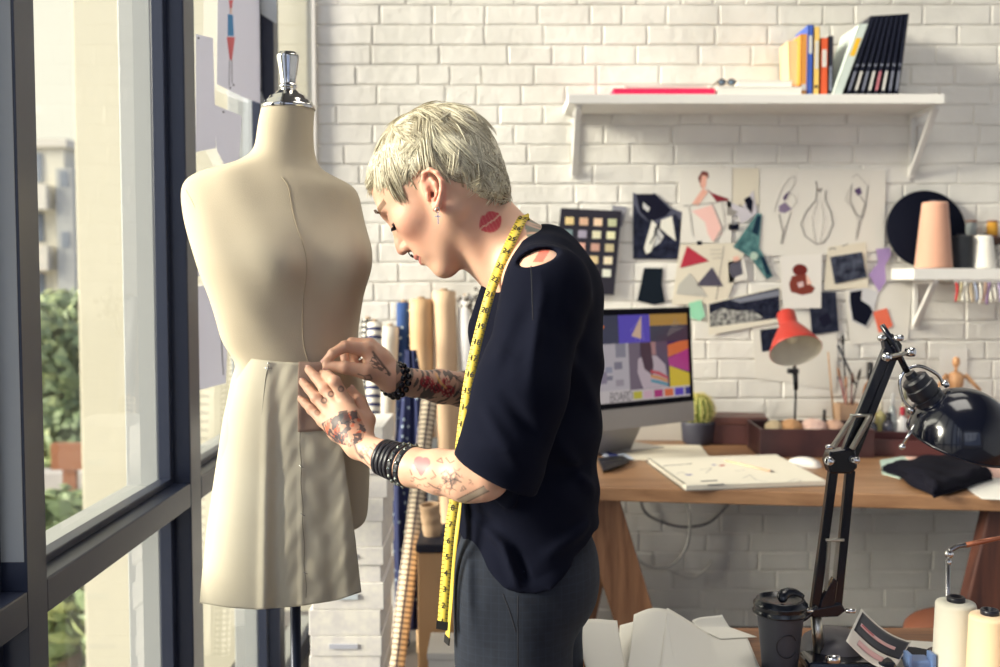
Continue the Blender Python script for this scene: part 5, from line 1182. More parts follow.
def T(px, y=1.5, off=0.0): return Vector(((px-500)/FP*y, y, TZ+0.003+off))
curl_sheet(P(620, 624, 1.92), P(684, 626, 1.93), T(760, 1.50), T(612, 1.50), 'flat pattern sheet at the bottom of the pile', 0)
curl_sheet(P(574, 624, 1.84), P(617, 619, 1.86), T(640, 1.5, 0.004), T(606, 1.50, 0.004), 'pattern sheet curling up at the left of the pile', 1, 0.004)
curl_sheet(P(634, 614, 1.86), P(667, 609, 1.875), T(690, 1.5, 0.008), T(622, 1.5, 0.008), 'pattern sheet with the raised middle corner', 2, 0.003)
curl_sheet(P(667, 609.5, 1.88), P(745, 655, 1.90), T(790, 1.5, 0.012), T(655, 1.5, 0.012), 'large pattern sheet sloping down to the right', 3, 0.001)
curl_sheet(P(692, 622, 1.935), P(722, 613.5, 1.94), P(757, 654, 1.87), P(720, 660, 1.86), 'small pattern sheet poking up behind the pile', 4, 0.004)
# coffee cup
c = Vector((P(780, 640, 1.745).x, 1.745, TZ)); k = M_PX(1.745)
t = thing('coffee_cup', c, 'black takeaway coffee cup with black lid on the near table', 'cup'); cupm = mat('cup_black_card', (62, 64, 74), 0.55); lidm = mat('cup_lid_black', (20, 24, 34), 0.22)
h = (P(780, 616, 1.745-0.04).z-TZ)
mb = MB(); mb.lathe([(0.028, 0.0005), (0.030, 0.002), (0.030, 0.006), (23.5*k, h-0.004), (24.5*k, h)], c, seg=48); mb.build('cup_body', cupm, t)
mb = MB(); L0 = h-0.008
mb.lathe([(25.5*k, 0), (27.5*k, 0.001), (27.8*k, 0.004), (26.5*k, 0.007), (26.2*k, 0.013), (27.2*k, 0.015), (27*k, 0.018), (25*k, 0.021), (24*k, 0.025), (23*k, 0.026), (21.5*k, 0.0255), (20*k, 0.021), (10*k, 0.020), (0.0, 0.020)], c+Vector((0, 0, L0)), seg=56, cap=False); 
mb.build('lid', lidm, t)
mb = MB(); mb.tube(spline([c+Vector((0.0, -0.012, L0+0.022)), c+Vector((0.004, -0.004, L0+0.034)), c+Vector((0.022, 0.002, L0+0.036)), c+Vector((0.040, 0.0, L0+0.028))], 12), [0.004, 0.007, 0.009, 0.010, 0.010, 0.009, 0.009, 0.008, 0.008, 0.007, 0.006, 0.004], 10, flat=0.6); mb.build('sip_tab', lidm, t)
mb = MB(); ring = []
for i in range(27):
    a_ = 0.5+i/26*5.2; u_ = math.cos(a_)*11*k; z_ = math.sin(a_)*12*k+0.050; rr = 0.030+(23.5*k-0.030)*(z_/h)+0.0004; th_ = -PI/2+(u_/rr)+0.1; ring.append(c+Vector((rr*math.cos(th_), rr*math.sin(th_), z_)))
mb.tube(ring, 0.0014, 6); mb.build('round_emblem', mat('emblem_dark', (34, 36, 46), 0.4), t)

# thread cones in front
g3 = 'big thread cones on the near table'
def cone_big(px, Y, ytop, m, label):
    c = Vector((P(px, 640, Y).x, Y, TZ)); h = P(px, ytop, Y).z-TZ; r = 20.5*M_PX(Y); t = thing('thread_cone', c, label, 'thread', g3)
    mb = MB(); prof = [(r*0.9, 0.0005), (r*1.04, 0.004)]; n = 60
    for i in range(n+1):
        v = i/n; prof.append((r*(1.04-0.09*v)+(0.0003 if i % 2 else 0), 0.006+(h-0.012)*v))
    prof += [(r*0.9, h-0.002), (r*0.5, h), (r*0.3, h-0.001)]
    mb.lathe(prof, c, seg=48); mb.build('thread', m, t)
    q = MB(); q.lathe([(r*0.3, h-0.003), (r*0.42, h-0.002), (r*0.44, h+0.006), (r*0.40, h+0.008), (r*0.30, h+0.008), (r*0.27, h-0.002), (0, h-0.002)], c, seg=28, cap=False); q.build('core', mat('cone_core_black', (20, 22, 34), 0.35), t)
cone_big(955, 1.74, 601, thread('big_white_thread', (232, 228, 212)), 'large off-white thread cone, nearest the lamp')
cone_big(989, 1.66, 614, thread('big_peach_thread', (238, 206, 168)), 'large pale peach thread cone at the right edge')
t = thing('thread_stand', (P(955, 640, 1.80).x, 1.80, TZ), 'metal thread guide rod rising behind the big cones', 'thread stand'); st = mat('steel_rod', (150, 148, 150), 0.25, metal=0.9); cu = mat('copper_rod', (176, 110, 84), 0.3, metal=0.6)
mb = MB(); x_ = P(949, 600, 1.80).x; mb.tube([(x_, 1.80, TZ+0.001), (x_-0.004, 1.80, P(949, 560, 1.80).z)], 0.0045, 10); mb.build('rod', st, t)
mb = MB(); mb.sphere(P(949, 554, 1.80), 0.008, 16, 10); mb.sphere(P(948.5, 562, 1.80), 0.0055, 16, 10); mb.build('joint', mat('chrome', (214, 214, 216), 0.08, metal=1.0), t)
mb = MB(); mb.tube(spline([P(949, 551, 1.80), P(958, 546, 1.80), P(966, 545, 1.80)], 8), 0.0045, 10); mb.build('bent_arm', st, t)
mb = MB(); mb.tube([P(966, 545, 1.80), P(992, 539.5, 1.80), P(1030, 533, 1.80)], [0.005, 0.004, 0.003], 10); mb.build('guide_arm', cu, t)
mb = MB(); mb.lathe([(0.035, 0), (0.035, 0.006), (0.01, 0.008)], (x_, 1.80, TZ+0.0005), seg=24); mb.build('base', st, t)
# magazine cutting, black cutting, clip, white sheet
mb = MB(); mb.prism([PZ(x, y, TZ+0.0005) for x, y in ((888, 640), (934, 643), (960, 668), (868, 668))], (0, 0, 0.002)); tag(mb.build('paper_sheet', white_p), 'white sheet under the magazine cutting near the cones', 'paper')
cut = thing('magazine_cutting', P(880, 660, 1.75), 'curled magazine cutting showing pink figure on black', 'cutting')
cA, cB, cC, cD = P(861, 609, 1.80), P(911, 642, 1.80), P(893, 672, 1.70), P(846, 641, 1.70)
def cfn(off, u0=0, u1=1, v0=0, v1=1):
    def f(u, v):
        u = u0+(u1-u0)*u; v = v0+(v1-v0)*v; p = cA.lerp(cB, u).lerp(cD.lerp(cC, u), v); b = math.sin(u*PI); n = Vector((0.0, -0.6, 0.8)); q = p - Vector((0, 0, 1))*0.010*b + n*off
        return (q.x, q.y, q.z)
    return f
mb = MB(); mb.grid(cfn(0), 20, 12, 0.0008); mb.build('page', white_p, cut)
mb = MB(); mb.grid(cfn(0.0012, 0.04, 0.98, 0.05, 0.62), 20, 12, 0.0004); mb.build('printed_area', mat('print_black', (30, 30, 42), 0.35), cut)
mb = MB(); mb.grid(cfn(0.0020, 0.10, 0.80, 0.32, 0.41), 20, 4, 0.0004); mb.build('printed_figure', mat('print_pink', (222, 176, 176), 0.4), cut)
mb = MB(); mb.grid(cfn(0.0020, 0.18, 0.7, 0.72, 0.86), 12, 4, 0.0004); mb.build('printed_border', mat('print_pink', (222, 176, 176), 0.4), cut)
mb = MB(); mb.grid(cfn(0.0024, 0.12, 0.36, 0.33, 0.365), 12, 3, 0.0004); mb.build('printed_line', mat('print_rose', (196, 84, 96), 0.4), cut)
zc = TZ+0.004
mb = MB(); mb.prism([PZ(x, y, zc+0.012) for x, y in ((901, 646), (915, 647), (931, 650), (933, 654), (928, 658), (912, 656), (901, 652))], (0, 0, -0.012)); mb.prism([PZ(x, y, zc+0.0123) for x, y in ((900, 649.5), (911, 654), (900, 655.5))], (0, 0, 0.0006), 1)
tag(mb.build('fabric_scrap', [mat('black_scrap', (34, 34, 44), 0.8), white_p], bevel=0.001), 'black scrap with white triangle beside the off-white cone', 'fabric swatch')
t = thing('binder_clip', PZ(918, 664, TZ), 'pale blue clip at the bottom edge beside the black scrap', 'clip'); bm = mat('clip_blue', (112, 140, 190), 0.35)
a = P(919, 663, 1.74)
mb = MB(); mb.box((a.x-0.020, 1.73, TZ+0.004), (a.x+0.020, 1.765, TZ+0.018)); mb.build('clip_body', bm, t, bevel=0.003)
for s_ in (-1, 1):
    mb = MB(); mb.box((a.x+s_*0.020-0.004, 1.725, TZ+0.004), (a.x+s_*0.020+0.004, 1.75, TZ+0.031)); mb.build('prong', bm, t, bevel=0.002)

# ---------------------------------------------------------------- black architect lamp
LY = 1.76; lampm = mat('lamp_black', (12, 15, 28), 0.16, coat=0.3); chr_ = MATS['chrome']; steel = mat('brushed_steel', (190, 186, 176), 0.28, metal=0.95)
t = thing('architect_lamp', (P(828, 650, LY).x, LY, TZ), 'black jointed architect lamp with glossy round shade on the near table', 'lamp')
L = lambda x, y, dy=0.0: P(x, y, LY+dy)
mb = MB(); cb = Vector((L(842, 655).x, LY+0.035, TZ)); mb.lathe([(0.066, 0.0005), (0.068, 0.004), (0.064, 0.018), (0.055, 0.034), (0.038, 0.046), (0.016, 0.051), (0.0, 0.052)], cb, seg=48, cap=False); mb.build('base', mat('lamp_base_grey', (74, 72, 80), 0.4), t)
mb = MB(); a = L(822, 652); mb.box((a.x-0.038, LY-0.055, TZ+0.001), (a.x+0.11, LY+0.01, TZ+0.024)); mb.build('clamp_block', lampm, t, bevel=0.006)
mb = MB(); mb.lathe([(0.009, 0), (0.012, 0.002), (0.012, 0.012), (0.006, 0.014)], Vector((a.x-0.003, LY-0.072, TZ+0.03)), (0, 0.4, 1), 20); mb.build('knob', chr_, t)
mb = MB(); mb.tube([L(819, 655), L(816, 612)], 0.0095, 14); mb.build('post', steel, t)
mb = MB(); mb.tube(spline([L(794, 622, -0.01), L(806, 618, -0.01), L(817, 606, -0.01)], 8), 0.004, 8); mb.build('lever', lampm, t)
def rod(x0, y0, x1, y1, dy, w=0.0075, m=lampm, nm='rod', sq=True):
    mb = MB(); p, q = L(x0, y0, dy), L(x1, y1, dy)
    if sq: mb.bar(p, q, w*2, w*2, (0, 1, 0))
    else: mb.tube([p, q], w, 12)
    return mb.build(nm, m, t, bevel=0.0015 if sq else 0)
rod(813.5, 616, 833, 470, 0, nm='lower_arm'); rod(836, 612, 850, 470, 0, nm='lower_arm')
mb = MB(); mb.prism([L(x, y, -0.012) for x, y in ((822, 600), (834, 578), (838, 582), (834, 612), (818, 616))], (0, 0.014, 0)); mb.build('hinge_plate', lampm, t, bevel=0.001)
mb = MB(); mb.prism([L(x, y, -0.014) for x, y in ((811, 610), (842, 604), (846, 611), (838, 617), (813, 618))], (0, 0.020, 0)); mb.build('hinge_plate', lampm, t, bevel=0.002)
rod(838, 470, 887, 350, -0.004, nm='upper_arm'); rod(849, 468, 896, 350, -0.004, w=0.006, nm='upper_arm')
rod(843.5, 470, 891, 348, 0.012, w=0.004, m=steel, nm='inner_rod', sq=False)
mb = MB(); mb.prism([L(x, y, -0.016) for x, y in ((830, 452), (856, 448), (858, 468), (851, 474), (831, 474), (827, 462))], (0, 0.030, 0)); mb.build('elbow_plate', lampm, t, bevel=0.003)
def bolt(x, y, r=0.0065, dy=-0.02, nm='bolt', L_=0.045, ax=(0.9, -0.35, 0.1)):
    mb = MB(); c = L(x, y, dy); mb.lathe([(r*0.6, -L_*0.2), (r, -L_*0.18), (r*1.15, 0), (r, L_*0.14), (r*0.4, L_*0.18)], c, ax, 18); return mb.build(nm, chr_, t)
bolt(829.5, 461, 0.0075, ax=(-0.6, -0.8, 0)); bolt(855, 460, 0.006, ax=(0.7, -0.7, 0)); bolt(830, 447, 0.004, ax=(-0.9, -0.3, 0)); bolt(887, 357, 0.0075, ax=(-0.4, -0.9, 0)); bolt(882, 338, 0.005, ax=(-0.8, -0.4, 0)); bolt(899, 338, 0.005)
bolt(911, 352, 0.0075, ax=(0.7, -0.7, 0)); bolt(851, 611, 0.004, ax=(1, -0.2, 0)); bolt(808, 611, 0.003, ax=(-1, -0.2, 0))
rod(888, 357, 911, 352, -0.018, w=0.004, m=steel, nm='cross_pin', sq=False)
# springs: rod with coil
def spring(x0, y0, x1, y1, dy, r=0.0045, turns=26):
    p, q = L(x0, y0, dy), L(x1, y1, dy); d = q-p; n1 = d.normalized().orthogonal().normalized(); n2 = d.normalized().cross(n1)
    mb = MB(); mb.tube([p+d*(i/(turns*8))+(n1*math.cos(2*PI*i/8)+n2*math.sin(2*PI*i/8))*r for i in range(turns*8+1)], 0.0011, 5); mb.tube([p, q], 0.002, 6); mb.build('spring', steel, t)
spring(833, 447, 853, 417, -0.024); spring(852, 449, 870, 416, -0.024)
rod(850, 415.5, 872, 415.5, -0.02, w=0.003, m=steel, nm='cross_pin', sq=False); rod(826, 540, 844, 540, -0.012, w=0.0028, m=steel, nm='cross_pin', sq=False)
spring(829, 541, 826, 590, -0.008, 0.003, 30); spring(838, 541, 833, 592, -0.008, 0.003, 30)
mb = MB(); mb.prism([L(x, y, -0.012) for x, y in ((884, 338), (893, 333), (903, 345), (901, 360), (888, 362))], (0, 0.022, 0)); mb.build('shoulder_plate', lampm, t, bevel=0.003)
mb = MB(); mb.tube([L(882, 325, -0.015), L(893, 343, -0.015), L(907, 372, -0.012)], [0.0045, 0.0055, 0.0055], 12); mb.build('head_rod', lampm, t)
# head
C0 = L(960, 439, -0.01); Rr = 52*M_PX(LY-0.01); up = Vector((0.22, -0.28, 0.93)).normalized()
sd = (P(913, 378, LY-0.01)-C0).normalized(); sd = (sd+up*0.0).normalized()
mb = MB(); mb.lathe([(Rr*1.0, -0.004)]+[(Rr*math.cos(a), Rr*math.sin(a)) for a in [i*PI/2/22 for i in range(23)]], C0, up, 72, cap=False)
mb.lathe([(Rr*1.0, -0.004), (Rr*1.012, -0.002), (Rr*1.012, -0.006), (Rr*0.985, -0.006)], C0, up, 72, cap=False)
mb.build('lamp_shade', lampm, t)
mb = MB(); mb.lathe([(Rr*0.97*math.cos(a), Rr*0.97*math.sin(a)) for a in [i*PI/2/22 for i in range(23)]][::-1]+[(Rr*0.985, -0.006)], C0, up, 72, cap=False); mb.build('reflector', mat('shade_inside', (214, 208, 200), 0.35), t)
hs = C0+sd*Rr*0.90
mb = MB(); mb.lathe([(0.025, 0.0), (0.025, 0.014), (0.0225, 0.015), (0.0225, 0.020), (0.0255, 0.021), (0.0255, 0.036), (0.023, 0.038), (0.0225, 0.050), (0.018, 0.054), (0.010, 0.056), (0.009, 0.064)], hs, sd, 64, smooth=False); mb.build('socket', mat('socket_black', (18, 20, 30), 0.3), t)
e1 = sd.cross(Vector((0, 1, 0))).normalized()
mb = MB(); base_ = hs+sd*0.012; mb.tube(spline([base_-e1*0.033, base_-e1*0.036+sd*0.02, base_-e1*0.022+sd*0.050, base_+sd*0.060, base_+e1*0.022+sd*0.050, base_+e1*0.036+sd*0.02, base_+e1*0.033], 30), 0.003, 8); mb.build('yoke', chr_, t)
for s_ in (-1, 1):
    mb = MB(); mb.lathe([(0.006, 0), (0.007, 0.002), (0.007, 0.007), (0.004, 0.009)], base_+e1*s_*0.033, e1*s_+Vector((0, -0.4, 0)), 16); mb.build('yoke_screw', chr_, t)
mb = MB(); mb.tube([L(915, 424, -0.055), L(903, 445, -0.06)], 0.0028, 8); mb.sphere(L(902, 447, -0.06), 0.0055, 14, 10); mb.build('switch_lever', chr_, t)
mb = MB(); mb.sphere(C0+up*0.01, (0.028, 0.028, 0.034), 20, 14); mb.build('bulb', MATS['bulb_glass'], t)

# ================================================================== DRESS FORM
FY = 1.82; kf = M_PX(FY)
linen = mat('form_linen', (200, 188, 166), 0.85, noise=(3, (190, 176, 152), 0.8), bump=(600, 0.25))
df = thing('dress_form', (P(292, 600, FY).x, FY, 0), 'linen covered dress form with chrome neck cap on a dark pole', 'dress form')
SL = [(109, 262, 314, .046), (123, 259, 313, .045), (140, 257, 313, .046), (153, 254, 314, .048), (160, 247, 315, .052), (165, 232, 317, .056), (170, 205, 322, .060), (175, 194, 330, .064), (180, 188, 342, .067), (186, 184.5, 353, .070), (194, 183.5, 357.5, .074), (204, 184, 360, .078), (216, 186, 362, .084), (230, 189.5, 365, .092), (245, 194.5, 369.5, .098), (258, 199, 371, .100), (272, 203, 369, .098), (290, 210.5, 363, .092), (309, 217, 360, .086), (328, 222, 357, .081), (345, 226, 356, .079), (360, 226, 357, .080), (380, 222, 361, .086), (400, 219, 365, .092), (430, 217, 368, .098), (470, 218, 369, .099), (505, 220, 368, .097), (522, 224, 366, .092), (529, 232, 360, .085), (532, 250, 345, .065), (533, 285, 305, .02)]
LKW = lambda y: np.interp(y, [358, 380, 420, 470, 530, 575, 607], [239, 232, 223.5, 216, 207, 202.5, 200])
SL = [(s[0], s[1], s[2], s[3]) if s[0] < 350 else (s[0], max(s[1], float(LKW(s[0]))+3.5), s[2], s[3]) for s in SL]
ys = np.array([s[0] for s in SL], float)
def sl_at(y): return [np.interp(y, ys, [s[k] for s in SL]) for k in (1, 2, 3)]
NA = 96; rows = np.concatenate([np.linspace(109, 165, 24), np.linspace(166, 200, 26), np.linspace(202, 520, 110), np.linspace(521, 533, 14)])
fd = np.array([0.62, -0.78, 0.0])
pk = [(P(350, 262, FY-0.06), 0.042, 0.037), (P(270, 264, FY-0.095), 0.040, 0.038)]
V = []
for y in rows:
    l, r, b = sl_at(y); p0 = P((l+r)/2, y, FY); a = (r-l)/2*kf
    for k in range(NA):
        th = 2*PI*k/NA; e = 0.86 if y > 165 else 1.0
        cx_ = math.copysign(abs(math.cos(th))**e, math.cos(th)); sy_ = math.copysign(abs(math.sin(th))**e, math.sin(th))
        V.append((p0.x+a*cx_, FY+b*sy_+0.012*math.cos(th)*min(1, max(0, (y-170)/90)), p0.z))
V = np.array(V); D = np.zeros_like(V)
for c_, A_, s_ in pk:
    d2 = ((V-np.array(tuple(c_)))**2).sum(1); D += fd[None, :]*(A_*np.exp(-d2/(2*s_*s_)))[:, None]
V = V+D; nr = len(rows)
F = np.array([(i*NA+k, (i+1)*NA+k, (i+1)*NA+(k+1) % NA, i*NA+(k+1) % NA) for i in range(nr-1) for k in range(NA)])
V[:, 1] += 0.0012*np.sin(V[:, 0]*70+V[:, 2]*40)
V = smooth_verts(V, F, 6, 0.5) if False else V
g = V.reshape(nr, NA, 3)
for _ in range(14): g[1:-1] = (g[:-2]+2*g[1:-1]+g[2:])/4
o = mesh_np('torso', g.reshape(-1, 3), F, linen, df)
# seams
mb = MB(); seam = mat('seam_thread', (182, 168, 144), 0.9)
def surf_path(ki, y0, y1):
    out = []
    for i, y in enumerate(rows):
        if y0 <= y <= y1:
            k = ki(y); out.append(Vector(g[i, int(k) % NA])+Vector((0, -0.0004, 0)))
    return out
for kk in (76,):
    pth = surf_path(lambda y: kk, 180, 525); mb.tube(pth, 0.0009, 5)
mb.build('seam', seam, df)
# armhole plate line at the left shoulder
mb = MB(); pc_ = P(197, 196, FY-0.055)
ring = [P(186+6*math.sin(v*PI)+10*v, 190+50*v, FY-0.045-0.02*math.sin(v*PI)) for v in [i/14 for i in range(15)]]
mb.tube(ring, 0.0007, 5); mb.build('seam', seam, df)
# chrome cap
mb = MB(); cc = P(288.5, 109, FY); k = kf
mb.lathe([(26.5*k, -0.001), (27.2*k, 0.002), (26.8*k, 0.006), (24*k, 0.008), (23.4*k, 0.013), (20*k, 0.016), (18.6*k, 0.021), (14*k, 0.025), (12*k, 0.029), (8.5*k, 0.032), (7.8*k, 0.034), (9.0*k, 0.036), (9.2*k, 0.041), (8.2*k, 0.042), (8.0*k, 0.044), (8.6*k, 0.056), (10.0*k, 0.073), (11.4*k, 0.088), (11.6*k, 0.091), (10.8*k, 0.093), (9.0*k, 0.0945), (8.5*k, 0.097), (3*k, 0.0985), (0, 0.0985)], cc, seg=64, cap=False)
mb.build('neck_cap', mat('cap_chrome', (216, 214, 210), 0.12, metal=1.0), df)
mb = MB(); px_ = P(295.5, 620, FY).x; mb.tube([(px_, FY, P(295, 530, FY).z), (px_, FY, 0.05)], 0.0095, 18); mb.build('pole', mat('pole_navy', (30, 36, 56), 0.35, metal=0.3), df)
mb = MB(); mb.lathe([(0.0, 0.0), (0.17, 0.0), (0.175, 0.008), (0.16, 0.02), (0.03, 0.035), (0.02, 0.06)], (px_, FY, 0.0), seg=48); mb.build('base', MATS['pole_navy'], df)

# skirt toile pinned round the form
toile = mat('calico_toile', (206, 198, 178), 0.9, noise=(6, (192, 182, 160), 0.8), bump=(18, 0.35), sheen=0.1)
Lk = lambda y: np.interp(y, [358, 380, 420, 470, 530, 575, 607], [239, 232, 223.5, 216, 207, 202.5, 200])
Rk = lambda y: np.interp(y, [358, 365, 420, 480, 530, 600], [333, 334, 340, 347, 354, 362])
def skirt(u, v):
    ytop = 357+6*u+2*math.sin(u*PI); ybot = np.interp(u, [0, 0.18, 0.36, 0.62, 0.85, 1.0], [603, 607.5, 609.5, 606, 600, 592])
    y = ytop+(ybot-ytop)*v; l, r = Lk(y), Rk(y)
    x = l+(r-l)*u; rf = np.interp(y, [358, 380, 430, 500, 610], [358, 363, 371, 374, 378]); cx = (l+rf)/2; a = (rf-l)/2+0.5
    q = min(1, abs((x-cx)/a)); b = np.interp(y, [358, 400, 450, 520, 610], [.092, .106, .116, .122, .128])
    Y = FY - b*(1-q**2.9)**(1/2.9)
    fl = v
    Y -= 0.010*fl*math.exp(-((x-(268-4*v))/5.0)**2)                       # dart fold
    Y += 0.009*math.exp(-((x-(279-2*v))/7.0)**2)*(0.3+fl)
    Y -= 0.003*fl*math.exp(-((x-(301+1*v))/3.0)**2); Y += 0.007*fl*math.exp(-((x-(322+10*v))/8.0)**2)
    Y -= 0.006*fl*math.exp(-((x-(340+8*v))/6.0)**2); sx = 1/(1+math.exp(-(x-275)/6)); Y += sx*(0.0018*math.sin(x*0.12+y*0.05)*v + 0.0014*math.sin(y*0.11+x*0.07)*math.sin(x*0.13+1)*min(1, v*2) + 0.0011*math.sin(y*0.19+x*0.1+2*math.sin(x*0.09))*math.sin(x*0.22+y*0.03))
    p = P(x, y, Y); return (p.x, p.y, p.z)
sk = thing('skirt_toile', P(290, 600, FY), 'unfinished calico skirt toile pinned round the dress form hips', 'skirt')
mb = MB(); mb.grid(skirt, 120, 110, 0.0012); mb.build('skirt_panel', toile, sk)
mb = MB()
def pt(u, v, off=0.002): 
    q = skirt(u, v); return Vector((q[0], q[1]-off, q[2]))
mb.tube([pt(0.325+0.0*i, 0.02+0.017*i, 0.0006) for i in range(17)], [0.0004+0.0012*(1-i/16) for i in range(17)], 6, flat=0.5); mb.build('dart_slit', mat('dart_shadow_thread', (66, 60, 58), 0.9), sk)  # dark tapering strip paints the shade inside the dart
mb = MB(); mb.tube([pt(0.29, 0.03, 0.003), pt(0.37, 0.028, 0.003)], 0.0007, 5); mb.tube([pt(0.326, 0.008, 0.003), pt(0.327, 0.05, 0.003)], 0.0007, 5); mb.sphere(pt(0.326, 0.008, 0.0035), 0.0018, 8, 6); mb.build('pin', chr_, sk)
mb = MB(); mb.tube([pt(0.655+0.004*math.sin(i*0.9), 0.05+i*0.0236, 0.0008) for i in range(40)], 0.0009, 5); mb.build('seam_line', mat('toile_seam', (150, 140, 124), 0.9), sk)
for v in (0.42, 0.62, 0.86):
    mb = MB(); mb.tube([pt(0.645, v, 0.003), pt(0.675, v+0.012, 0.003)], 0.0006, 5); mb.build('pin', chr_, sk)
# paper flap under the hands, its shade put into the brown colour
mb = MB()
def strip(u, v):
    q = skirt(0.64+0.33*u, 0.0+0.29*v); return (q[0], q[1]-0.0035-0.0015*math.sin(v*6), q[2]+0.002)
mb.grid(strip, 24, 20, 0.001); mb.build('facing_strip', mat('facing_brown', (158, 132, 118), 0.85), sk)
# ================================================================== THE DESIGNER AT WORK
cy12, sy12 = math.cos(R(12)), math.sin(R(12)); cp_, sp_2 = 0.745, 0.667
HF = np.array([-cp_*cy12, cp_*sy12, -sp_2]); HU = np.array([-sp_2*cy12, sp_2*sy12, cp_]); HS = np.array([-sy12, -cy12, 0.0])
HF /= np.linalg.norm(HF); HU = HU-HF*HU.dot(HF); HU /= np.linalg.norm(HU)
HC = np.array(tuple(P(436.5, 187, 1.66))); HM = np.array([HF, HU, HS]); HSC = 1.035
def H(f, u, s=0.0): return HC+HSC*(f*HF+u*HU+s*HS)
def A3(*q): return np.array(tuple(P(*q)))
def project(V):
    cp, s_ = math.cos(PITCH), math.sin(PITCH); dz = V[:,2]-EYE
    fwd = V[:,1]*cp-dz*s_; up = V[:,1]*s_+dz*cp
    return 500+FP*V[:,0]/fwd, 333.5-FP*up/fwd

G = SDF((-0.345, 1.385, 0.80), (0.175, 1.935, 1.625), 0.0017)
def he(f, u, s, rf, ru, rs, k=0.02, mode='u'): G.ell(H(f, u, s), (rf*HSC, ru*HSC, rs*HSC), HM, k, mode)
# ---- head
he(-0.018, 0.033, 0, 0.088, 0.078, 0.072, 0.0); he(0.030, 0.010, 0, 0.062, 0.085, 0.062, 0.03); he(0.034, -0.045, 0, 0.052, 0.060, 0.050, 0.03)
he(-0.05, -0.01, 0, 0.055, 0.06, 0.058, 0.03)
for s_ in (-1, 1):
    G.cap(H(-0.004, -0.052, s_*0.050), H(0.068, -0.099, s_*0.010), 0.0165, 0.0135, 0.028); he(0.052, -0.018, s_*0.042, 0.024, 0.020, 0.020, 0.02)
    G.cap(H(-0.006, -0.02, s_*0.056), H(-0.004, -0.052, s_*0.050), 0.015, 0.015, 0.02)
he(0.072, -0.099, 0, 0.0165, 0.0145, 0.018, 0.015); he(0.074, -0.063, 0, 0.020, 0.024, 0.026, 0.018)
G.cap(H(0.078, 0.024, 0.034), H(0.084, 0.022, 0.006), 0.008, 0.008, 0.014); G.cap(H(0.078, 0.024, -0.034), H(0.084, 0.022, -0.006), 0.008, 0.008, 0.014)
for s_ in (-1, 1):
    he(0.091, 0.005, s_*0.031, 0.013, 0.0115, 0.017, 0.012, 's'); he(0.0715, 0.003, s_*0.031, 0.0135, 0.0125, 0.0135, 0.004)
    he(0.0728, -0.0035, s_*0.032, 0.0135, 0.006, 0.0138, 0.003)
G.cap(H(0.083, 0.012, 0), H(0.101, -0.026, 0), 0.0065, 0.0085, 0.010); G.cap(H(0.101, -0.026, 0), H(0.105, -0.034, 0), 0.0085, 0.0095, 0.006)
for s_ in (-1, 1):
    he(0.096, -0.038, s_*0.0105, 0.0085, 0.0068, 0.0062, 0.006); G.cap(H(0.097, -0.049, s_*0.006), H(0.098, -0.040, s_*0.0065), 0.0030, 0.0028, 0.002, 's')
    G.cap(H(0.0945, -0.0585, 0.0), H(0.087, -0.062, s_*0.020), 0.0052, 0.0030, 0.004); G.cap(H(0.0925, -0.0705, 0.0), H(0.086, -0.067, s_*0.018), 0.0058, 0.0032, 0.004)
    G.cap(H(0.0995, -0.0645, 0.0), H(0.089, -0.0645, s_*0.021), 0.0016, 0.0013, 0.002, 's')
# ---- ear on the near side (measured), a plain one on the far side
EY = 1.660-0.078
def E(px, py, dy=0.0): return A3(px, py, EY+dy)
G.ell(E(432, 190, 0.004), (0.013, 0.009, 0.026), np.array([[0.93, 0, 0.37], [0, 1, 0], [-0.37, 0, 0.93]]), 0.010)
G.chain([E(427, 188, 0.003), E(423, 180, 0.0), E(424, 173, -0.004), E(430, 169.5, -0.008), E(437, 173, -0.013), E(441.5, 181, -0.016), E(441.5, 191, -0.016), E(439.5, 200, -0.013), E(437.5, 206, -0.010)], [0.0032, 0.0034, 0.0034, 0.0034, 0.0036, 0.0036, 0.0036, 0.0040, 0.0052], 0.003)
G.chain([E(437.5, 206, -0.010), E(435.5, 208, -0.006), E(434, 203, -0.001)], [0.0052, 0.005, 0.004], 0.004)
G.chain([E(431, 178, -0.003), E(435.5, 184, -0.007), E(436.5, 192, -0.008), E(434, 199, -0.006)], [0.0026, 0.003, 0.003, 0.003], 0.004)
G.ell(E(431, 191, -0.008), (0.0058, 0.0075, 0.0095), np.array([[0.93, 0, 0.37], [0, 1, 0], [-0.37, 0, 0.93]]), 0.004, 's')
G.ell(E(432.2, 194.5, -0.002), (0.0034, 0.009, 0.0044), None, 0.003, 's')
G.cap(E(427.5, 196, -0.003), E(428.5, 200, -0.003), 0.0036, 0.0030, 0.003)
he(-0.012, 0.0, -0.076, 0.016, 0.028, 0.006, 0.006)
# ---- neck and shoulders
G.chain([A3(462, 205, 1.665), A3(486, 230, 1.668), A3(510, 258, 1.672), A3(536, 285, 1.674)], [0.058, 0.0535, 0.057, 0.070], 0.03)
G.cap(A3(452, 214, 1.612), A3(494, 279, 1.632), 0.012, 0.011, 0.022)
G.ell(A3(545, 275, 1.674), (0.06, 0.13, 0.055), None, 0.03)
NS, FS = A3(545, 286, 1.535), A3(538, 292, 1.815)
G.chain([A3(525, 262, 1.66), NS], [0.045, 0.052], 0.04); G.chain([A3(530, 265, 1.69), FS], [0.045, 0.048], 0.04)
for y, rx, ry in ((330, .075, .12), (390, .08, .115), (450, .088, .115), (500, .095, .12)): G.ell(A3(538-(y-330)*0.06, y, 1.668), (rx, ry, 0.08), None, 0.03)
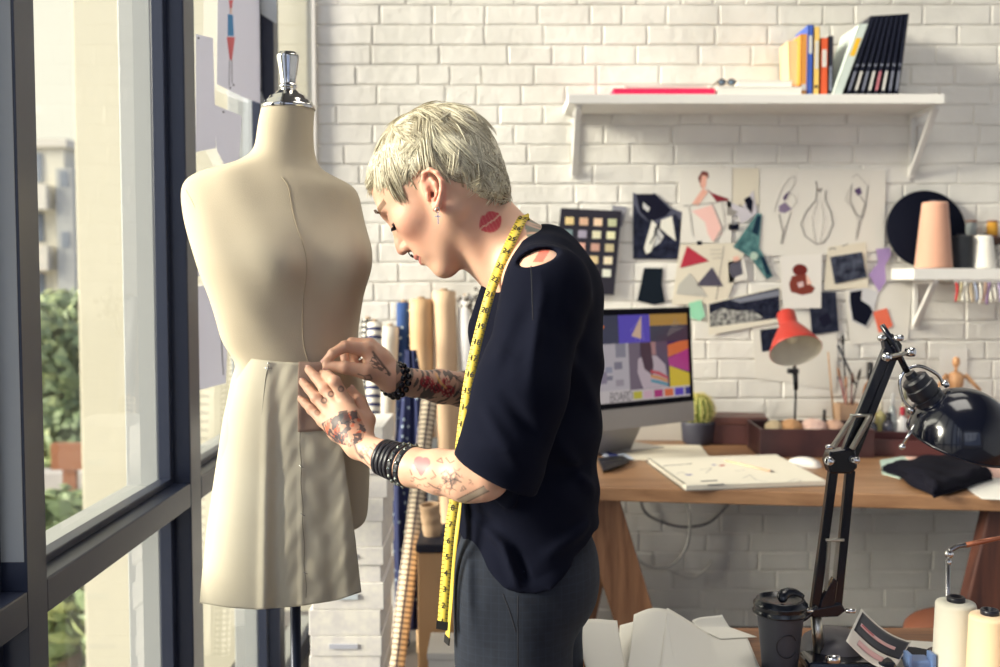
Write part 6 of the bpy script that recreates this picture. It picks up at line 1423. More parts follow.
# ---- near arm and hand
NE = A3(485, 475, 1.475)
G.chain([NS, NS*0.5+NE*0.5, NE], [0.050, 0.043, 0.034], 0.02)
G.chain([NE, A3(465, 475, 1.482), A3(440, 472, 1.50), A3(412, 467, 1.525), A3(385, 457.5, 1.56), A3(364, 447, 1.592)], [0.034, 0.0345, 0.0315, 0.0275, 0.0235, 0.0215], 0.012)
G.ell(A3(471, 483, 1.482), (0.030, 0.024, 0.022), None, 0.02)
W1 = A3(360, 445, 1.598)
FN = {'index': [(347, 403, 1.630), (334.5, 381.5, 1.628), (327.5, 375, 1.665), (322.5, 373.5, 1.697)], 'middle': [(339.5, 408, 1.630), (325, 388.5, 1.648), (315.5, 377, 1.675), (308.5, 369.5, 1.698)],
      'ring': [(330.5, 413.5, 1.636), (316.5, 398, 1.654), (308.5, 388.5, 1.678), (302.5, 382, 1.698)], 'little': [(323, 421, 1.646), (311.5, 409.5, 1.666), (305, 403, 1.684), (300.5, 399, 1.699)]}
FR = {'index': [.0108, .0093, .0080, .0068], 'middle': [.0110, .0095, .0082, .0068], 'ring': [.0105, .0089, .0077, .0064], 'little': [.0095, .0078, .0067, .0056]}
for n_, pts in FN.items():
    p = [A3(*q) for q in pts]; G.chain([W1+(p[0]-W1)*0.05, W1+(p[0]-W1)*0.6, p[0]], [0.0175, 0.0135, FR[n_][0]+0.0008], 0.014)
for n_, pts in FN.items():
    p = [A3(*q) for q in pts]; G.chain(p, FR[n_], 0.0035)
    G.ell(p[1]+np.array([0, -0.001, 0]), (FR[n_][1]*1.06,)*3, None, 0.003)
G.ell(A3(346, 425, 1.622), (0.024, 0.012, 0.026), None, 0.012)
TH = [A3(362, 438, 1.612), A3(367, 420, 1.632), A3(360, 402, 1.655), A3(351.5, 391, 1.675)]
G.chain(TH[:2], [0.017, 0.0135], 0.012); G.chain(TH[1:], [0.0125, 0.0105, 0.0080], 0.005)
# ---- far arm and pinching hand
FE = A3(505, 400, 1.885)
G.chain([FS, FE], [0.045, 0.036], 0.02); G.chain([FE, A3(468, 390, 1.868), A3(440, 386.5, 1.83), A3(412, 383, 1.785), A3(394, 379, 1.757)], [0.034, 0.0325, 0.0285, 0.0225, 0.0205], 0.012)
W2 = A3(391, 378, 1.752)
F2 = {'index': ([(367, 350, 1.735), (345, 346.5, 1.720), (333, 353.5, 1.712), (325.5, 361.5, 1.712)], [.0120, .0098, .0085, .0068]), 'middle': ([(370, 345, 1.757), (352, 343, 1.757), (344, 352, 1.752), (345, 361, 1.742)], [.0115, .0095, .0082, .0070]),
      'ring': ([(375, 349, 1.777), (361, 350, 1.783), (353, 358, 1.775), (356, 365, 1.760)], [.0108, .0090, .0078, .0066]), 'little': ([(381, 357, 1.792), (369, 359, 1.797), (361, 364, 1.787), (364, 369, 1.772)], [.0096, .0080, .0068, .0058])}
for n_, (pts, rs) in F2.items():
    p = [A3(*q) for q in pts]; G.chain([W2, W2+(p[0]-W2)*0.6, p[0]], [0.018, 0.0145, rs[0]+0.001], 0.014)
for n_, (pts, rs) in F2.items(): G.chain([A3(*q) for q in pts], rs, 0.003)
G.ell(A3(377, 365, 1.757), (0.026, 0.016, 0.022), None, 0.012)
T2 = [A3(384, 376, 1.742), A3(366, 371.5, 1.718), A3(345, 367.5, 1.708), A3(327, 366, 1.710)]
G.chain(T2[:2], [0.0165, 0.0135], 0.012); G.chain(T2[1:], [0.0128, 0.0108, 0.0075], 0.004)
bV, bF = G.mesh(); bV = smooth_verts(bV, bF, 2, 0.5); bN = normals(bV, bF)
del G
# ---- skin colours, lips, tattoos (marks on the skin), and shade painted into recesses
px, py = project(bV); vis = bN[:,1] < 0.25
c_lin = lambda *c: np.array([lin(k) for k in c])
Ccol = np.tile(c_lin(222, 176, 150), (len(bV), 1))
def tint(mask, col, a=1.0):
    m = np.clip(mask.astype(float), 0, 1)*a; Ccol[:] = Ccol*(1-m[:,None])+c_lin(*col)*m[:,None]
rel = (bV-HC)@HM.T/HSC; rf, ru, rs_ = rel[:,0], rel[:,1], rel[:,2]
head = (np.abs(rs_) < 0.09) & (rf > -0.12) & (ru > -0.13) & (px < 470) & (py < 290)
gz = lambda f, u, s, R_: np.exp(-(((rf-f)**2+(ru-u)**2+(np.abs(rs_)-s)**2)/(R_*R_)))
tint(gz(0.065, -0.035, 0.045, 0.03)*head, (226, 146, 128), 0.45); tint(gz(0.106, -0.034, 0, 0.014)*head, (222, 140, 124), 0.5)
lipm = head & (rf > 0.082) & (np.abs(ru+0.0645) < 0.0105-0.25*np.abs(rs_)) & (np.abs(rs_) < 0.024); tint(lipm, (196, 104, 100), 0.8); tint(head & (np.abs(ru+0.0645) < 0.0012) & (rf > 0.08) & (np.abs(rs_) < 0.023), (110, 50, 50), 0.8)  # dark mouth line paints the crease shade between the lips
browm = head & (np.abs(ru-0.026-0.10*(0.028-np.abs(rs_))*(np.abs(rs_) < 0.028)) < 0.0042) & (np.abs(rs_) > 0.012) & (np.abs(rs_) < 0.052) & (rf > 0.05); tint(browm, (120, 92, 70), 0.85)
lidm_ = gz(0.084, 0.000, 0.031, 0.012)*head; tint(lidm_, (176, 116, 106), 0.55); tint(head & (rf > 0.06) & (np.abs(ru+0.0070) < 0.0026) & (np.abs(np.abs(rs_)-0.031) < 0.014), (46, 34, 40), 0.9)
tint(gz(0.098, -0.046, 0.0062, 0.0042)*head, (90, 40, 40), 0.9)  # nostrils painted dark for the shade inside them
near = vis & (bV[:,1] < 1.66)
earm = near & (px > 420) & (px < 446) & (py > 166) & (py < 212) & (bV[:,1] < EY+0.004); tint(earm, (228, 140, 122), 0.45)
tint(near*np.exp(-(((px-432)/3.0)**2+((py-194)/4.5)**2)), (120, 52, 48), 0.75)  # ear hollow painted dark for its shade
def inpoly(pts):
    r = np.zeros(len(px), bool); n = len(pts)
    for i in range(n):
        x1, y1 = pts[i]; x2, y2 = pts[(i+1) % n]
        c = ((y1 > py) != (y2 > py)) & (px < (x2-x1)*(py-y1)/((y2-y1) or 1e-9)+x1); r ^= c
    return r
def seg(pts, w):
    m = np.full(len(px), 1e9)
    for (x1, y1), (x2, y2) in zip(pts[:-1], pts[1:]):
        dx, dy = x2-x1, y2-y1; t_ = np.clip(((px-x1)*dx+(py-y1)*dy)/(dx*dx+dy*dy+1e-9), 0, 1); m = np.minimum(m, np.hypot(px-x1-t_*dx, py-y1-t_*dy))
    return np.clip(1.2-m/w, 0, 1)
def blob(x, y, a, b, rot=0):
    c, s_ = math.cos(rot), math.sin(rot); dx = px-x; dy = py-y; u_ = (dx*c+dy*s_)/a; v_ = (-dx*s_+dy*c)/b; return np.clip((1.1-np.hypot(u_, v_))*4, 0, 1)
def nz(seed, sc):
    rg = np.random.default_rng(seed); o = np.zeros(len(px))
    for _ in range(7):
        k = rg.normal(size=3)*sc; o += np.sin(bV@k+rg.uniform(0, 6))
    return o/2.6
# kiss mark on the neck
kr = -0.62; lip = blob(490.5, 222, 12.8, 11.2, kr)
cu_, su_ = math.cos(kr), math.sin(kr); kx = (px-490.5)*cu_+(py-222)*su_; ky = -(px-490.5)*su_+(py-222)*cu_
lip = np.clip((11.0*np.clip(1-(np.abs(kx)/13.4)**2.4, 0, 1)-1.6*np.exp(-(kx/2.2)**2)*(ky < 0)-np.abs(ky))*0.9, 0, 1)
lip = lip*(np.abs(ky-0.08*kx*np.sin(kx*0.5)) > 0.8)*np.clip(0.95-0.13*(np.sin(kx*1.7+0.35*ky) > 0.7), 0, 1)
tint(lip*near, (196, 42, 66), 0.92)
# nape tattoo
tint(inpoly([(524, 222), (534, 216), (552, 222), (566, 240), (545, 246), (528, 240)])*near*np.clip(0.65+0.5*nz(3, 160), 0, 1), (88, 112, 104), 0.85); tint(inpoly([(522, 262), (530, 250), (545, 246), (560, 250), (556, 262)])*near*(np.abs(px-542+0.6*(py-255)) < 5), (222, 96, 84), 0.8)
# near forearm
ink_c = (52, 54, 62)
tint(np.maximum(blob(419, 462, 5.5, 6, 0.3), np.maximum(blob(425.5, 462.5, 5, 5.5), inpoly([(413, 463), (430, 464), (421, 477)])))*near, (206, 88, 104), 0.8)
for pts, w in (([(437, 461), (441, 458), (443, 463), (437, 461)], 0.8), ([(446, 458), (450, 463), (454, 461)], 0.8), ([(432, 470), (436, 476), (431, 479)], 0.8), ([(414, 477), (420, 480), (426, 478)], 0.8), ([(441, 474), (446, 470), (450, 476), (455, 472), (460, 477)], 1.1), ([(442, 478), (448, 482), (454, 479), (461, 482)], 1.1), ([(444, 484), (450, 478), (452, 488)], 1.0), ([(456, 474), (454, 483), (450, 489)], 0.9), ([(463, 486), (466, 489), (461, 491), (463, 486)], 0.7),
               ([(428, 483), (434, 487), (441, 490)], 0.9), ([(410, 470), (412, 475)], 0.8), ([(370, 447), (376, 452), (372, 458), (379, 461)], 0.9), ([(366, 452), (372, 462)], 0.8), ([(374, 444), (380, 448), (377, 455)], 0.8), ([(362, 456), (368, 464), (376, 468)], 1.0), ([(380, 462), (384, 468), (379, 472)], 0.8)):
    tint(seg(pts, w)*near, ink_c, 0.72)
tint(blob(450, 479, 9, 6, 0.2)*near*(nz(5, 500) > 0.25), ink_c, 0.55); tint(inpoly([(457, 500), (484, 486), (488, 491), (463, 504)])*near, (120, 140, 130), 0.55); tint(seg([(457, 499.5), (484, 486)], 0.7)*near, ink_c, 0.8); tint(seg([(463, 504), (489, 491)], 0.7)*near, ink_c, 0.8); tint(blob(374, 453, 8, 8)*near*(nz(6, 420) > 0.1), (196, 96, 96), 0.5); tint(blob(365, 452, 5, 8, 0.6)*near*(nz(7, 500) > 0.0), ink_c, 0.5)
_rg = random.Random(21)
for _ in range(30):
    t_ = _rg.random(); cx_ = 408+66*t_; cy_ = 468+14*t_+_rg.uniform(-16, 15)+3; r_ = _rg.uniform(1.5, 4.0); a0 = _rg.uniform(0, 6); n_ = _rg.randint(3, 6); e_ = _rg.uniform(0.4, 1)
    if abs(cx_-422) < 11 and abs(cy_-467) < 12: continue
    tint(seg([(cx_+r_*math.cos(a0+k*1.1), cy_+r_*e_*math.sin(a0+k*1.1)) for k in range(n_)], 0.65)*near, ink_c if _ % 3 else (150, 100, 90), 0.6)
# near hand: skull patch, cross band, finger marks
hand = near & (px < 372)
m1 = inpoly([(321, 424), (330, 418), (343, 413), (357, 410), (366, 430), (362, 441), (350, 447), (338, 443), (326, 434)])*hand
tint(m1, (150, 96, 78), 0.55); tint(m1*(nz(11, 330) > 0.05), (46, 48, 58), 0.85); tint(m1*(nz(12, 380) > 0.75), (196, 92, 60), 0.8); tint(inpoly([(338, 412), (347, 410), (351, 421), (341, 425)])*hand, (40, 42, 50), 0.85); tint(blob(338, 437, 7, 6)*hand*(nz(13, 600) < 0.2), (60, 72, 84), 0.8)
for x, y in ((324, 400.5), (331, 394), (341, 389), (317.5, 412.5)):
    tint((blob(x, y, 3.4, 3.4)-blob(x, y, 1.8, 1.8)*0.6)*hand, ink_c, 0.75 if x != 317.5 else 0.4)
tint(seg([(354, 443), (357, 452), (362, 458)], 1.6)*hand, ink_c, 0.7)
# far forearm: roses and dark leaves; far hand: black wing
far = vis & (bV[:,1] > 1.70) & (px > 396) & (py > 350)
tint(far, (170, 132, 112), 0.45); tint(far*(nz(21, 210) > 0.1), (50, 58, 60), 0.8)
for x, y, r_ in ((427, 382, 7), (436, 388, 6), (448, 391, 7), (446, 381, 4)): tint(blob(x, y, r_, r_*0.9)*far*(nz(22, 500) > -0.5), (176, 52, 62), 0.88); tint((blob(x, y, r_*0.55, r_*0.5)-blob(x, y, r_*0.3, r_*0.3))*far, (70, 24, 34), 0.7)
tint(seg([(436, 374), (440, 382), (446, 388)], 1.4)*far, (224, 168, 96), 0.85); tint(blob(462, 385, 7, 9)*far, (206, 164, 142), 0.6); tint(seg([(456, 378), (464, 384), (458, 392), (467, 396)], 0.9)*far, ink_c, 0.7)
h2 = vis & (bV[:,1] > 1.69) & (px > 335) & (px < 392) & (py < 392) & (py > 335)
tint(inpoly([(369, 362), (374, 354), (378, 362), (386, 368), (391, 377), (384, 373), (378, 369), (373, 368)])*h2*(nz(31, 700) > -0.3), (52, 56, 58), 0.75); tint(seg([(373, 352), (379, 360), (390, 374)], 1.5)*h2, (40, 44, 50), 0.8)
for pts in ([(358, 374), (364, 376), (370, 375), (372, 379), (366, 380), (364, 376)],): tint(seg(pts, 0.8)*h2, ink_c, 0.75)
def col_mat(name, rough, sss=0.0, bump=None, spec=0.4):
    m, t, b = nodes_mat(name); a = t.nodes.new('ShaderNodeAttribute'); a.attribute_name = 'Col'; t.links.new(a.outputs['Color'], b.inputs['Base Color'])
    b.inputs['Roughness'].default_value = rough; b.inputs['Specular IOR Level'].default_value = spec
    if sss: b.inputs['Subsurface Weight'].default_value = sss; b.inputs['Subsurface Scale'].default_value = 0.004; b.inputs['Subsurface Radius'].default_value = (1, 0.35, 0.2)
    if bump:
        n = t.nodes.new('ShaderNodeTexNoise'); n.inputs['Scale'].default_value = bump[0]; n.inputs['Detail'].default_value = 3; bp = t.nodes.new('ShaderNodeBump'); bp.inputs['Strength'].default_value = bump[1]; bp.inputs['Distance'].default_value = 0.001
        co = t.nodes.new('ShaderNodeTexCoord'); t.links.new(co.outputs['Object'], n.inputs[0]); t.links.new(n.outputs[0], bp.inputs['Height']); t.links.new(bp.outputs[0], b.inputs['Normal'])
    return m
PR = thing('person', (P(520, 600, 1.66).x, 1.66, 0), 'tattooed person with short blond hair in black t-shirt pinning the skirt toile', 'person')
mesh_np('body', bV, bF, col_mat('skin', 0.45, 0.18, (260, 0.12)), PR, Ccol)

# ---- finger nails
nail = mat('nail', (232, 186, 172), 0.25)
mb = MB()
def nail_at(a, b, r, side=(0, -1, 0)):
    a, b = Vector(tuple(a)), Vector(tuple(b)); d = (b-a).normalized(); s_ = Vector(side); n = (s_-d*s_.dot(d)).normalized(); w = d.cross(n); c = b+n*r*0.62
    q = MB(); q.grid(lambda u, v: tuple(c+d*(v-0.45)*r*1.5+w*math.sin((u-0.5)*1.9)*r*0.72+n*(math.cos((u-0.5)*1.9)*r*0.42-0.0018*(v-0.5)**2)), 7, 6, 0.0005); return q
for n_ in FN: 
    o = nail_at(A3(*FN[n_][2]), A3(*FN[n_][3]), FR[n_][3]*0.95, (0.3, -0.7, 0.6)).build('fingernail', nail, PR)
nail_at(TH[2], TH[3], 0.0080, (0.8, -0.5, 0.3)).build('fingernail', nail, PR)
nail_at(A3(*F2['index'][0][2]), A3(*F2['index'][0][3]), 0.0066, (-0.6, -0.4, 0.7)).build('fingernail', nail, PR); nail_at(T2[2], T2[3], 0.0075, (0, -0.5, -0.8)).build('fingernail', nail, PR)
# ---- lashes
mb = MB()
for s_ in (1, -1):
    for i in range(16):
        k_ = (i/15-0.5); a = Vector(tuple(H(0.0845-abs(k_)*0.010, -0.0065-abs(k_)*0.001, s_*(0.031+k_*0.024)))); d = Vector(tuple(HF*0.9-HU*0.55+HS*s_*(0.2+k_*0.5))).normalized()
        mb.tube([a, a+d*0.0055, a+d*0.0105+Vector(tuple(HU))*0.0020], [0.0008, 0.0006, 0.0002], 4)
mb.build('eyelashes', mat('lash_dark', (40, 30, 34), 0.6), PR)
mb = MB(); rg = random.Random(8)
for s_ in (1, -1):
    for i in range(70):
        k_ = rg.random(); s0 = 0.013+0.038*k_; u0 = 0.0275-0.0035*abs(k_-0.5)*2+rg.uniform(-0.003, 0.003); f0 = 0.0905-0.10*max(0, s0-0.02)**1.0*0.55
        a = Vector(tuple(H(f0, u0, s_*s0))); d = Vector(tuple(HS*s_*0.9+HU*rg.uniform(-0.1, 0.5)-HF*0.35)).normalized(); mb.tube([a, a+d*0.005], [0.0005, 0.0002], 4)
mb.build('eyebrows', mat('brow_hair', (116, 88, 66), 0.7), PR)

# ---- hair: a tousled cap and loose locks
GH = SDF((-0.26, 1.50, 1.36), (0.06, 1.80, 1.66), 0.0022)
def hh(f, u, s, rf_, ru_, rsx, k=0.02): GH.ell(H(f, u, s), (rf_*HSC, ru_*HSC, rsx*HSC), HM, k)
hh(-0.018, 0.034, 0, 0.0925, 0.080, 0.077, 0); hh(0.042, 0.062, 0, 0.036, 0.028, 0.052, 0.025); hh(-0.050, 0.020, 0, 0.063, 0.060, 0.066, 0.02); hh(-0.056, -0.010, 0, 0.053, 0.058, 0.063, 0.02); hh(-0.062, -0.052, 0, 0.028, 0.040, 0.046, 0.02); hh(0.028, 0.030, 0, 0.048, 0.050, 0.0675, 0.01)
gf = [-0.13, -0.085, -0.07, -0.05, -0.03, -0.018, -0.008, 0.006, 0.018, 0.03, 0.045, 0.056, 0.066, 0.078, 0.12]; gu = [-0.105, -0.098, -0.092, -0.074, -0.052, -0.03, 0.024, 0.022, -0.004, -0.010, 0.000, 0.020, 0.050, 0.068, 0.075]
def hairline(X, Y_, Z):
    f = ((X-HC[0])*HF[0]+(Y_-HC[1])*HF[1]+(Z-HC[2])*HF[2])/HSC; u = ((X-HC[0])*HU[0]+(Y_-HC[1])*HU[1]+(Z-HC[2])*HU[2])/HSC
    return f, u
Xg = GH.ax[0][:,None,None]; Yg = GH.ax[1][None,:,None]; Zg = GH.ax[2][None,None,:]
f_, u_ = hairline(Xg, Yg, Zg); GH.d = np.maximum(GH.d, np.interp(f_, gf, gu)-u_).astype(np.float32)
s_l = ((Xg-HC[0])*HS[0]+(Yg-HC[1])*HS[1])/HSC
th_ = np.arctan2(s_l, u_+0.02)
GH.d += (0.0007*np.sin(f_*95+np.sin(th_*5)*2.2+th_*14)+0.0005*np.sin(f_*40+th_*31+np.sin(f_*160)*1.5)).astype(np.float32)
hV, hF = GH.mesh(); hV = smooth_verts(hV, hF, 1, 0.5); hN = normals(hV, hF); del GH
RNG = np.random.default_rng(11)
def hair_colors(n, V): 
    k = np.clip(0.5+0.5*np.sin(V@np.array([180., 90, 150]))+RNG.normal(0, 0.2, n), 0, 1)[:,None]
    return c_lin(204, 194, 166)*(1-k)+c_lin(158, 146, 118)*k
hair_m = col_mat('blond_hair', 0.42, spec=0.5)
hob = mesh_np('hair', hV, hF, hair_m, PR, hair_colors(len(hV), hV))
# locks
relh = (hV-HC)@HM.T/HSC; W_ = np.array([-0.050, 0.115, 0.012])
up_ok = (relh[:,1] > np.interp(relh[:,0], gf, gu)+0.002); cand = np.where(up_ok)[0]
NSTR = 12000; idx_ = RNG.choice(cand, NSTR); n_pt = 8; ncl = 260; cl_dir = RNG.normal(0, 1, (ncl, 3)); cl_c = relh[RNG.choice(cand, ncl)]
P0 = relh[idx_]; N0 = (hN[idx_]@HM.T); cl = np.argmin(((P0[:,None,:]-cl_c[None])**2).sum(2), 1)
t0 = P0-W_; t0 = t0-N0*(t0*N0).sum(1, keepdims=True); t0 /= np.linalg.norm(t0, axis=1, keepdims=True)+1e-9
jit = cl_dir[cl]*0.34+RNG.normal(0, 0.11, (NSTR, 3)); dirn = t0+jit; dirn -= N0*(dirn*N0).sum(1, keepdims=True)*0.9; dirn /= np.linalg.norm(dirn, axis=1, keepdims=True)
Ls = RNG.uniform(0.020, 0.042, NSTR)*(0.75+0.5*RNG.random(ncl)[cl]); Ls = np.where(P0[:,0] < -0.05, Ls*1.4, Ls)
cent = np.array([-0.02, 0.03, 0.0]); pts = np.zeros((NSTR, n_pt, 3)); pts[:,0] = P0+N0*0.0004; d = dirn.copy(); lift = RNG.uniform(0.06, 0.30, ncl)[cl][:,None]
for i in range(1, n_pt):
    q = pts[:,i-1]; nrm = (q-cent)*np.array([0.9, 1.1, 1.4]); nrm /= np.linalg.norm(nrm, axis=1, keepdims=True)
    d = d-nrm*(d*nrm).sum(1, keepdims=True)*0.75+nrm*lift*(0.35 if i < 3 else 0.12); d += cl_dir[cl]*0.05; d /= np.linalg.norm(d, axis=1, keepdims=True); pts[:,i] = q+d*(Ls/(n_pt-1))[:,None]
# keep face clear
tipf = pts[:,-1]; bad = (tipf[:,1] < np.interp(tipf[:,0], gf, gu)-0.012) & (tipf[:,0] > -0.04)
pts = pts[~bad]; cl = cl[~bad]; M_ = len(pts)
Wp = HC+HSC*(pts@HM)
tan = np.gradient(Wp, axis=1); tan /= np.linalg.norm(tan, axis=2, keepdims=True)+1e-9; nn0 = np.cross(tan, RNG.normal(size=(M_, 1, 3))); nn0 /= np.linalg.norm(nn0, axis=2, keepdims=True)+1e-9; bb = np.cross(tan, nn0)
rad = np.linspace(1, 0, n_pt)**0.6*0.00085+0.00010; SV = []
for k in range(4):
    a = 2*PI*k/4; SV.append(Wp+(nn0*math.cos(a)+bb*math.sin(a))*rad[None,:,None])
SV = np.stack(SV, 2).reshape(-1, 3); base = (np.arange(M_)*n_pt*4)[:,None,None]+(np.arange(n_pt-1)*4)[None,:,None]; k4 = np.arange(4)[None,None,:]
SF = np.stack([base+k4, base+(k4+1) % 4, base+(k4+1) % 4+4, base+k4+4], -1).reshape(-1, 4)
shade = np.clip(RNG.normal(0.36, 0.20, ncl)[cl]+RNG.normal(0, 0.28, M_), 0, 1); scol = c_lin(238, 231, 206)[None]*(1-shade[:,None])+c_lin(134, 120, 94)[None]*shade[:,None]
mesh_np('hair_locks', SV, SF, hair_m, PR, np.repeat(scol, n_pt*4, axis=0))

# ---- jewellery
silver = mat('silver', (206, 204, 204), 0.2, metal=1.0)
e = Vector(tuple(E(437.5, 208, -0.018)))
mb = MB(); mb.tube([e+Vector((0.003*math.cos(a), 0, 0.004*math.sin(a)-0.003)) for a in [2*PI*i/14 for i in range(15)]], 0.0007, 6); mb.bar(e+Vector((0.0005, 0, -0.007)), e+Vector((0.001, 0, -0.024)), 0.0016, 0.0012, (0, 1, 0)); mb.bar(e+Vector((-0.004, 0, -0.0125)), e+Vector((0.005, 0, -0.0125)), 0.0012, 0.0016, (0, 0, 1)); mb.build('cross_earring', silver, PR)
mb = MB(); rc_ = Vector(tuple(H(0.1005, -0.050, 0.0))); a1 = Vector(tuple(HS)); a2 = Vector(tuple(HU)); mb.tube([rc_+(a1*math.cos(a)+a2*math.sin(a))*0.0052 for a in [PI*0.9+2*PI*0.82*i/18 for i in range(19)]], 0.0009, 8)
mb.sphere(rc_+a1*0.005-a2*0.002, 0.0014, 8, 6); mb.build('nose_ring', mat('dark_silver', (70, 70, 76), 0.25, metal=1.0), PR)
leather = mat('cuff_leather', (26, 26, 36), 0.35, bump=(150, 0.2)); stud_m = mat('stud_metal', (150, 156, 150), 0.25, metal=0.9)
ax0, ax1 = A3(386, 458, 1.5585), A3(418, 469, 1.519); axd = Vector(tuple(ax1-ax0)).normalized(); n1 = axd.orthogonal().normalized(); n1 = Vector((0, -1, 0)); n1 = (n1-axd*n1.dot(axd)).normalized(); n2 = axd.cross(n1)
def band(t_, w, r, nm='leather_cuff', studs=0, tiltk=0.0):
    c = Vector(tuple(ax0)).lerp(Vector(tuple(ax1)), t_); mb = MB(); prof = [(-w/2, r), (-w/2+0.0008, r+0.0022), (w/2-0.0008, r+0.0022), (w/2, r), (-w/2, r)]
    V = []; F = []; Nn = 48
    for i in range(Nn):
        a = 2*PI*i/Nn; rdir = n1*math.cos(a)+n2*math.sin(a)
        for (h_, r_) in prof[:4]: V.append(c+axd*(h_+tiltk*math.cos(a+0.7)*r)+rdir*r_)
    for i in range(Nn):
        for k in range(4): F.append((i*4+k, ((i+1) % Nn)*4+k, ((i+1) % Nn)*4+(k+1) % 4, i*4+(k+1) % 4))
    mb.add(V, F, 0, True); o = mb.build(nm, leather, PR)
    if studs:
        for i in range(studs):
            a = 2*PI*(i+0.5)/studs; rdir = n1*math.cos(a)+n2*math.sin(a); q = MB(); q.lathe([(0.0032, 0), (0.0030, 0.0012), (0.0006, 0.0036)], c+axd*(tiltk*math.cos(a+0.7)*r)+rdir*(r+0.002), rdir, 8, smooth=False); q.build('stud', stud_m, o)
for i, (t_, w, st_, tl) in enumerate(((-0.04, .0078, 0, .05), (0.09, .0078, 0, .03), (0.22, .0078, 0, .05), (0.35, .0075, 0, .03), (0.52, .0110, 16, .04), (0.74, .0125, 16, .03))):
    band(t_, w, 0.0262+0.0045*t_, studs=st_, tiltk=tl)
bead = mat('bead_black', (24, 24, 32), 0.12)
wd = Vector(tuple(A3(412, 383, 1.785)-A3(388, 376, 1.75))).normalized(); m1_ = (Vector((0, -1, 0))-wd*Vector((0, -1, 0)).dot(wd)).normalized(); m2_ = wd.cross(m1_)
for kk, off in enumerate((-0.0055, 0.0065)):
    c = Vector(tuple(A3(394.5, 380, 1.759)))+wd*off; st_ = MB(); R0 = 0.0262+0.002*kk; st_.tube([c+(m1_*math.cos(a)+m2_*math.sin(a))*R0 for a in [2*PI*i/32 for i in range(33)]], 0.0009, 5); so = st_.build('bead_bracelet', bead, PR)
    for i in range(15):
        a = 2*PI*i/15+kk*0.2; q = MB(); q.sphere(c+(m1_*math.cos(a)+m2_*math.sin(a))*R0+wd*0.003*math.sin(a+1), 0.0054, 12, 8); q.build('bead', bead, so)

# ---- t-shirt
GS = SDF((-0.10, 1.36, 0.82), (0.20, 1.96, 1.52), 0.0032)
def se(px_, y, Y, rx, ry, rz, k=0.04, mode='u'): GS.ell(A3(px_, y, Y), (rx, ry, rz), None, k, mode)
se(551, 268, 1.676, 0.052, 0.105, 0.060, 0); GS.cap(A3(540, 252, 1.674), A3(556, 285, 1.674), 0.044, 0.06, 0.03)
se(548, 305, 1.672, 0.086, 0.150, 0.085); se(541, 360, 1.670, 0.101, 0.145, 0.10); se(534, 425, 1.668, 0.110, 0.138, 0.10); se(527, 490, 1.665, 0.118, 0.138, 0.09); se(527, 540, 1.663, 0.118, 0.140, 0.085); se(529, 575, 1.660, 0.116, 0.152, 0.07); se(527, 602, 1.658, 0.117, 0.168, 0.07)
GS.cap(A3(512, 275, 1.672), A3(500, 330, 1.67), 0.040, 0.052, 0.03)
# near sleeve
s0, s1_ = A3(546, 287, 1.535), A3(490, 492, 1.468)
GS.chain([A3(535, 268, 1.60), s0], [0.044, 0.060], 0.04); GS.chain([s0, s0*0.5+s1_*0.5+np.array([0.006, -0.006, 0]), s1_], [0.060, 0.066, 0.066], 0.022)
f1_ = A3(492, 398, 1.875)
GS.chain([A3(532, 272, 1.74), A3(538, 292, 1.815), f1_], [0.044, 0.055, 0.056], 0.04)
# sleeve mouth: cut square, then hollowed
tx = np.array([0.885, 0.0, -0.466]); nx_ = np.array([-0.466, 0.0, -0.885]); mid = A3(492, 478, 1.44)
GS.rbox(mid+nx_*0.10+np.array([0, -0.01, 0]), (0.16, 0.085, 0.10), np.array([tx, [0, 1, 0], nx_]), 0.002, 0.004, 's')
GS.cap(s1_*0.75+s0*0.25, s1_+nx_*0.06, 0.057, 0.062, 0.003, 's')
# far sleeve mouth
GS.rbox(A3(452, 390, 1.885), (0.045, 0.08, 0.08), np.eye(3), 0.002, 0.004, 's')
# hem
hx = [P(q, 500, 1.53).x for q in (440, 455, 480, 505, 520, 536, 550, 575, 598, 620)]; hz = [P(500, q, 1.53).z for q in (540, 545, 566, 586, 591, 592.5, 588, 567, 544, 540)]
Xs = GS.ax[0][:,None,None]; Ys = GS.ax[1][None,:,None]; Zs = GS.ax[2][None,None,:]
GS.d = np.maximum(GS.d, (np.interp(Xs, hx, hz)-Zs)*0.9+0*Ys).astype(np.float32)
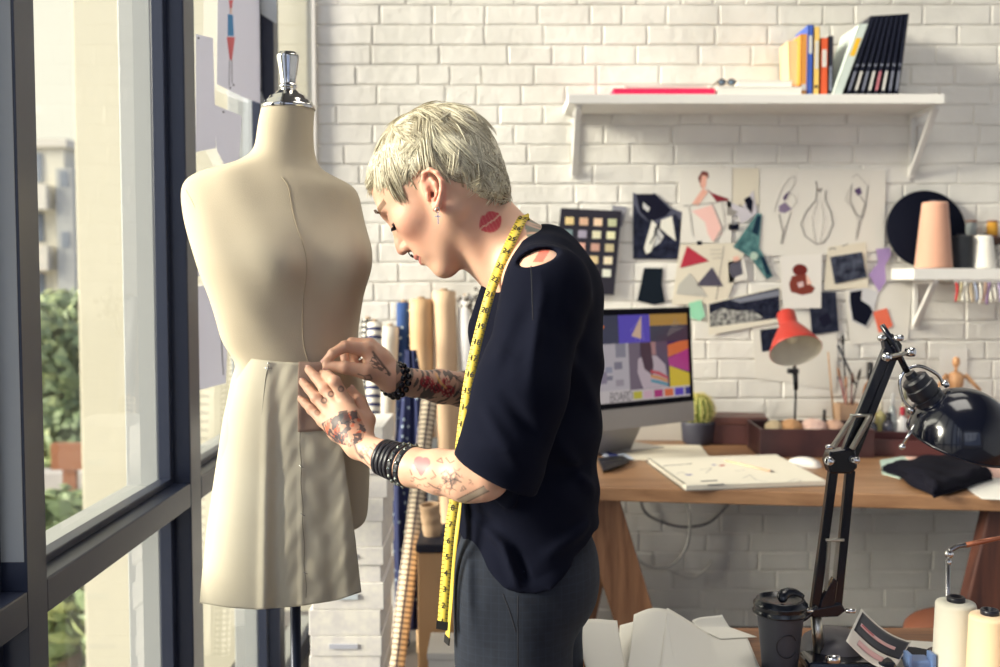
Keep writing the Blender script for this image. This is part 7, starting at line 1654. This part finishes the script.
# folds
def fold(a, b, w, amp):
    global GS
    a = A3(*a); b = A3(*b); ab = b-a; L2 = (ab**2).sum(); t_ = np.clip(((Xs-a[0])*ab[0]+(Ys-a[1])*ab[1]+(Zs-a[2])*ab[2])/L2, 0, 1)
    dx = Xs-a[0]-t_*ab[0]; dy = (Ys-a[1]-t_*ab[1])*0.35; dz = Zs-a[2]-t_*ab[2]; e = 1.5*np.exp(-(dx*dx+dy*dy+dz*dz)/(2*w*w))*np.sin(np.clip(t_, 0.03, 0.97)*PI)
    GS.d = (GS.d-amp*e).astype(np.float32)
for q in [((545, 268, 1.46), (528, 400, 1.42), .007, .006), ((557, 300, 1.50), (566, 430, 1.53), .008, -.007), ((530, 300, 1.46), (500, 380, 1.42), .008, -.005), ((480, 400, 1.44), (520, 470, 1.41), .006, .005), ((500, 390, 1.42), (540, 440, 1.44), .007, -.005),
          ((560, 340, 1.52), (600, 420, 1.62), .008, .006), ((556, 440, 1.52), (602, 500, 1.60), .008, .006), ((550, 470, 1.52), (596, 470, 1.60), .008, -.006), ((470, 520, 1.53), (520, 560, 1.52), .006, .006), ((540, 560, 1.52), (596, 520, 1.58), .006, .007), ((530, 580, 1.52), (590, 548, 1.58), .005, -.006), ((500, 540, 1.52), (520, 590, 1.52), .005, .006), ((512, 545, 1.52), (530, 585, 1.52), .005, -.006),
          ((455, 505, 1.58), (500, 530, 1.53), .007, -.006), ((575, 300, 1.56), (598, 360, 1.64), .007, .004), ((470, 440, 1.42), (530, 455, 1.40), .008, .004), ((485, 350, 1.45), (520, 360, 1.43), .008, .004)]: fold(*q)
GS.d += (0.0014*np.sin(Xs*70+Zs*38+np.sin(Zs*30+Ys*12)*1.6)*np.sin(Zs*26+Ys*14)).astype(np.float32)
# neck opening and the slit on the shoulder
GS.cap(A3(470, 190, 1.668), A3(521, 263, 1.672), 0.060, 0.0615, 0.003, 's')
GS.ell(A3(538, 256, 1.488), (0.036, 0.040, 0.0130), np.array([[0.955, 0, 0.30], [0, 1, 0], [-0.30, 0, 0.955]]), 0.002, 's')
sV, sF = GS.mesh(); sV = smooth_verts(sV, sF, 2, 0.5); del GS
shirt_m = mat('tshirt_black', (12, 15, 30), 0.95, bump=(700, 0.15), spec=0.12)
mesh_np('t_shirt', sV, sF, shirt_m, PR)
# shoulder seam stitch
mb = MB(); mb.tube(spline([P(531, 266, 1.468), P(532, 290, 1.452), P(533, 320, 1.44)], 12), 0.0009, 5); mb.build('sleeve_seam', mat('seam_navy', (14, 16, 28), 0.9), PR)

# ---- trousers and shoes
GT = SDF((-0.12, 1.44, 0.04), (0.20, 1.88, 0.98), 0.0045)
GT.ell(A3(527, 552, 1.662), (0.108, 0.126, 0.09), None, 0); GT.ell(A3(553, 580, 1.665), (0.074, 0.128, 0.085), None, 0.03)
for Y_, dx in ((1.607, 0.0), (1.735, 0.025)):
    GT.chain([A3(521, 585, Y_)+[dx, 0, 0], A3(515, 667, Y_)+[dx, 0, 0]], [0.087, 0.083], 0.03)
    k_ = A3(515, 667, Y_)+[dx, 0, 0]; GT.chain([k_, np.array([k_[0]-0.005, Y_, 0.46]), np.array([k_[0]+0.02, Y_, 0.09])], [0.084, 0.066, 0.058], 0.03)
GT.ell(A3(478, 600, 1.60), (0.035, 0.06, 0.11), None, 0.04)
Xs = GT.ax[0][:,None,None]; Ys = GT.ax[1][None,:,None]; Zs = GT.ax[2][None,None,:]
class _o: pass
def foldT(a, b, w, amp):
    a = A3(*a); b = A3(*b); ab = b-a; L2 = (ab**2).sum(); t_ = np.clip(((Xs-a[0])*ab[0]+(Ys-a[1])*ab[1]+(Zs-a[2])*ab[2])/L2, 0, 1)
    e = np.exp(-((Xs-a[0]-t_*ab[0])**2+((Ys-a[1]-t_*ab[1])*0.4)**2+(Zs-a[2]-t_*ab[2])**2)/(2*w*w)); GT.d = (GT.d-amp*e).astype(np.float32)
foldT((474, 560, 1.53), (477, 640, 1.50), .006, -.007); foldT((468, 562, 1.54), (468, 640, 1.51), .006, .006); foldT((503, 592, 1.51), (514, 625, 1.50), .004, -.005); foldT((517, 590, 1.50), (518, 667, 1.50), .003, .003)
GT.d = np.maximum(GT.d, 0.05-Zs+0*Xs+0*Ys).astype(np.float32)
tV, tF = GT.mesh(); tV = smooth_verts(tV, tF, 2, 0.5); del GT
def plaid():
    m, t, b = nodes_mat('trouser_wool'); co = t.nodes.new('ShaderNodeTexCoord'); s = t.nodes.new('ShaderNodeSeparateXYZ'); t.links.new(co.outputs['Object'], s.inputs[0]); outs = []
    for ax, sc in (('X', 85), ('Z', 85)):
        q = t.nodes.new('ShaderNodeMath'); q.operation = 'MULTIPLY'; q.inputs[1].default_value = sc; f = t.nodes.new('ShaderNodeMath'); f.operation = 'FRACT'; l = t.nodes.new('ShaderNodeMath'); l.operation = 'LESS_THAN'; l.inputs[1].default_value = 0.16
        t.links.new(s.outputs[ax], q.inputs[0]); t.links.new(q.outputs[0], f.inputs[0]); t.links.new(f.outputs[0], l.inputs[0]); outs.append(l)
    a = t.nodes.new('ShaderNodeMath'); a.operation = 'ADD'; t.links.new(outs[0].outputs[0], a.inputs[0]); t.links.new(outs[1].outputs[0], a.inputs[1])
    n = t.nodes.new('ShaderNodeTexNoise'); n.inputs['Scale'].default_value = 90; n.inputs['Detail'].default_value = 4; t.links.new(co.outputs['Object'], n.inputs[0])
    mm = t.nodes.new('ShaderNodeMath'); mm.operation = 'MULTIPLY_ADD'; mm.inputs[1].default_value = 0.30; t.links.new(a.outputs[0], mm.inputs[0]); t.links.new(n.outputs[0], mm.inputs[2])
    mx = t.nodes.new('ShaderNodeMix'); mx.data_type = 'RGBA'; mx.inputs[6].default_value = rgb(12, 17, 30); mx.inputs[7].default_value = rgb(27, 36, 52); t.links.new(mm.outputs[0], mx.inputs[0]); t.links.new(mx.outputs[2], b.inputs['Base Color']); b.inputs['Roughness'].default_value = 0.9
    return m
mesh_np('trousers', tV, tF, plaid(), PR)
mb = MB(); mb.tube(spline([P(503, 594, 1.507), P(510, 612, 1.502), P(516, 632, 1.500)], 10), 0.0012, 5); mb.build('pocket_edge', MATS['seam_navy'], PR)
mb = MB(); mb.tube([P(518, 596, 1.503), P(518, 667, 1.504)], 0.0010, 5); mb.build('side_seam', MATS['seam_navy'], PR)
for Y_, dx in ((1.607, 0.0), (1.735, 0.025)):
    x_ = A3(515, 667, Y_)[0]+dx+0.02; q = MB(); q.sphere((x_-0.06, Y_, 0.03), (0.135, 0.048, 0.045), 24, 12); q.box((x_-0.19, Y_-0.045, 0.001), (x_+0.07, Y_+0.045, 0.018)); q.build('shoe', mat('shoe_black', (24, 24, 28), 0.4), PR)

# ---- measuring tape round the neck
tape_m = mat('tape_yellow', (226, 198, 74), 0.55); tick = mat('tape_ink', (36, 32, 30), 0.6)
TP = thing('measuring_tape', P(480, 320, 1.58), 'yellow measuring tape hanging round the neck of the person', 'measuring tape')
def strip_path(ctrl, n): return spline([P(*q) for q in ctrl], n)
def strip(path, w, nm, parent, sides=None):
    V = []; F = []; n = len(path); out = []
    for i, p in enumerate(path):
        d = (path[min(i+1, n-1)]-path[max(i-1, 0)]).normalized(); vn = Vector((-0.18, -1, 0.12)) if sides is None else sides(i/(n-1)); s_ = d.cross(vn).normalized(); nrm = s_.cross(d).normalized()
        if nrm.y > 0: nrm = -nrm
        out.append((p, d, s_, nrm)); V += [p-s_*w/2, p+s_*w/2, p+s_*w/2-nrm*0.0007, p-s_*w/2-nrm*0.0007]
    for i in range(n-1):
        for k in range(4): F.append((i*4+k, (i+1)*4+k, (i+1)*4+(k+1) % 4, i*4+(k+1) % 4))
    F.append((0, 1, 2, 3)); F.append(tuple(n*4-4+k for k in (3, 2, 1, 0)))
    mb = MB(); mb.add(V, F, 0, True); mb.build(nm, tape_m, parent); return out
pth1 = strip_path([(504, 300, 1.745), (516, 262, 1.735), (524, 232, 1.70), (524.5, 216, 1.645), (515, 233, 1.612), (504, 257, 1.598), (492, 287, 1.594), (482, 322, 1.588), (474, 355, 1.578), (467, 392, 1.566), (461, 440, 1.556), (455, 495, 1.548), (450, 530, 1.546), (446, 575, 1.55), (442, 628, 1.553)], 150)
def sd1(v): return Vector((0.3, -0.4, 0.9)) if v < 0.2 else Vector((-0.25, -1, 0.25))
_sx, _sy = project(sV); _bx, _by = project(bV)
for i_, q_ in enumerate(pth1):
    u_, v_ = project(np.array([tuple(q_)])); u_, v_ = u_[0], v_[0]
    if q_.y < 1.66 and v_ < 350 and u_ > 470:
        ys_ = [V_[:,1][(np.abs(X_-u_) < 3) & (np.abs(Z_-v_) < 3)] for V_, X_, Z_ in ((sV, _sx, _sy), (bV, _bx, _by))]
        m_ = min([a_.min() for a_ in ys_ if len(a_)] or [q_.y]); pth1[i_] = P(u_, v_, min(q_.y, m_-0.0035))
_k = [Vector(v) for v in pth1]
for _ in range(6): pth1 = [pth1[0]]+[(pth1[i-1]+pth1[i]*2+pth1[i+1])/4 for i in range(1, len(pth1)-1)]+[pth1[-1]]
info = strip(pth1, 0.0160, 'tape', TP, sd1)
# inch ticks and numbers
L_ = [0]
for a, b in zip(pth1[:-1], pth1[1:]): L_.append(L_[-1]+(b-a).length)
tot = L_[-1]; mb = MB()
def at_len(s):
    i = int(np.searchsorted(L_, s))-1; i = max(0, min(i, len(pth1)-2)); t_ = (s-L_[i])/(L_[i+1]-L_[i]); p, d, s_, nrm = info[i]; return p.lerp(info[i+1][0], t_), d, s_, nrm
inch = 0.0254; k_ = 0; s = tot-0.010
while s > 0.16:
    p, d, s_, nrm = at_len(s); big = k_ % 4 == 0; l = 0.006 if big else 0.0035
    for sg in (-1, 1):
        c = p+s_*sg*(0.0078-l/2)+nrm*0.0003; mb.obox(c, s_*l/2, d*0.0005, nrm*0.00015)
    if big:
        q = p+nrm*0.0006
        num = str(k_//4+1); text_obj(num, 0.0125, q+d*0.004+s_*(0.0038 if len(num) == 1 else 0.0065)+Vector((0, 0, 0)), (-s_), (-d), tick, TP, 'number', 0.0002)
    s -= inch/4; k_ += 1
mb.build('scale_marks', tick, TP)
p, d, s_, nrm = at_len(tot-0.004); mb = MB(); mb.obox(p, s_*0.0092, d*0.0065, nrm*0.0010); mb.build('end_tip', mat('tape_tip', (50, 48, 50), 0.3, metal=0.7), TP)
pth2 = strip_path([(470, 400, 1.60), (463, 470, 1.59), (457, 520, 1.575), (452, 560, 1.57), (450.5, 600, 1.57), (447, 640, 1.572)], 50)
info2 = strip(pth2, 0.016, 'tape_back_end', TP, lambda v: Vector((-0.9, -0.55+0.2*math.sin(v*9), 0)))
p, d, s_, nrm = info2[-1]; mb = MB(); mb.obox(p, s_*0.0085, d*0.006, nrm*0.001); mb.build('end_tip', MATS['tape_tip'], TP)
